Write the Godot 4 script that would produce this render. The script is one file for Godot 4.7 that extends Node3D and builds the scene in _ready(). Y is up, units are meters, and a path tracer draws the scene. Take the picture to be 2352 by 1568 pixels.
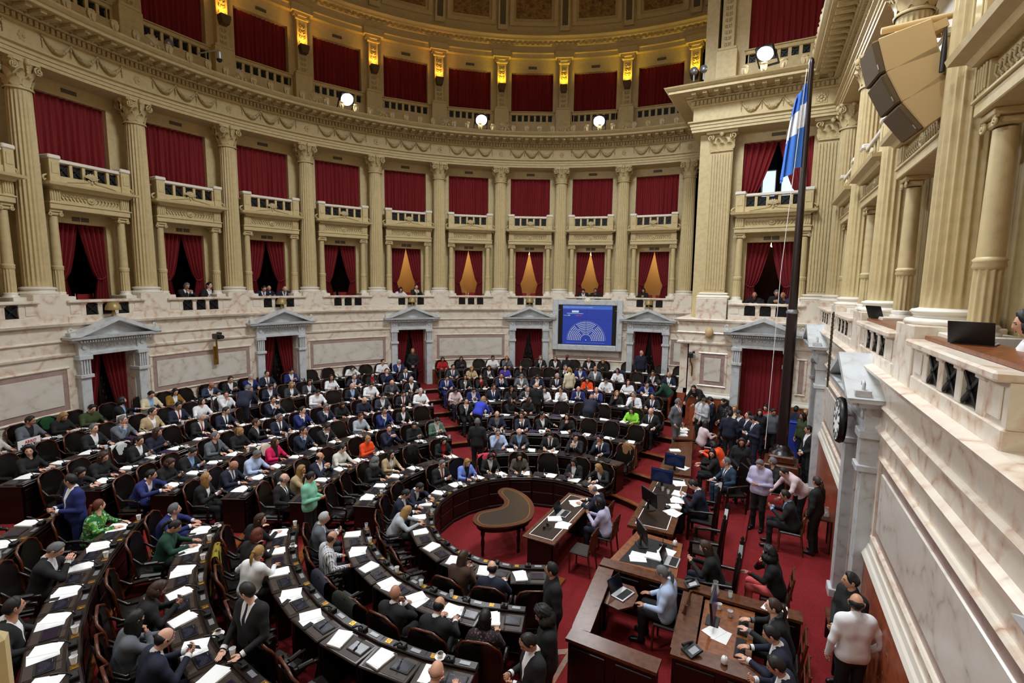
extends Node3D

func _ready() -> void:
	# camera
	var cam := Camera3D.new()
	cam.name = "camera"
	add_child(cam, true)
	cam.fov = rad_to_deg(2.0 * atan(784.0 / 1140.9304))
	cam.near = 0.05
	cam.far = 200.0
	cam.current = true
	cam.transform = Transform3D(CAM_BASIS, Vector3(-9.4487, 5.9, 4.1301))
	# surroundings and exposure: a closed hall, lit by its own lamps
	var e := Environment.new()
	e.background_mode = Environment.BG_COLOR
	e.background_color = Color.BLACK
	e.tonemap_mode = Environment.TONE_MAPPER_LINEAR
	e.tonemap_exposure = EXPOSURE
	e.sdfgi_enabled = true
	e.ssao_enabled = true
	e.ssil_enabled = true
	var we := WorldEnvironment.new()
	we.name = "world"
	we.environment = e
	add_child(we, true)
	make_materials()
	mk("screen_text", Color(0.9, 0.93, 1.0), 0.5)
	tri_painting()
	lights()
	# the hall
	floor_tiers()
	lower_walls()
	doors()
	entablature()
	columns()
	bays()
	dome()
	# furniture and people
	seating()
	dais()
	people()
	fittings()

const EXPOSURE := 1.0
const CAM_BASIS := Basis(Vector3(0.488169, 0.011908, 0.872668), Vector3(0.095685, 0.993149, -0.067078), Vector3(-0.867488, 0.116247, 0.483685))

func tri_painting() -> void:
	var m := mk("ceiling_painting", Color(0.9, 0.85, 0.68), 0.7)
	tri(m, noise_tex(FastNoiseLite.TYPE_SIMPLEX_SMOOTH, 0.02, 5, [[0.0, Color(0.25, 0.17, 0.12)], [0.4, Color(0.5, 0.38, 0.26)], [0.55, Color(0.72, 0.62, 0.42)], [0.75, Color(0.5, 0.34, 0.22)], [1.0, Color(0.85, 0.76, 0.52)]], 71, FastNoiseLite.FRACTAL_FBM, 40.0), 0.35)
# ---------------------------------------------------------------- mesh helpers
class Mb:
	var v := PackedVector3Array()
	var n := PackedVector3Array()
	var ix := PackedInt32Array()
	func tri(a: Vector3, b: Vector3, c: Vector3, nn: Vector3) -> void:
		var k := v.size()
		v.append(a); v.append(b); v.append(c)
		n.append(nn); n.append(nn); n.append(nn)
		if (b - a).cross(c - a).dot(nn) > 0.0:
			ix.append(k); ix.append(k + 2); ix.append(k + 1)
		else:
			ix.append(k); ix.append(k + 1); ix.append(k + 2)
	func quad(a: Vector3, b: Vector3, c: Vector3, d: Vector3) -> void:   # counter-clockwise seen from the front
		var nn := (c - a).cross(d - b).normalized()
		quadn(a, b, c, d, nn, nn, nn, nn)
	func quadn(a: Vector3, b: Vector3, c: Vector3, d: Vector3, na: Vector3, nb: Vector3, nc: Vector3, nd: Vector3) -> void:
		var k := v.size()
		v.append(a); v.append(b); v.append(c); v.append(d)
		n.append(na); n.append(nb); n.append(nc); n.append(nd)
		if (c - a).cross(d - b).dot(na + nb + nc + nd) > 0.0:
			ix.append_array(PackedInt32Array([k, k + 2, k + 1, k, k + 3, k + 2]))
		else:
			ix.append_array(PackedInt32Array([k, k + 1, k + 2, k, k + 2, k + 3]))
	func box(c: Vector3, s: Vector3, b := Basis()) -> Mb:
		var x := b.x * s.x * 0.5
		var y := b.y * s.y * 0.5
		var z := b.z * s.z * 0.5
		quad(c - x - y + z, c + x - y + z, c + x + y + z, c - x + y + z)
		quad(c + x - y - z, c - x - y - z, c - x + y - z, c + x + y - z)
		quad(c + x - y + z, c + x - y - z, c + x + y - z, c + x + y + z)
		quad(c - x - y - z, c - x - y + z, c - x + y + z, c - x + y - z)
		quad(c - x + y + z, c + x + y + z, c + x + y - z, c - x + y - z)
		quad(c - x - y - z, c + x - y - z, c + x - y + z, c - x - y + z)
		return self
	func bb(x0: float, x1: float, y0: float, y1: float, z0: float, z1: float, c := 0.0) -> Mb:
		var ce := Vector3(x0 + x1, y0 + y1, z0 + z1) * 0.5
		var s := Vector3(x1 - x0, y1 - y0, z1 - z0)
		return cbox(ce, s, c) if c > 0.0 else box(ce, s)
	func cbox(ce: Vector3, s: Vector3, c: float, b := Basis()) -> Mb:   # box with chamfered edges
		var h := s * 0.5
		c = minf(c, minf(h.x, minf(h.y, h.z)) * 0.9)
		var P := func(sx: float, sy: float, sz: float, ax: int) -> Vector3:
			var q := Vector3(sx * h.x, sy * h.y, sz * h.z)
			if ax != 0: q.x -= sx * c
			if ax != 1: q.y -= sy * c
			if ax != 2: q.z -= sz * c
			return ce + b * q
		for ax in 3:
			var e1 := (ax + 1) % 3
			var e2 := (ax + 2) % 3
			for sg in [-1.0, 1.0]:
				var q := []
				for w in [[-1, -1], [1, -1], [1, 1], [-1, 1]]:
					var g := Vector3.ZERO
					g[ax] = sg; g[e1] = w[0]; g[e2] = w[1]
					q.append(P.call(g.x, g.y, g.z, ax))
				var nn := Vector3.ZERO
				nn[ax] = sg
				nn = b * nn
				quadn(q[0], q[1], q[2], q[3], nn, nn, nn, nn)
			for s1 in [-1.0, 1.0]:
				for s2 in [-1.0, 1.0]:
					var g0 := Vector3.ZERO
					g0[e1] = s1; g0[e2] = s2
					var ga := g0
					ga[ax] = -1
					var gb := g0
					gb[ax] = 1
					var nn := (b * g0).normalized()
					quadn(P.call(ga.x, ga.y, ga.z, e1), P.call(gb.x, gb.y, gb.z, e1), P.call(gb.x, gb.y, gb.z, e2), P.call(ga.x, ga.y, ga.z, e2), nn, nn, nn, nn)
		for sx in [-1.0, 1.0]:
			for sy in [-1.0, 1.0]:
				for sz in [-1.0, 1.0]:
					tri(P.call(sx, sy, sz, 0), P.call(sx, sy, sz, 1), P.call(sx, sy, sz, 2), (b * Vector3(sx, sy, sz)).normalized())
		return self
	func grid(p: PackedVector3Array, rows: int, cols: int, wrap := false, flip := false) -> Mb:   # smooth sheet, p[r * cols + c]
		var nr := PackedVector3Array()
		nr.resize(p.size())
		var cc := cols if wrap else cols - 1
		for r in rows - 1:
			for c in cc:
				var c1 := (c + 1) % cols
				var a := r * cols + c
				var b := r * cols + c1
				var d := (r + 1) * cols + c
				var e := (r + 1) * cols + c1
				var f := (p[e] - p[a]).cross(p[d] - p[b])
				nr[a] += f; nr[b] += f; nr[d] += f; nr[e] += f
		var k := v.size()
		var sg := -1.0 if flip else 1.0
		for i in p.size():
			v.append(p[i])
			n.append(nr[i].normalized() * sg if nr[i].length_squared() > 1e-20 else Vector3.UP)
		for r in rows - 1:
			for c in cc:
				var c1 := (c + 1) % cols
				var a := k + r * cols + c
				var b := k + r * cols + c1
				var d := k + (r + 1) * cols + c
				var e := k + (r + 1) * cols + c1
				if flip:
					ix.append_array(PackedInt32Array([a, b, e, a, e, d]))
				else:
					ix.append_array(PackedInt32Array([a, e, b, a, d, e]))
		return self
	func lathe(prof: Array, segs: int, at := Vector3.ZERO, sharp := false, b := Basis()) -> Mb:   # prof bottom to top of Vector2(r, y)
		var L := prof.size()
		if sharp:
			for i in L - 1:
				lathe([prof[i], prof[i + 1]], segs, at, false, b)
			return self
		var p := PackedVector3Array()
		for q in prof:
			for s in segs:
				var a := TAU * s / segs
				p.append(at + b * Vector3(cos(a) * q.x, q.y, -sin(a) * q.x))
		return grid(p, L, segs, true)
	func ball(c: Vector3, r: Vector3, lat := 6, lon := 8, b := Basis()) -> Mb:
		var p := PackedVector3Array()
		for i in lat + 1:
			var t := PI * i / lat - PI / 2
			for s in lon:
				var a := TAU * s / lon
				p.append(c + b * Vector3(cos(a) * cos(t) * r.x, sin(t) * r.y, -sin(a) * cos(t) * r.z))
		return grid(p, lat + 1, lon, true)
	func tube(pts: Array, rad, segs := 6, caps := true) -> Mb:
		var L := pts.size()
		var p := PackedVector3Array()
		var up := Vector3.UP
		for i in L:
			var t: Vector3 = (pts[mini(i + 1, L - 1)] - pts[maxi(i - 1, 0)]).normalized()
			if absf(t.dot(up)) > 0.93: up = Vector3.RIGHT if absf(t.x) < 0.9 else Vector3.FORWARD
			var s := t.cross(up).normalized()
			up = s.cross(t).normalized()
			var r: float = rad[i] if rad is Array else rad
			for k in segs:
				var a := TAU * k / segs
				p.append(pts[i] + (s * cos(a) + up * sin(a)) * r)
		grid(p, L, segs, true, true)
		if caps:
			for e in [0, L - 1]:
				var r: float = rad[e] if rad is Array else rad
				if r > 0.003:
					var nn: Vector3 = (pts[0] - pts[1]).normalized() if e == 0 else (pts[L - 1] - pts[L - 2]).normalized()
					for k in range(1, segs - 1):
						tri(p[e * segs], p[e * segs + k], p[e * segs + k + 1], nn)
		return self
	func prism(poly: PackedVector2Array, z0: float, z1: float, tf := Transform3D()) -> Mb:   # polygon in xy pushed along z
		var t := Geometry2D.triangulate_polygon(poly)
		var f := (tf.basis * Vector3(0, 0, 1)).normalized()
		for i in range(0, t.size(), 3):
			var q := [poly[t[i]], poly[t[i + 1]], poly[t[i + 2]]]
			tri(tf * Vector3(q[0].x, q[0].y, z1), tf * Vector3(q[1].x, q[1].y, z1), tf * Vector3(q[2].x, q[2].y, z1), f)
			tri(tf * Vector3(q[0].x, q[0].y, z0), tf * Vector3(q[1].x, q[1].y, z0), tf * Vector3(q[2].x, q[2].y, z0), -f)
		var cw := Geometry2D.is_polygon_clockwise(poly)
		for i in poly.size():
			var a := poly[i]
			var b := poly[(i + 1) % poly.size()]
			var o := Vector2(b.y - a.y, a.x - b.x).normalized() * (-1.0 if cw else 1.0)
			var nn := (tf.basis * Vector3(o.x, o.y, 0)).normalized()
			quadn(tf * Vector3(a.x, a.y, z0), tf * Vector3(b.x, b.y, z0), tf * Vector3(b.x, b.y, z1), tf * Vector3(a.x, a.y, z1), nn, nn, nn, nn)
		return self
	func sweep(prof: Array, path: PackedVector2Array, ends := true) -> Mb:   # prof of (inward offset, height), bottom to top; path of (x, z)
		var L := path.size()
		var nn := PackedVector2Array()
		for i in L:
			var t1 := (path[i] - path[maxi(i - 1, 0)]).normalized() if i > 0 else (path[1] - path[0]).normalized()
			var t2 := (path[mini(i + 1, L - 1)] - path[i]).normalized() if i < L - 1 else t1
			var a := Vector2(-t1.y, t1.x)
			var b := Vector2(-t2.y, t2.x)
			nn.append((a + b) / (1.0 + a.dot(b)))
		for j in prof.size() - 1:
			var p0: Vector2 = prof[j]
			var p1: Vector2 = prof[j + 1]
			var e := (p1 - p0).normalized()
			for i in L - 1:
				var q0 := path[i] + nn[i] * p0.x
				var q1 := path[i + 1] + nn[i + 1] * p0.x
				var q2 := path[i + 1] + nn[i + 1] * p1.x
				var q3 := path[i] + nn[i] * p1.x
				var n0 := nn[i].normalized()
				var n1 := nn[i + 1].normalized()
				if nn[i].length() > 1.02 or nn[i + 1].length() > 1.02:
					var t := (path[i + 1] - path[i]).normalized()
					n0 = Vector2(-t.y, t.x)
					n1 = n0
				var m0 := Vector3(n0.x * e.y, -e.x, n0.y * e.y)
				var m1 := Vector3(n1.x * e.y, -e.x, n1.y * e.y)
				quadn(Vector3(q0.x, p0.y, q0.y), Vector3(q1.x, p0.y, q1.y), Vector3(q2.x, p1.y, q2.y), Vector3(q3.x, p1.y, q3.y), m0, m1, m1, m0)
		if ends:
			for w in [0, L - 1]:
				var poly := PackedVector2Array()
				for q in prof: poly.append(q)
				var t := Geometry2D.triangulate_polygon(poly)
				var d := (path[0] - path[1]).normalized() if w == 0 else (path[L - 1] - path[L - 2]).normalized()
				for i in range(0, t.size(), 3):
					var c := []
					for k in 3:
						var q: Vector2 = poly[t[i + k]]
						var xz := path[w] + nn[w] * q.x
						c.append(Vector3(xz.x, q.y, xz.y))
					tri(c[0], c[1], c[2], Vector3(d.x, 0, d.y))
		return self
	func add(o: Mb, tf := Transform3D()) -> Mb:
		var k := v.size()
		for i in o.v.size():
			v.append(tf * o.v[i])
			n.append((tf.basis * o.n[i]).normalized())
		var f := tf.basis.determinant() < 0.0
		for i in range(0, o.ix.size(), 3):
			ix.append(k + o.ix[i])
			ix.append(k + o.ix[i + (2 if f else 1)])
			ix.append(k + o.ix[i + (1 if f else 2)])
		return self
	func mesh() -> ArrayMesh:
		var m := ArrayMesh.new()
		into(m)
		return m
	func into(m: ArrayMesh) -> void:
		if v.is_empty(): return
		var a := []
		a.resize(Mesh.ARRAY_MAX)
		a[Mesh.ARRAY_VERTEX] = v
		a[Mesh.ARRAY_NORMAL] = n
		a[Mesh.ARRAY_INDEX] = ix
		m.add_surface_from_arrays(Mesh.PRIMITIVE_TRIANGLES, a)

var used := {}
func numbered(s: String) -> String:
	var k: int = used.get(s, 0)
	used[s] = k + 1
	return s if k == 0 else "%s_%03d" % [s, k]

func thing(called: String, label: String, category: String, at := Vector3.ZERO, turn := 0.0, group := "") -> Node3D:
	var o := Node3D.new()
	o.name = numbered(called)
	add_child(o, true)
	o.position = at
	o.rotation.y = turn
	tag(o, label, category, group)
	return o

func tag(o: Node, label: String, category: String, group := "") -> void:
	o.set_meta("label", label)
	o.set_meta("category", category)
	if group != "": o.set_meta("group", group)

func part(parent: Node, called: String, m, mat: Material) -> MeshInstance3D:
	var o := MeshInstance3D.new()
	o.name = called
	o.mesh = m.mesh() if m is Mb else m
	o.material_override = null
	for i in o.mesh.get_surface_count(): o.set_surface_override_material(i, mat)
	parent.add_child(o, true)
	return o

func solo(called: String, m, mat: Material, label: String, category: String, group := "") -> MeshInstance3D:
	var o := part(self, numbered(called), m, mat)
	tag(o, label, category, group)
	return o

func struct(called: String, label := "") -> Node3D:
	var o := Node3D.new()
	o.name = numbered(called)
	add_child(o, true)
	o.set_meta("kind", "structure")
	if label != "": o.set_meta("label", label)
	return o

func dup(o: Node3D, at: Vector3, turn := 0.0, label := "", called := "") -> Node3D:
	var c: Node3D = o.duplicate()
	var base := String(o.name)
	if called != "": base = called
	else:
		var cut := base.rfind("_")
		if cut > 0 and base.substr(cut + 1).is_valid_int(): base = base.substr(0, cut)
	c.name = numbered(base)
	add_child(c, true)
	c.position = at
	c.rotation.y = turn
	if label != "": c.set_meta("label", label)
	return c
# ---------------------------------------------------------------- materials
var M := {}
func mk(key: String, c: Color, rough := 0.6, metal := 0.0) -> StandardMaterial3D:
	var m := StandardMaterial3D.new()
	m.resource_name = key
	m.albedo_color = c
	m.roughness = rough
	m.metallic = metal
	M[key] = m
	return m

func noise_tex(type: int, freq: float, oct: int, ramp: Array, sd: int, frac := FastNoiseLite.FRACTAL_FBM, warp := 0.0, size := 512) -> NoiseTexture2D:
	var f := FastNoiseLite.new()
	f.noise_type = type
	f.seed = sd
	f.frequency = freq
	f.fractal_type = frac
	f.fractal_octaves = oct
	if warp > 0.0:
		f.domain_warp_enabled = true
		f.domain_warp_amplitude = warp
		f.domain_warp_frequency = freq * 0.7
	var t := NoiseTexture2D.new()
	t.width = size
	t.height = size
	t.seamless = true
	t.noise = f
	var g := Gradient.new()
	g.offsets = PackedFloat32Array(ramp.map(func(q): return q[0]))
	g.colors = PackedColorArray(ramp.map(func(q): return q[1]))
	t.color_ramp = g
	return t

func tri(m: StandardMaterial3D, t: Texture2D, s: float, world := true) -> StandardMaterial3D:
	m.albedo_texture = t
	m.uv1_triplanar = true
	m.uv1_world_triplanar = world
	m.uv1_scale = Vector3(s, s, s)
	return m

func make_materials() -> void:
	var SX := FastNoiseLite.TYPE_SIMPLEX_SMOOTH
	var W := Color.WHITE
	tri(mk("cream", Color(0.80, 0.72, 0.54), 0.5), noise_tex(SX, 0.02, 4, [[0.0, Color(0.9, 0.9, 0.88)], [0.5, Color(0.97, 0.97, 0.96)], [1.0, W]], 3), 0.5)
	tri(mk("cream_relief", Color(0.76, 0.68, 0.505), 0.42), noise_tex(SX, 0.05, 4, [[0.0, Color(0.82, 0.82, 0.8)], [0.6, Color(0.97, 0.97, 0.96)], [1.0, W]], 4), 1.0)
	var mv := noise_tex(SX, 0.006, 6, [[0.0, Color(0.98, 0.97, 0.95)], [0.42, Color(0.95, 0.93, 0.905)], [0.56, Color(0.97, 0.955, 0.93)], [0.68, Color(0.93, 0.885, 0.845)], [0.8, Color(0.90, 0.825, 0.78)], [0.9, Color(0.80, 0.69, 0.63)], [1.0, Color(0.62, 0.5, 0.45)]], 11, FastNoiseLite.FRACTAL_RIDGED, 30.0, 1024)
	tri(mk("marble", Color(0.93, 0.905, 0.865), 0.28), mv, 0.22)
	var mg := noise_tex(SX, 0.006, 6, [[0.0, Color(0.96, 0.96, 0.97)], [0.5, Color(0.93, 0.93, 0.94)], [0.74, Color(0.89, 0.885, 0.88)], [0.9, Color(0.80, 0.79, 0.785)], [1.0, Color(0.66, 0.64, 0.64)]], 23, FastNoiseLite.FRACTAL_RIDGED, 34.0, 1024)
	tri(mk("marble_panel", Color(0.90, 0.87, 0.82), 0.25), mg, 0.2)
	tri(mk("marble_grey", Color(0.84, 0.855, 0.86), 0.35), mg, 0.3)
	tri(mk("marble_mauve", Color(0.70, 0.60, 0.56), 0.3), mg, 0.35)
	var mr := noise_tex(SX, 0.008, 6, [[0.0, Color(0.66, 0.36, 0.23)], [0.5, Color(0.74, 0.42, 0.27)], [0.78, Color(0.6, 0.29, 0.18)], [0.9, Color(0.8, 0.6, 0.5)], [1.0, Color(0.92, 0.87, 0.8)]], 31, FastNoiseLite.FRACTAL_RIDGED, 30.0)
	tri(mk("marble_red", Color(0.85, 0.8, 0.78), 0.3), mr, 0.35)
	mk("white_marble", Color(0.885, 0.86, 0.81), 0.3)
	var wd := noise_tex(SX, 0.012, 5, [[0.0, Color(0.55, 0.5, 0.5)], [0.45, Color(0.8, 0.75, 0.72)], [1.0, W]], 41, FastNoiseLite.FRACTAL_RIDGED, 10.0)
	tri(mk("wood_dark", Color(0.105, 0.058, 0.046), 0.3), wd, 1.2)
	tri(mk("wood_rim", Color(0.36, 0.17, 0.08), 0.25), wd, 1.6)
	var wb := noise_tex(SX, 0.015, 5, [[0.0, Color(0.62, 0.6, 0.58)], [0.4, Color(0.85, 0.82, 0.8)], [1.0, W]], 43, FastNoiseLite.FRACTAL_FBM, 18.0)
	tri(mk("wood_mid", Color(0.39, 0.225, 0.135), 0.27), wb, 0.9)
	tri(mk("wood_warm", Color(0.56, 0.32, 0.15), 0.35), wb, 1.1)
	mk("wood_top", Color(0.17, 0.11, 0.085), 0.28)
	tri(M.wood_top, wb, 1.3)
	mk("leather_inset", Color(0.2, 0.15, 0.12), 0.42)
	tri(mk("leather", Color(0.092, 0.064, 0.056), 0.3), noise_tex(FastNoiseLite.TYPE_CELLULAR, 0.05, 2, [[0.0, Color(0.8, 0.8, 0.8)], [1.0, W]], 7), 3.0)
	tri(mk("carpet", Color(0.52, 0.03, 0.06), 0.95), noise_tex(SX, 0.05, 5, [[0.0, Color(0.72, 0.68, 0.68)], [0.45, Color(0.9, 0.88, 0.88)], [1.0, W]], 13), 0.7)
	var cv := noise_tex(SX, 0.03, 4, [[0.0, Color(0.82, 0.8, 0.8)], [1.0, W]], 17)
	tri(mk("velvet", Color(0.52, 0.02, 0.08), 0.8), cv, 1.0)
	M.velvet.rim_enabled = true
	M.velvet.rim = 0.25
	mk("iron", Color(0.06, 0.065, 0.075), 0.45, 0.3)
	mk("vent", Color(0.34, 0.31, 0.25), 0.6)
	mk("brass", Color(0.72, 0.56, 0.27), 0.3, 1.0)
	mk("gold_paint", Color(0.60, 0.52, 0.33), 0.4, 0.3)
	mk("beige_case", Color(0.76, 0.65, 0.46), 0.6)
	mk("beige_grille", Color(0.36, 0.29, 0.19), 0.75)
	mk("black", Color(0.03, 0.03, 0.033), 0.4)
	mk("black_matte", Color(0.045, 0.045, 0.05), 0.7)
	mk("grey_metal", Color(0.55, 0.56, 0.58), 0.35, 0.6)
	mk("silver", Color(0.75, 0.76, 0.78), 0.35, 0.5)
	mk("paper", Color(0.93, 0.93, 0.93), 0.85)
	mk("manila", Color(0.85, 0.68, 0.4), 0.8)
	mk("porcelain", Color(0.92, 0.91, 0.9), 0.15)
	mk("coffee", Color(0.12, 0.06, 0.03), 0.2)
	mk("purple", Color(0.16, 0.07, 0.24), 0.6)
	mk("burgundy", Color(0.36, 0.02, 0.13), 0.6)
	mk("red_plastic", Color(0.75, 0.05, 0.06), 0.4)
	mk("red_seat", Color(0.55, 0.03, 0.04), 0.7)
	mk("chrome", Color(0.85, 0.82, 0.76), 0.2, 1.0)
	mk("blue_plastic", Color(0.16, 0.24, 0.62), 0.4)
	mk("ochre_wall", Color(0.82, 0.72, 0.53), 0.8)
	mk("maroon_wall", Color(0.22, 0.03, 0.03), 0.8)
	var gl := mk("glass", Color(0.95, 0.97, 0.98, 0.16), 0.03)
	gl.transparency = BaseMaterial3D.TRANSPARENCY_ALPHA
	var sc := mk("screen_blue", Color(0.02, 0.02, 0.05), 0.2)
	sc.emission_enabled = true
	for q in [["lamp_white", Color(1, 0.99, 0.97), 40.0], ["lamp_warm", Color(1.0, 0.72, 0.28), 6.0], ["window_light", Color(0.75, 0.85, 1.0), 1.6], ["lamp_globe", Color(0.96, 0.985, 1.0), 8.0], ["lamp_bulb", Color(1.0, 0.85, 0.6), 6.0], ["red_light", Color(1, 0.12, 0.1), 1.0]]:
		var m := mk(q[0], q[1], 0.5)
		m.emission_enabled = true
		m.emission = q[1]
		m.emission_energy_multiplier = q[2]

var tints := {}
func cloth(c: Color, rough := 0.85) -> StandardMaterial3D:
	var k := "%s %.2f" % [c.to_html(), rough]
	if not tints.has(k):
		var m := StandardMaterial3D.new()
		m.resource_name = "cloth"
		m.albedo_color = c
		m.roughness = rough
		tints[k] = m
	return tints[k]
# ---------------------------------------------------------------- the hall
const RC := 13.5
func dirv(deg: float) -> Vector3:
	return Vector3(sin(deg_to_rad(deg)), 0, -cos(deg_to_rad(deg)))
func arc(a0: float, a1: float, step := 2.0, r := RC, cz := 0.0) -> PackedVector2Array:
	var k := maxi(1, int(ceil((a1 - a0) / step)))
	var p := PackedVector2Array()
	for i in k + 1:
		var d := dirv(lerpf(a0, a1, float(i) / k))
		p.append(Vector2(d.x * r, d.z * r + cz))
	return p
func zc(x: float) -> float:
	return 5.72 - 0.045 * x
func line(a: Vector2, b: Vector2) -> PackedVector2Array:
	return PackedVector2Array([a, b])
func rw(x0: float, x1: float) -> PackedVector2Array:   # stretch of the straight wall behind the dais, running towards -x
	return line(Vector2(x0, zc(x0)), Vector2(x1, zc(x1)))
const WX := 9.55
func full_path() -> PackedVector2Array:
	var p := PackedVector2Array([Vector2(-WX, zc(-WX)), Vector2(-WX, 1.05)])
	p.append_array(arc(-94.4, 94.4))
	p.append_array(PackedVector2Array([Vector2(WX, 1.05), Vector2(WX, zc(WX)), Vector2(-WX, zc(-WX))]))
	return p
func bay_tf(i: int) -> Transform3D:   # 0..9 hemicycle, 10 wing, 11.. straight wall
	var th := -24.0 + 12.0 * i
	var pos := dirv(th) * 13.45
	var sx := 1.0
	if i == 10:
		th = 90.0
		pos = Vector3(WX, 0, 3.42)
		sx = 1.12
	elif i > 10:
		th = 177.4
		var x: float = [6.9, 3.45, 0.0, -3.45][i - 11]
		pos = Vector3(x, 0, zc(x))
		sx = 1.215
	return Transform3D(Basis(Vector3.UP, deg_to_rad(-th)) * Basis.from_scale(Vector3(sx, 1, 1)), pos)
const ORD := ["first", "second", "third", "fourth", "fifth", "sixth", "seventh", "eighth", "ninth", "tenth", "eleventh", "twelfth", "thirteenth", "fourteenth", "fifteenth", "sixteenth", "seventeenth", "eighteenth", "nineteenth", "twentieth", "twenty-first", "twenty-second", "twenty-third", "twenty-fourth", "twenty-fifth"]
func bay_name(i: int) -> String:
	if i < 10: return "%s bay from the left" % ORD[i]
	if i == 10: return "bay behind the flagpole"
	return "%s right-hand bay" % ["farthest", "third", "second", "nearest"][i - 11]
func place(o: Node3D, tf: Transform3D) -> void:
	o.transform = tf

func grille_mesh(w: float, h: float) -> Mb:
	var m := Mb.new()
	m.box(Vector3(0, 0, -0.03), Vector3(w, h, 0.01))
	for s in [-1.0, 1.0]:
		m.box(Vector3(0, 0, 0), Vector3(sqrt(w * w + h * h) * 0.98, 0.034, 0.02), Basis(Vector3.BACK, atan2(h, w) * s))
	m.cbox(Vector3(0, 0, 0.012), Vector3(0.06, 0.06, 0.03), 0.02, Basis(Vector3.BACK, PI / 4))
	return m

func curtain_mesh(w: float, y0: float, y1: float, folds: int, depth: float, sd: int, split := 0.0) -> Mb:
	var rg := RandomNumberGenerator.new()
	rg.seed = sd
	var cols := folds * 6 + 1
	var rows := 7
	var amp := []
	var ph := []
	for i in folds + 1:
		amp.append(rg.randf_range(0.55, 1.15))
		ph.append(rg.randf_range(-0.5, 0.5))
	var p := PackedVector3Array()
	for r in rows:
		var t := float(r) / (rows - 1)
		for c in cols:
			var u := float(c) / (cols - 1)
			var f := u * folds
			var k := int(f)
			var x := (u - 0.5) * w
			var z: float = sin(f * TAU + ph[mini(k, folds)] * t) * depth * amp[mini(k, folds)] * (0.45 + 0.55 * t)
			if split > 0.0 and absf(u - 0.5) < 0.02: z -= depth
			p.append(Vector3(x + sin(f * 3.0 + 4.0 * t) * 0.012, lerpf(y1, y0, t) - (0.015 * sin(f * 2.2) if r == rows - 1 else 0.0), z))
	var m := Mb.new()
	m.grid(p, rows, cols, false, true)
	return m

func drape_mesh(w: float, y0: float, y1: float, side: float, open: float, tie := 0.36) -> Mb:   # half of a tied-back pair; side -1 hangs at the left
	var cols := 31
	var rows := 14
	var p := PackedVector3Array()
	for r in rows:
		var t := float(r) / (rows - 1)
		var h := 1.0 - t
		var wid := 0.0
		if h > tie:
			var q := (h - tie) / (1.0 - tie)
			wid = lerpf(0.2, 0.5, pow(q, lerpf(0.9, 0.7, 1.0 - open))) * w
		else:
			wid = lerpf(0.29, 0.2, pow(h / tie, 2.0)) * w
		if absf(h - tie) < 0.04: wid *= 0.85
		for c in cols:
			var u := float(c) / (cols - 1)
			var g := 0.05 * (wid / (0.5 * w)) + 0.025
			p.append(Vector3(side * (w * 0.5 - u * wid), lerpf(y1, y0, t) - 0.12 * u * (t * (1.0 - t)) * 2.0, sin(u * TAU * 5.0 + t * 1.5) * g + 0.02 * sin(u * 7.0)))
	var m := Mb.new()
	m.grid(p, rows, cols, false, side < 0.0)
	var yt := lerpf(y0, y1, tie)
	m.tube([Vector3(side * w * 0.5, yt + 0.1, 0.0), Vector3(side * (w * 0.5 - 0.12 * w), yt, 0.09), Vector3(side * (w * 0.5 - 0.2 * w), yt + 0.02, 0.0)], 0.022, 5)
	return m

func shell_mesh(s: float) -> Mb:   # scallop shell ornament about s wide
	var m := Mb.new()
	var p := PackedVector3Array()
	var lob := 7
	for r in 5:
		var t := float(r) / 4
		for c in lob * 3 + 1:
			var u := float(c) / (lob * 3)
			var a := lerpf(-1.15, 1.15, u)
			var rad := s * 0.62 * t * (1.0 + 0.06 * cos(u * lob * TAU))
			p.append(Vector3(sin(a) * rad, cos(a) * rad, s * (0.10 + 0.12 * sin(t * PI) + 0.05 * cos(u * lob * TAU) * t)))
	m.grid(p, 5, lob * 3 + 1, false, true)
	for sx in [-1.0, 1.0]:
		m.ball(Vector3(sx * s * 0.26, -s * 0.05, s * 0.1), Vector3(s * 0.13, s * 0.13, s * 0.1), 5, 8)
		m.tube([Vector3(sx * s * 0.2, -s * 0.1, s * 0.06), Vector3(sx * s * 0.48, -s * 0.16, s * 0.06), Vector3(sx * s * 0.6, s * 0.02, s * 0.04)], [s * 0.09, s * 0.06, s * 0.03], 5)
	m.ball(Vector3(0, -s * 0.16, s * 0.1), Vector3(s * 0.12, s * 0.16, s * 0.1), 5, 8)
	return m

func fluted(r0: float, r1: float, y0: float, y1: float, flutes: int, at := Vector3.ZERO) -> Mb:
	var m := Mb.new()
	var cols := flutes * 5
	var ys := [0.0, 0.02, 0.05, 0.35, 0.7, 0.95, 0.98, 1.0]
	var p := PackedVector3Array()
	for t in ys:
		var r := lerpf(r0, r1, pow(t, 1.3))
		var k := clampf(minf(t, 1.0 - t) / 0.05, 0.0, 1.0)
		for c in cols:
			var a := TAU * c / cols
			var dip: float = [0.0, 0.0, 0.085, 0.12, 0.085][c % 5] * k
			p.append(at + Vector3(cos(a) * r * (1.0 - dip), lerpf(y0, y1, t), -sin(a) * r * (1.0 - dip)))
	m.grid(p, ys.size(), cols, true)
	return m

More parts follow.
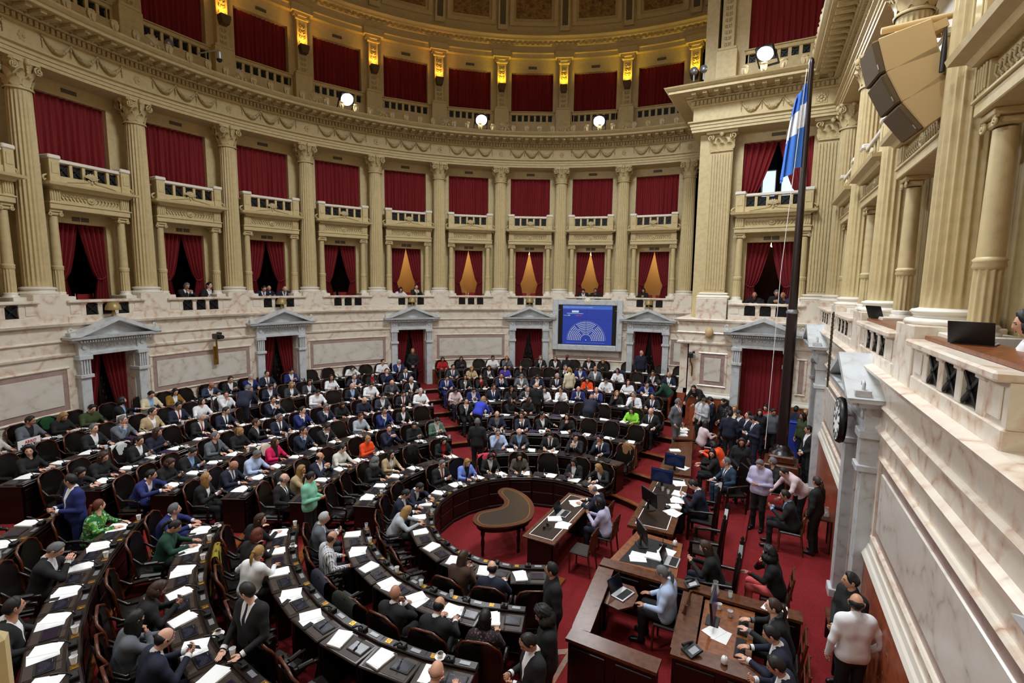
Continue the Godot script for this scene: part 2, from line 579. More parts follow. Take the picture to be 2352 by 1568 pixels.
func leaf(m: Mb, at: Vector3, out: Vector3, h: float, w: float) -> void:
	var side := out.cross(Vector3.UP).normalized()
	var p := PackedVector3Array()
	for r in 6:
		var t := float(r) / 5
		var bend := pow(t, 2.2) * h * 0.42
		var y := h * (t - 0.28 * pow(t, 5.0))
		var ww := w * (0.75 + 0.35 * sin(t * PI)) * (1.0 - 0.6 * pow(t, 3.0)) * (1.0 + 0.16 * (1 if r % 2 == 1 else -1))
		for c in 3:
			p.append(at + Vector3.UP * y + out * (bend + (0.018 if c == 1 else 0.0)) + side * ww * (c - 1) * 0.5)
	m.grid(p, 6, 3, false, true)

func volute(m: Mb, c: Vector3, side: Vector3, out: Vector3, r: float, th: float) -> void:   # spiral scroll lying in the plane of side and up, thick along out
	var pts := []
	var rad := []
	for k in 15:
		var a := k * 0.75
		var q := r * (1.0 - k / 17.0)
		pts.append(c + (side * cos(a + 1.2) + Vector3.UP * sin(a + 1.2)) * q + out * th * (k / 14.0))
		rad.append(th * (1.0 - 0.4 * k / 14.0))
	m.tube(pts, rad, 5)

func capital_mesh(r: float, h: float, half_sq := 0.0) -> Mb:
	var m := Mb.new()
	m.lathe([Vector2(r * 1.1, 0.0), Vector2(r * 1.16, 0.02), Vector2(r * 1.1, 0.05), Vector2(r * 0.98, 0.06), Vector2(r, h * 0.4), Vector2(r * 1.12, h * 0.75), Vector2(r * 1.32, h * 0.9)], 16)
	for k in 8:
		var a := TAU * k / 8
		var o := Vector3(cos(a), 0, sin(a))
		leaf(m, o * r * 1.0 + Vector3.UP * 0.06, o, h * 0.42, r * 0.72)
		var b := a + PI / 8
		var o2 := Vector3(cos(b), 0, sin(b))
		leaf(m, o2 * r * 1.0 + Vector3.UP * 0.1, o2, h * 0.66, r * 0.6)
	for k in 4:
		var a := PI / 4 + PI / 2 * k
		var o := Vector3(cos(a), 0, sin(a))
		var sd := o.cross(Vector3.UP)
		for s in [-1.0, 1.0]:
			var face: Vector3 = (o + sd * s * 0.9).normalized()
			var along: Vector3 = face.cross(Vector3.UP) * -s
			volute(m, o * r * 1.5 + Vector3.UP * h * 0.74 + face * 0.02, along * (1.0 if along.dot(o) > 0 else -1.0), face, h * 0.16, 0.028)
		var f := PI / 2 * k
		var of := Vector3(cos(f), 0, sin(f))
		m.ball(of * r * 1.36 + Vector3.UP * h * 0.93, Vector3(0.07, 0.09, 0.07), 5, 7)
		for q in 3:
			m.ball(of * r * 1.3 + Vector3.UP * h * (0.78 - q * 0.1), Vector3(0.035, 0.045, 0.035), 4, 6)
	var poly := PackedVector2Array()
	var R2 := r * 1.72
	for k in 4:
		var a := PI / 4 + PI / 2 * k
		var c0 := Vector2(cos(a), sin(a)) * R2
		var tan := Vector2(-sin(a), cos(a)) * 0.05
		poly.append(c0 - tan)
		poly.append(c0 + tan)
		var a2 := a + PI / 4
		poly.append(Vector2(cos(a2), sin(a2)) * r * 1.22)
	m.prism(poly, h * 0.9, h, Transform3D(Basis(Vector3.RIGHT, -PI / 2), Vector3.ZERO))
	return m

func column_base(r: float, h: float) -> Mb:
	return Mb.new().lathe([Vector2(r * 1.42, 0), Vector2(r * 1.5, h * 0.14), Vector2(r * 1.42, h * 0.34), Vector2(r * 1.2, h * 0.4), Vector2(r * 1.15, h * 0.56), Vector2(r * 1.24, h * 0.64), Vector2(r * 1.32, h * 0.76), Vector2(r * 1.24, h * 0.9), Vector2(r * 1.08, h * 0.95), Vector2(r * 1.0, h)], 24)

func columns() -> void:
	var proto := thing("column", "", "column")
	part(proto, "base", column_base(0.29, 0.2), M.white_marble).position.y = 5.47
	part(proto, "shaft", fluted(0.29, 0.25, 5.66, 10.48, 20), M.cream)
	part(proto, "capital", capital_mesh(0.26, 0.69), M.cream).position.y = 10.47
	part(proto, "pedestal", Mb.new().bb(-0.42, 0.42, 4.7, 5.47, -0.4, 0.42, 0.012), M.marble)
	proto.set_meta("group", "tall fluted columns of the hall")
	var where := []
	for i in 10: where.append([dirv(-18.0 + 12.0 * i) * RC, 18.0 - 12.0 * i, "tall fluted cream column of the curved wall, %s from the left" % ORD[i]])
	var nm := ["nearest the corner behind the flagpole", "third from the right edge", "second from the right edge", "nearest the right edge"]
	for i in 4:
		var x: float = [8.6, 5.18, 1.73, -1.73][i]
		where.append([Vector3(x, 0, zc(x)), 180.0 + 2.6, "tall fluted cream column of the straight wall, " + nm[i]])
	for i in where.size():
		var c: Node3D = proto if i == 0 else dup(proto, Vector3.ZERO)
		c.position = where[i][0]
		c.rotation.y = deg_to_rad(where[i][1])
		c.set_meta("label", where[i][2])
	# broad flat pilasters of the wing wall
	var pl := thing("pilaster", "broad fluted cream pilaster at the end of the curved wall", "pilaster", Vector3(WX, 0, 1.72), -PI / 2, "flat pilasters of the wing wall")
	var sh := Mb.new().bb(-0.36, 0.36, 5.66, 10.48, -0.3, 0.02)
	for k in 8:
		var x := -0.31 + 0.62 * k / 7.0
		sh.bb(x - 0.022, x + 0.022, 5.75, 10.4, 0.02, 0.055, 0.008)
	part(pl, "shaft", sh, M.cream)
	part(pl, "base", Mb.new().sweep([Vector2(0, 5.47), Vector2(0.16, 5.47), Vector2(0.19, 5.51), Vector2(0.15, 5.56), Vector2(0.08, 5.58), Vector2(0.13, 5.62), Vector2(0.08, 5.66), Vector2(0, 5.66)], PackedVector2Array([Vector2(0.36, -0.3), Vector2(0.36, 0.02), Vector2(-0.36, 0.02), Vector2(-0.36, -0.3)]).duplicate() if false else PackedVector2Array([Vector2(-0.36, -0.3), Vector2(-0.36, 0.02), Vector2(0.36, 0.02), Vector2(0.36, -0.3)])), M.white_marble)
	var cp := Mb.new().bb(-0.37, 0.37, 10.48, 10.53, -0.3, 0.08, 0.01).bb(-0.35, 0.35, 10.53, 11.06, -0.3, 0.03).bb(-0.5, 0.5, 11.06, 11.16, -0.3, 0.2, 0.015)
	for k in 3: leaf(cp, Vector3(-0.24 + 0.24 * k, 10.53, 0.03), Vector3.BACK, 0.3, 0.2)
	for k in 4: leaf(cp, Vector3(-0.33 + 0.22 * k, 10.55, 0.03), Vector3.BACK, 0.46, 0.16)
	for s in [-1.0, 1.0]: volute(cp, Vector3(s * 0.36, 10.96, 0.1), Vector3(s, 0, 0), Vector3.BACK, 0.12, 0.03)
	cp.ball(Vector3(0, 11.06, 0.16), Vector3(0.08, 0.1, 0.06), 5, 7)
	part(pl, "capital", cp, M.cream)
	part(pl, "pedestal", Mb.new().bb(-0.5, 0.5, 4.7, 5.47, -0.3, 0.42, 0.012), M.marble)
	var p2 := dup(pl, Vector3(WX, 0, 4.92), -PI / 2, "fluted cream pilaster in the corner beside the straight wall")
	p2.set_meta("group", "flat pilasters of the wing wall")

func bay_wall_mesh() -> Mb:
	var m := Mb.new()
	for s in [-1.0, 1.0]:
		m.bb(minf(s * 0.93, s * 1.49), maxf(s * 0.93, s * 1.49), 4.5, 11.2, -0.75, -0.45)
		m.bb(minf(s * 0.665, s * 0.93), maxf(s * 0.665, s * 0.93), 4.5, 7.41, -0.72, -0.42)
	m.bb(-0.93, 0.93, 10.79, 11.2, -0.75, -0.45)
	m.bb(-0.93, 0.93, 7.41, 8.9, -0.72, -0.42)
	return m

func bays() -> void:
	var wall := struct("wall_upper", "cream upper wall with two storeys of curtained boxes")
	var wm := bay_wall_mesh().mesh()
	var attic := struct("wall_attic", "cream attic wall above the main cornice")
	var am := Mb.new()
	for s in [-1.0, 1.0]:
		am.bb(minf(s * 0.95, s * 1.49), maxf(s * 0.95, s * 1.49), 12.4, 16.0, -0.4, -0.1)
	am.bb(-0.95, 0.95, 15.38, 16.0, -0.4, -0.1)
	am.bb(-0.95, 0.95, 12.4, 13.27, -0.4, -0.1)
	for k in 8: am.bb(-0.97 + 1.94 * k / 7.0 - 0.045, -0.97 + 1.94 * k / 7.0 + 0.045, 13.27, 13.54, -0.3, -0.1)
	am.bb(-1.02, 1.02, 13.54, 13.66, -0.3, -0.06, 0.015)
	am.bb(-1.06, 1.06, 13.66, 13.70, -0.3, -0.02, 0.01)
	var amesh := am.mesh()
	var g7 := grille_mesh(0.2, 0.25).mesh()
	var g5 := grille_mesh(0.27, 0.29).mesh()
	var g3 := grille_mesh(0.3, 0.28).mesh()
	# balcony of the upper window
	var bal := thing("balcony", "", "balcony", Vector3.ZERO, 0.0, "small upper balconies")
	part(bal, "cornice", Mb.new().sweep([Vector2(0, 8.2), Vector2(0.2, 8.2), Vector2(0.24, 8.26), Vector2(0.36, 8.3), Vector2(0.38, 8.37), Vector2(0.0, 8.4)], PackedVector2Array([Vector2(-0.76, -0.45), Vector2(-0.76, 0.0), Vector2(0.76, 0.0), Vector2(0.76, -0.45)])), M.cream)
	part(bal, "parapet", Mb.new().bb(-1.0, 1.0, 8.38, 8.56, -0.1, 0.16, 0.01), M.cream)
	for s in [-1.0, 1.0]:
		var po := part(bal, "post", Mb.new().bb(s * 0.89 - 0.12, s * 0.89 + 0.12, 8.38, 8.96, -0.12, 0.2, 0.01).bb(s * 0.89 - 0.075, s * 0.89 + 0.075, 8.6, 8.88, 0.2, 0.215, 0.005), M.cream)
		part(po, "cap", Mb.new().bb(s * 0.89 - 0.15, s * 0.89 + 0.15, 8.96, 9.07, -0.14, 0.23, 0.025), M.white_marble)
		part(bal, "scroll", Mb.new().tube([Vector3(s * 1.03, 8.56, 0.1), Vector3(s * 1.1, 8.52, 0.1), Vector3(s * 1.13, 8.46, 0.1), Vector3(s * 1.09, 8.41, 0.1), Vector3(s * 1.05, 8.44, 0.1)], [0.02, 0.03, 0.035, 0.03, 0.02], 6), M.cream)
	part(bal, "rail", Mb.new().bb(-0.78, 0.78, 8.9, 8.99, -0.06, 0.16, 0.015), M.white_marble)
	for k in 6:
		var x := -0.77 + 1.54 * k / 5.0
		part(bal, "mullion", Mb.new().bb(x - 0.04, x + 0.04, 8.56, 8.9, -0.02, 0.12, 0.008), M.cream)
	for k in 5: part(bal, "grille", g5, M.iron).position = Vector3(-0.616 + 0.308 * k, 8.73, 0.05)
	part(bal, "shell", shell_mesh(0.32), M.cream_relief).position = Vector3(0, 8.56, 0.14)
	var rib := Mb.new()
	for s in [-1.0, 1.0]: rib.prism(PackedVector2Array([Vector2(s * 0.08, 8.5), Vector2(s * 0.62, 8.42), Vector2(s * 0.12, 8.54)]), 0.16, 0.185)
	part(bal, "ribbon", rib, M.cream_relief)
	# portico of the lower box
	var por := thing("box_portico", "", "box opening", Vector3.ZERO, 0.0, "framed openings of the lower boxes")
	part(por, "lintel", Mb.new().bb(-1.02, 1.02, 7.7, 7.88, -0.45, 0.12, 0.012).bb(-1.04, 1.04, 7.84, 7.88, -0.45, 0.15, 0.008), M.cream)
	part(por, "frieze_panel", Mb.new().bb(-0.76, 0.76, 7.88, 8.2, -0.45, 0.06), M.cream)
	var scr := Mb.new()
	for k in 7:
		for s in [-1.0, 1.0]:
			var x: float = s * (0.14 + 0.088 * k)
			scr.tube([Vector3(x, 7.96, 0.07), Vector3(x + s * 0.05, 8.02, 0.085), Vector3(x + s * 0.02, 8.1, 0.085), Vector3(x - s * 0.03, 8.05, 0.075)], 0.014, 4)
	part(por, "scrollwork", scr, M.cream_relief)
	part(por, "rosette", Mb.new().lathe([Vector2(0.0, 0.05), Vector2(0.04, 0.045), Vector2(0.05, 0.02), Vector2(0.08, 0.02), Vector2(0.1, 0.035), Vector2(0.11, 0.0)], 12, Vector3(0, 8.04, 0.06), false, Basis(Vector3.RIGHT, PI / 2)), M.cream_relief)
	for s in [-1.0, 1.0]:
		var bl := Mb.new().bb(s * 0.88 - 0.12, s * 0.88 + 0.12, 7.86, 8.2, -0.45, 0.12, 0.01)
		for k in 4: bl.bb(s * 0.88 - 0.1 + 0.058 * k, s * 0.88 - 0.1 + 0.058 * k + 0.03, 7.92, 8.18, 0.12, 0.14, 0.006)
		part(por, "block", bl, M.cream)
		var col := Mb.new()
		col.lathe([Vector2(0.115, 6.2), Vector2(0.1, 7.52)], 14, Vector3(s * 0.86, 0, -0.1))
		var sc := part(por, "small_column", col, M.cream)
		part(sc, "lower_shaft", fluted(0.125, 0.12, 5.5, 6.12, 12, Vector3(s * 0.86, 0, -0.1)), M.cream)
		part(sc, "ring", Mb.new().lathe([Vector2(0.12, 6.1), Vector2(0.14, 6.13), Vector2(0.13, 6.18), Vector2(0.145, 6.2), Vector2(0.115, 6.23)], 14, Vector3(s * 0.86, 0, -0.1)), M.cream)
		var ic := Mb.new().bb(s * 0.86 - 0.15, s * 0.86 + 0.15, 7.63, 7.7, -0.24, 0.06, 0.008).bb(s * 0.86 - 0.12, s * 0.86 + 0.12, 7.54, 7.63, -0.2, 0.02, 0.02)
		for q in [-1.0, 1.0]: volute(ic, Vector3(s * 0.86 + q * 0.13, 7.57, 0.03), Vector3(q, 0, 0), Vector3.BACK, 0.055, 0.02)
		part(sc, "capital", ic, M.cream)
		part(sc, "plinth", Mb.new().lathe([Vector2(0.16, 5.4), Vector2(0.165, 5.44), Vector2(0.13, 5.47), Vector2(0.15, 5.5), Vector2(0.125, 5.53)], 14, Vector3(s * 0.86, 0, -0.1)).bb(s * 0.86 - 0.2, s * 0.86 + 0.2, 4.8, 5.41, -0.4, 0.2, 0.01), M.white_marble)
	for s in [-1.0, 1.0]: part(por, "vent", Mb.new().bb(s * 0.115 - 0.1, s * 0.115 + 0.1, 7.48, 7.6, -0.42, -0.405, 0.004), M.vent)
	# marble parapet of the lower box
	var par := thing("box_parapet", "", "parapet", Vector3.ZERO, 0.0, "pale marble parapets of the lower boxes")
	part(par, "rail", Mb.new().bb(-1.03, 1.03, 5.24, 5.32, 0.08, 0.5, 0.02), M.marble)
	part(par, "plinth", Mb.new().bb(-1.02, 1.02, 4.7, 4.9, 0.1, 0.42, 0.012), M.marble)
	for s in [-1.0, 1.0]: part(par, "end_panel", Mb.new().bb(minf(s * 0.66, s * 1.02), maxf(s * 0.66, s * 1.02), 4.9, 5.24, 0.12, 0.4).bb(s * 0.84 - 0.11, s * 0.84 + 0.11, 4.95, 5.2, 0.4, 0.415, 0.006), M.marble)
	for k in 4:
		var x := -0.63 + 1.26 * k / 3.0
		part(par, "post", Mb.new().bb(x - 0.06, x + 0.06, 4.9, 5.24, 0.36, 0.41, 0.008).bb(x - 0.075, x + 0.075, 5.19, 5.24, 0.36, 0.43, 0.006), M.marble)
	for k in 3: part(par, "grille", g3, M.iron).position = Vector3(-0.42 + 0.42 * k, 5.06, 0.392)
	var cu := []
	for k in 3: cu.append(curtain_mesh(1.86, 8.92, 10.8, 10 + k, 0.085, 50 + k, 0.0).mesh())
	var ca := []
	for k in 2: ca.append(curtain_mesh(1.92, 13.5, 15.4, 12, 0.06, 60 + k, 0.0).mesh())
	var dr := {}
	for s in [-1.0, 1.0]:
		for o in [0.0, 1.0]: dr[[s, o]] = drape_mesh(1.34, 5.0, 7.42, s, o).mesh()
	var draped_up := {}
	for s in [-1.0, 1.0]: draped_up[s] = drape_mesh(1.86, 8.9, 10.8, s, 0.6, 0.05).mesh()
	var inner := struct("wall_box_interior", "rooms behind the lower boxes")
	var first := true
	for i in 15:
		var tf := bay_tf(i)
		var nm := bay_name(i)
		part(wall, "wall_panel", wm, M.cream).transform = tf
		part(wall, "vent", Mb.new().bb(-0.19, 0.19, 10.92, 11.03, -0.46, -0.435, 0.004), M.vent).transform = tf
		if i != 12 or true:
			var at2 := tf
			part(attic, "wall_panel", amesh, M.cream).transform = at2
			part(attic, "vent", Mb.new().bb(-0.19, 0.19, 15.54, 15.65, -0.11, -0.085, 0.004), M.vent).transform = at2
			for k in 7:
				part(attic, "grille", g7, M.iron).transform = at2 * Transform3D(Basis(), Vector3(-0.831 + 0.277 * k, 13.405, -0.16))
		var b := bal if first else dup(bal, Vector3.ZERO)
		b.transform = tf
		b.set_meta("label", "cream balcony with shell ornament and white rail, " + nm)
		var p := por if first else dup(por, Vector3.ZERO)
		p.transform = tf
		p.set_meta("label", "cream box frame with two small columns, " + nm)
		var q := par if first else dup(par, Vector3.ZERO)
		q.transform = tf
		q.set_meta("label", "veined marble box parapet with iron grilles, " + nm)
		first = false
		if i == 10:
			for s in [-1.0, 1.0]:
				var c := part(self, numbered("upper_curtain"), draped_up[s], M.velvet)
				c.transform = tf * Transform3D(Basis(), Vector3(0, 0, -0.62))
				tag(c, "red curtain drawn to the %s of the upper window behind the flagpole" % ("left" if s < 0 else "right"), "curtain", "upper red curtains")
		else:
			var c := part(self, numbered("upper_curtain"), cu[i % 3], M.velvet)
			c.transform = tf * Transform3D(Basis(), Vector3(0, 0, -0.6))
			tag(c, "closed bright red curtain of the upper window, " + nm, "curtain", "upper red curtains")
		var cc := part(self, numbered("attic_curtain"), ca[i % 2], M.velvet)
		cc.transform = tf * Transform3D(Basis(), Vector3(0, 0, -0.3))
		tag(cc, "dark wine-red curtain of the attic window, " + nm, "curtain", "attic curtains")
		for s in [-1.0, 1.0]:
			var d := part(self, numbered("box_curtain"), dr[[s, 0.0 if i < 4 or i > 9 else 1.0]], M.velvet)
			d.transform = tf * Transform3D(Basis(), Vector3(0, 0, -0.58))
			tag(d, "wine-red curtain tied back at the %s of the lower box, %s" % ["left" if s < 0 else "right", nm], "curtain", "tied-back box curtains")
		# the room behind
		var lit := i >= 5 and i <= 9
		var rm := Mb.new()
		rm.bb(-1.4, 1.4, 4.5, 7.7, -3.0, -2.9)
		for s in [-1.0, 1.0]: rm.bb(minf(s * 1.35, s * 1.45), maxf(s * 1.35, s * 1.45), 4.5, 7.7, -2.95, -0.72)
		rm.bb(-1.45, 1.45, 7.62, 7.72, -3.0, -0.72)
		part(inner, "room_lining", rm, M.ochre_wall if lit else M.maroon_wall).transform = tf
		part(inner, "box_floor", Mb.new().bb(-1.45, 1.45, 4.4 if i < 11 else 3.93, 4.5 if i < 11 else 4.03, -3.0, 0.1), M.carpet).transform = tf
		if lit or i == 10:
			var l := OmniLight3D.new()
			l.name = "box_lamp_light"
			l.light_color = Color(1.0, 0.84, 0.62)
			l.light_energy = 0.8 if lit else 0.12
			l.light_size = 0.06
			l.omni_range = 30
			l.shadow_enabled = true
			add_child(l, true)
			l.position = tf * Vector3(0, 7.3, -1.9)
			var lm := thing("box_lamp", "small round ceiling lamp inside the lower box, " + nm, "lamp", tf * Vector3(0, 7.42, -1.9), 0.0, "box ceiling lamps")
			part(lm, "globe", Mb.new().ball(Vector3.ZERO, Vector3(0.09, 0.09, 0.09), 6, 10), M.lamp_bulb)
			part(lm, "ceiling_rose", Mb.new().lathe([Vector2(0.08, 0.07), Vector2(0.1, 0.1), Vector2(0.1, 0.2)], 12), M.brass)
	# attic pilasters with sconces
	var ap := thing("attic_pilaster", "", "pilaster", Vector3.ZERO, 0.0, "attic pilasters with wall lamps")
	part(ap, "pier", Mb.new().bb(-0.33, 0.33, 12.45, 13.72, -0.4, 0.22, 0.015).bb(-0.3, 0.3, 13.72, 13.82, -0.4, 0.2, 0.02).bb(-0.2, 0.2, 13.8, 15.68, -0.4, 0.12, 0.012).bb(-0.4, 0.4, 15.92, 16.2, -0.4, 0.26, 0.01), M.cream)
	var ornm := Mb.new()
	for k in 9:
		var y := 13.92 + 0.19 * k
		ornm.ball(Vector3(0, y, 0.125), Vector3(0.05, 0.06, 0.02), 4, 6)
		for s in [-1.0, 1.0]: ornm.tube([Vector3(s * 0.03, y - 0.06, 0.13), Vector3(s * 0.1, y - 0.02, 0.135), Vector3(s * 0.09, y + 0.05, 0.135), Vector3(s * 0.04, y + 0.03, 0.13)], 0.012, 4)
	part(ap, "relief", ornm, M.cream_relief)
	var icap := Mb.new().bb(-0.24, 0.24, 15.68, 15.8, -0.4, 0.16, 0.01).bb(-0.3, 0.3, 15.8, 15.92, -0.4, 0.2, 0.015)
	for s in [-1.0, 1.0]: volute(icap, Vector3(s * 0.22, 15.74, 0.17), Vector3(s, 0, 0), Vector3.BACK, 0.07, 0.025)
	part(ap, "capital", icap, M.cream)
	var sconce := thing("wall_sconce", "", "lamp", Vector3.ZERO, 0.0, "gilded uplight sconces of the attic")
	part(sconce, "bowl", Mb.new().prism(PackedVector2Array([Vector2(-0.11, 14.45), Vector2(0.11, 14.45), Vector2(0.16, 14.62), Vector2(0.17, 14.74), Vector2(-0.17, 14.74), Vector2(-0.16, 14.62)]), 0.12, 0.4), M.beige_grille)
	part(sconce, "lamp_glass", Mb.new().bb(-0.14, 0.14, 14.735, 14.75, 0.16, 0.37), M.lamp_warm)
	for i in 12:
		var th := -18.0 + 12.0 * i
		var tf := Transform3D(Basis(Vector3.UP, deg_to_rad(-th)), dirv(th) * RC)
		var lab := "attic pilaster with relief, %s from the left" % ORD[i]
		if i == 10:
			tf = Transform3D(Basis(Vector3.UP, -PI / 2), Vector3(WX, 0, 1.72))
			lab = "tall attic pilaster with pale relief above the end pilaster"
		if i == 11:
			tf = Transform3D(Basis(Vector3.UP, -PI / 2), Vector3(WX, 0, 5.0))
			lab = "attic pilaster in the corner above the flagpole"
		var a := ap if i == 0 else dup(ap, Vector3.ZERO)
		a.transform = tf
		a.set_meta("label", lab)
		if i >= 10: continue
		var s := sconce if i == 0 else dup(sconce, Vector3.ZERO)
		s.transform = tf
		s.set_meta("label", "gilded uplight sconce on the attic pilaster, %s from the left" % ORD[i])
		var sp := SpotLight3D.new()
		sp.name = "sconce_light"
		sp.light_color = Color(1.0, 0.74, 0.26) if i < 6 else Color(1.0, 0.86, 0.22)
		sp.light_energy = SCONCE
		sp.light_size = 0.08
		sp.spot_angle = 75
		sp.spot_range = 30
		sp.shadow_enabled = true
		add_child(sp, true)
		sp.transform = Transform3D(tf.basis * Basis(Vector3.RIGHT, PI / 2 - 0.05), tf * Vector3(0, 14.77, 0.27))

const SCONCE := 1.4

func entablature() -> void:
	var path := full_path()
	var t1 := struct("trim_1", "main cream entablature running round the hall")
	part(t1, "architrave", Mb.new().sweep([Vector2(-0.5, 11.15), Vector2(0.3, 11.15), Vector2(0.3, 11.23), Vector2(0.33, 11.24), Vector2(0.33, 11.33), Vector2(0.36, 11.34), Vector2(0.36, 11.42), Vector2(0.43, 11.45), Vector2(0.43, 11.49), Vector2(0.28, 11.5)], path, false), M.cream)
	part(t1, "frieze", Mb.new().sweep([Vector2(0.28, 11.49), Vector2(0.28, 11.95)], path, false), M.cream)
	part(t1, "bed_moulding", Mb.new().sweep([Vector2(0.28, 11.95), Vector2(0.34, 11.97), Vector2(0.36, 12.0), Vector2(0.36, 12.15), Vector2(0.46, 12.17), Vector2(0.5, 12.2), Vector2(0.5, 12.22)], path, false), M.cream)
	part(t1, "corona", Mb.new().sweep([Vector2(0.5, 12.3), Vector2(1.0, 12.3), Vector2(1.0, 12.38), Vector2(1.05, 12.4), Vector2(1.12, 12.46), Vector2(1.14, 12.5), Vector2(0.9, 12.53), Vector2(0.1, 12.62), Vector2(-0.3, 12.64)], path, false), M.cream)
	part(t1, "corona_back", Mb.new().sweep([Vector2(0.5, 12.2), Vector2(0.5, 12.31)], path, false), M.cream)
	var t2 := struct("trim_2", "upper cream entablature under the dome")
	part(t2, "frieze_band", Mb.new().sweep([Vector2(-0.4, 15.94), Vector2(0.12, 15.94), Vector2(0.12, 16.12), Vector2(0.18, 16.14), Vector2(0.18, 16.18), Vector2(0.12, 16.19), Vector2(0.12, 16.42), Vector2(0.2, 16.46)], path, false), M.cream)
	part(t2, "cornice", Mb.new().sweep([Vector2(0.2, 16.46), Vector2(0.2, 16.58), Vector2(0.36, 16.6), Vector2(0.38, 16.68), Vector2(0.44, 16.76), Vector2(0.44, 16.8), Vector2(-0.4, 16.86)], path, false), M.cream)
	# pieces along the entablature
	var spots := []   # [transform, along-index]
	var dent := Mb.new()
	var dent2 := Mb.new()
	var mod := Mb.new().bb(-0.075, 0.075, 12.21, 12.3, 0.46, 0.9, 0.012)
	mod.tube([Vector3(0, 12.22, 0.5), Vector3(0, 12.24, 0.6), Vector3(0, 12.26, 0.75), Vector3(0, 12.22, 0.86), Vector3(0, 12.25, 0.9)], [0.05, 0.035, 0.03, 0.045, 0.02], 5)
	var modm := mod.mesh()
	var ball := Mb.new().ball(Vector3(0, 12.19, 0.53), Vector3(0.03, 0.03, 0.03), 4, 6).mesh()
	var runs := []
	runs.append([arc(-48, 93), 1])
	runs.append([line(Vector2(WX, 0.75), Vector2(WX, zc(WX))), 0])
	runs.append([rw(WX - 0.9, -5.0), 0])
	var nm := 0
	for rn in runs:
		var pth: PackedVector2Array = rn[0]
		var len := 0.0
		for i in pth.size() - 1: len += pth[i].distance_to(pth[i + 1])
		var s := 0.05
		while s < len:
			var tf := along(pth, s)
			dent.add(Mb.new().box(Vector3(0, 12.075, 0.4), Vector3(0.075, 0.13, 0.09)), tf)
			s += 0.125
		s = 0.1
		while s < len:
			var tf := along(pth, s)
			part(t1, "modillion", modm, M.cream_relief).transform = tf
			part(t1, "bead", ball, M.gold_paint).transform = along(pth, s + 0.175)
			nm += 1
			s += 0.353
		s = 0.1
		while s < len:
			dent2.add(Mb.new().box(Vector3(0, 16.53, 0.25), Vector3(0.11, 0.11, 0.12)), along(pth, s))
			s += 0.24
	var de := part(t1, "dentils", dent, M.cream_relief)
	de.set_meta("kind", "stuff")
	var de2 := part(t2, "dentils", dent2, M.cream_relief)
	de2.set_meta("kind", "stuff")
	# garlands on the frieze, three to a bay, and antefixes on the cornice edge
	var sw := Mb.new()
	var pts := []
	var rr := []
	for k in 11:
		var u := k / 10.0
		pts.append(Vector3(lerpf(-0.3, 0.3, u), 11.9 - 0.26 * sin(u * PI), 0.3))
		rr.append(0.016 + 0.052 * sin(u * PI))
	sw.tube(pts, rr, 6)
	var rg := RandomNumberGenerator.new()
	rg.seed = 5
	for k in 9:
		var u := 0.25 + 0.5 * k / 8.0
		sw.ball(Vector3(lerpf(-0.3, 0.3, u), 11.9 - 0.26 * sin(u * PI) + rg.randf_range(-0.03, 0.03), 0.345), Vector3(0.042, 0.042, 0.035), 4, 6)
	var swm := sw.mesh()
	var drop := Mb.new().ball(Vector3(0, 11.92, 0.31), Vector3(0.035, 0.035, 0.03), 4, 6).ball(Vector3(0, 11.82, 0.3), Vector3(0.025, 0.05, 0.02), 4, 6).ball(Vector3(0, 11.73, 0.3), Vector3(0.02, 0.04, 0.02), 4, 6).ball(Vector3(0, 11.66, 0.3), Vector3(0.014, 0.03, 0.014), 4, 6).mesh()
	var ros := Mb.new().bb(-0.17, 0.17, 11.55, 11.9, 0.27, 0.295, 0.006)
	for k in 8: ros.ball(Vector3(cos(TAU * k / 8) * 0.1, 11.72 + sin(TAU * k / 8) * 0.1, 0.3), Vector3(0.05, 0.05, 0.03), 4, 6)
	ros.ball(Vector3(0, 11.72, 0.32), Vector3(0.045, 0.045, 0.03), 4, 6)
	var rosm := ros.mesh()
	var shl := shell_mesh(0.46).mesh()
	var ant := Mb.new().prism(PackedVector2Array([Vector2(-0.04, 0), Vector2(0.04, 0), Vector2(0.075, 0.09), Vector2(0.08, 0.16), Vector2(0.04, 0.2), Vector2(-0.04, 0.2), Vector2(-0.08, 0.16), Vector2(-0.075, 0.09)]), -0.03, 0.03)
	ant.ball(Vector3(0, 0.2, 0), Vector3(0.09, 0.035, 0.05), 4, 8).ball(Vector3(0, 0.07, 0.04), Vector3(0.035, 0.07, 0.03), 4, 6)
	var antm := ant.mesh()
	var seat := func(tf: Transform3D, w: float, full: bool) -> void:
		for k in 3:
			part(t1, "garland", swm, M.cream_relief).transform = tf * Transform3D(Basis.from_scale(Vector3(w / 2.83, 1, 1)), Vector3((k - 1) * 0.64 * w / 2.83, 0, 0))
		for k in 4: part(t1, "pendant", drop, M.cream_relief).transform = tf * Transform3D(Basis(), Vector3((k - 1.5) * 0.64 * w / 2.83, 0, 0))
		if full: part(t1, "rosette", rosm, M.cream_relief).transform = tf * Transform3D(Basis(), Vector3(w / 2, 0, 0.0))
		part(t1, "shell", shl, M.cream_relief).transform = tf * Transform3D(Basis(Vector3.RIGHT, -0.25), Vector3(w / 2, 12.62, 1.0))
		for k in 4: part(t1, "antefix", antm, M.cream_relief).transform = tf * Transform3D(Basis.from_scale(Vector3.ONE * 1.25), Vector3((k - 1.5) * 0.2 * w, 12.48, 1.08))
	for i in range(-1, 10):
		var th := -24.0 + 12.0 * i
		seat.call(Transform3D(Basis(Vector3.UP, deg_to_rad(-th)), dirv(th) * 13.46), 2.83, true)
	seat.call(Transform3D(Basis(Vector3.UP, -PI / 2), Vector3(WX, 0, 3.2)), 2.7, true)
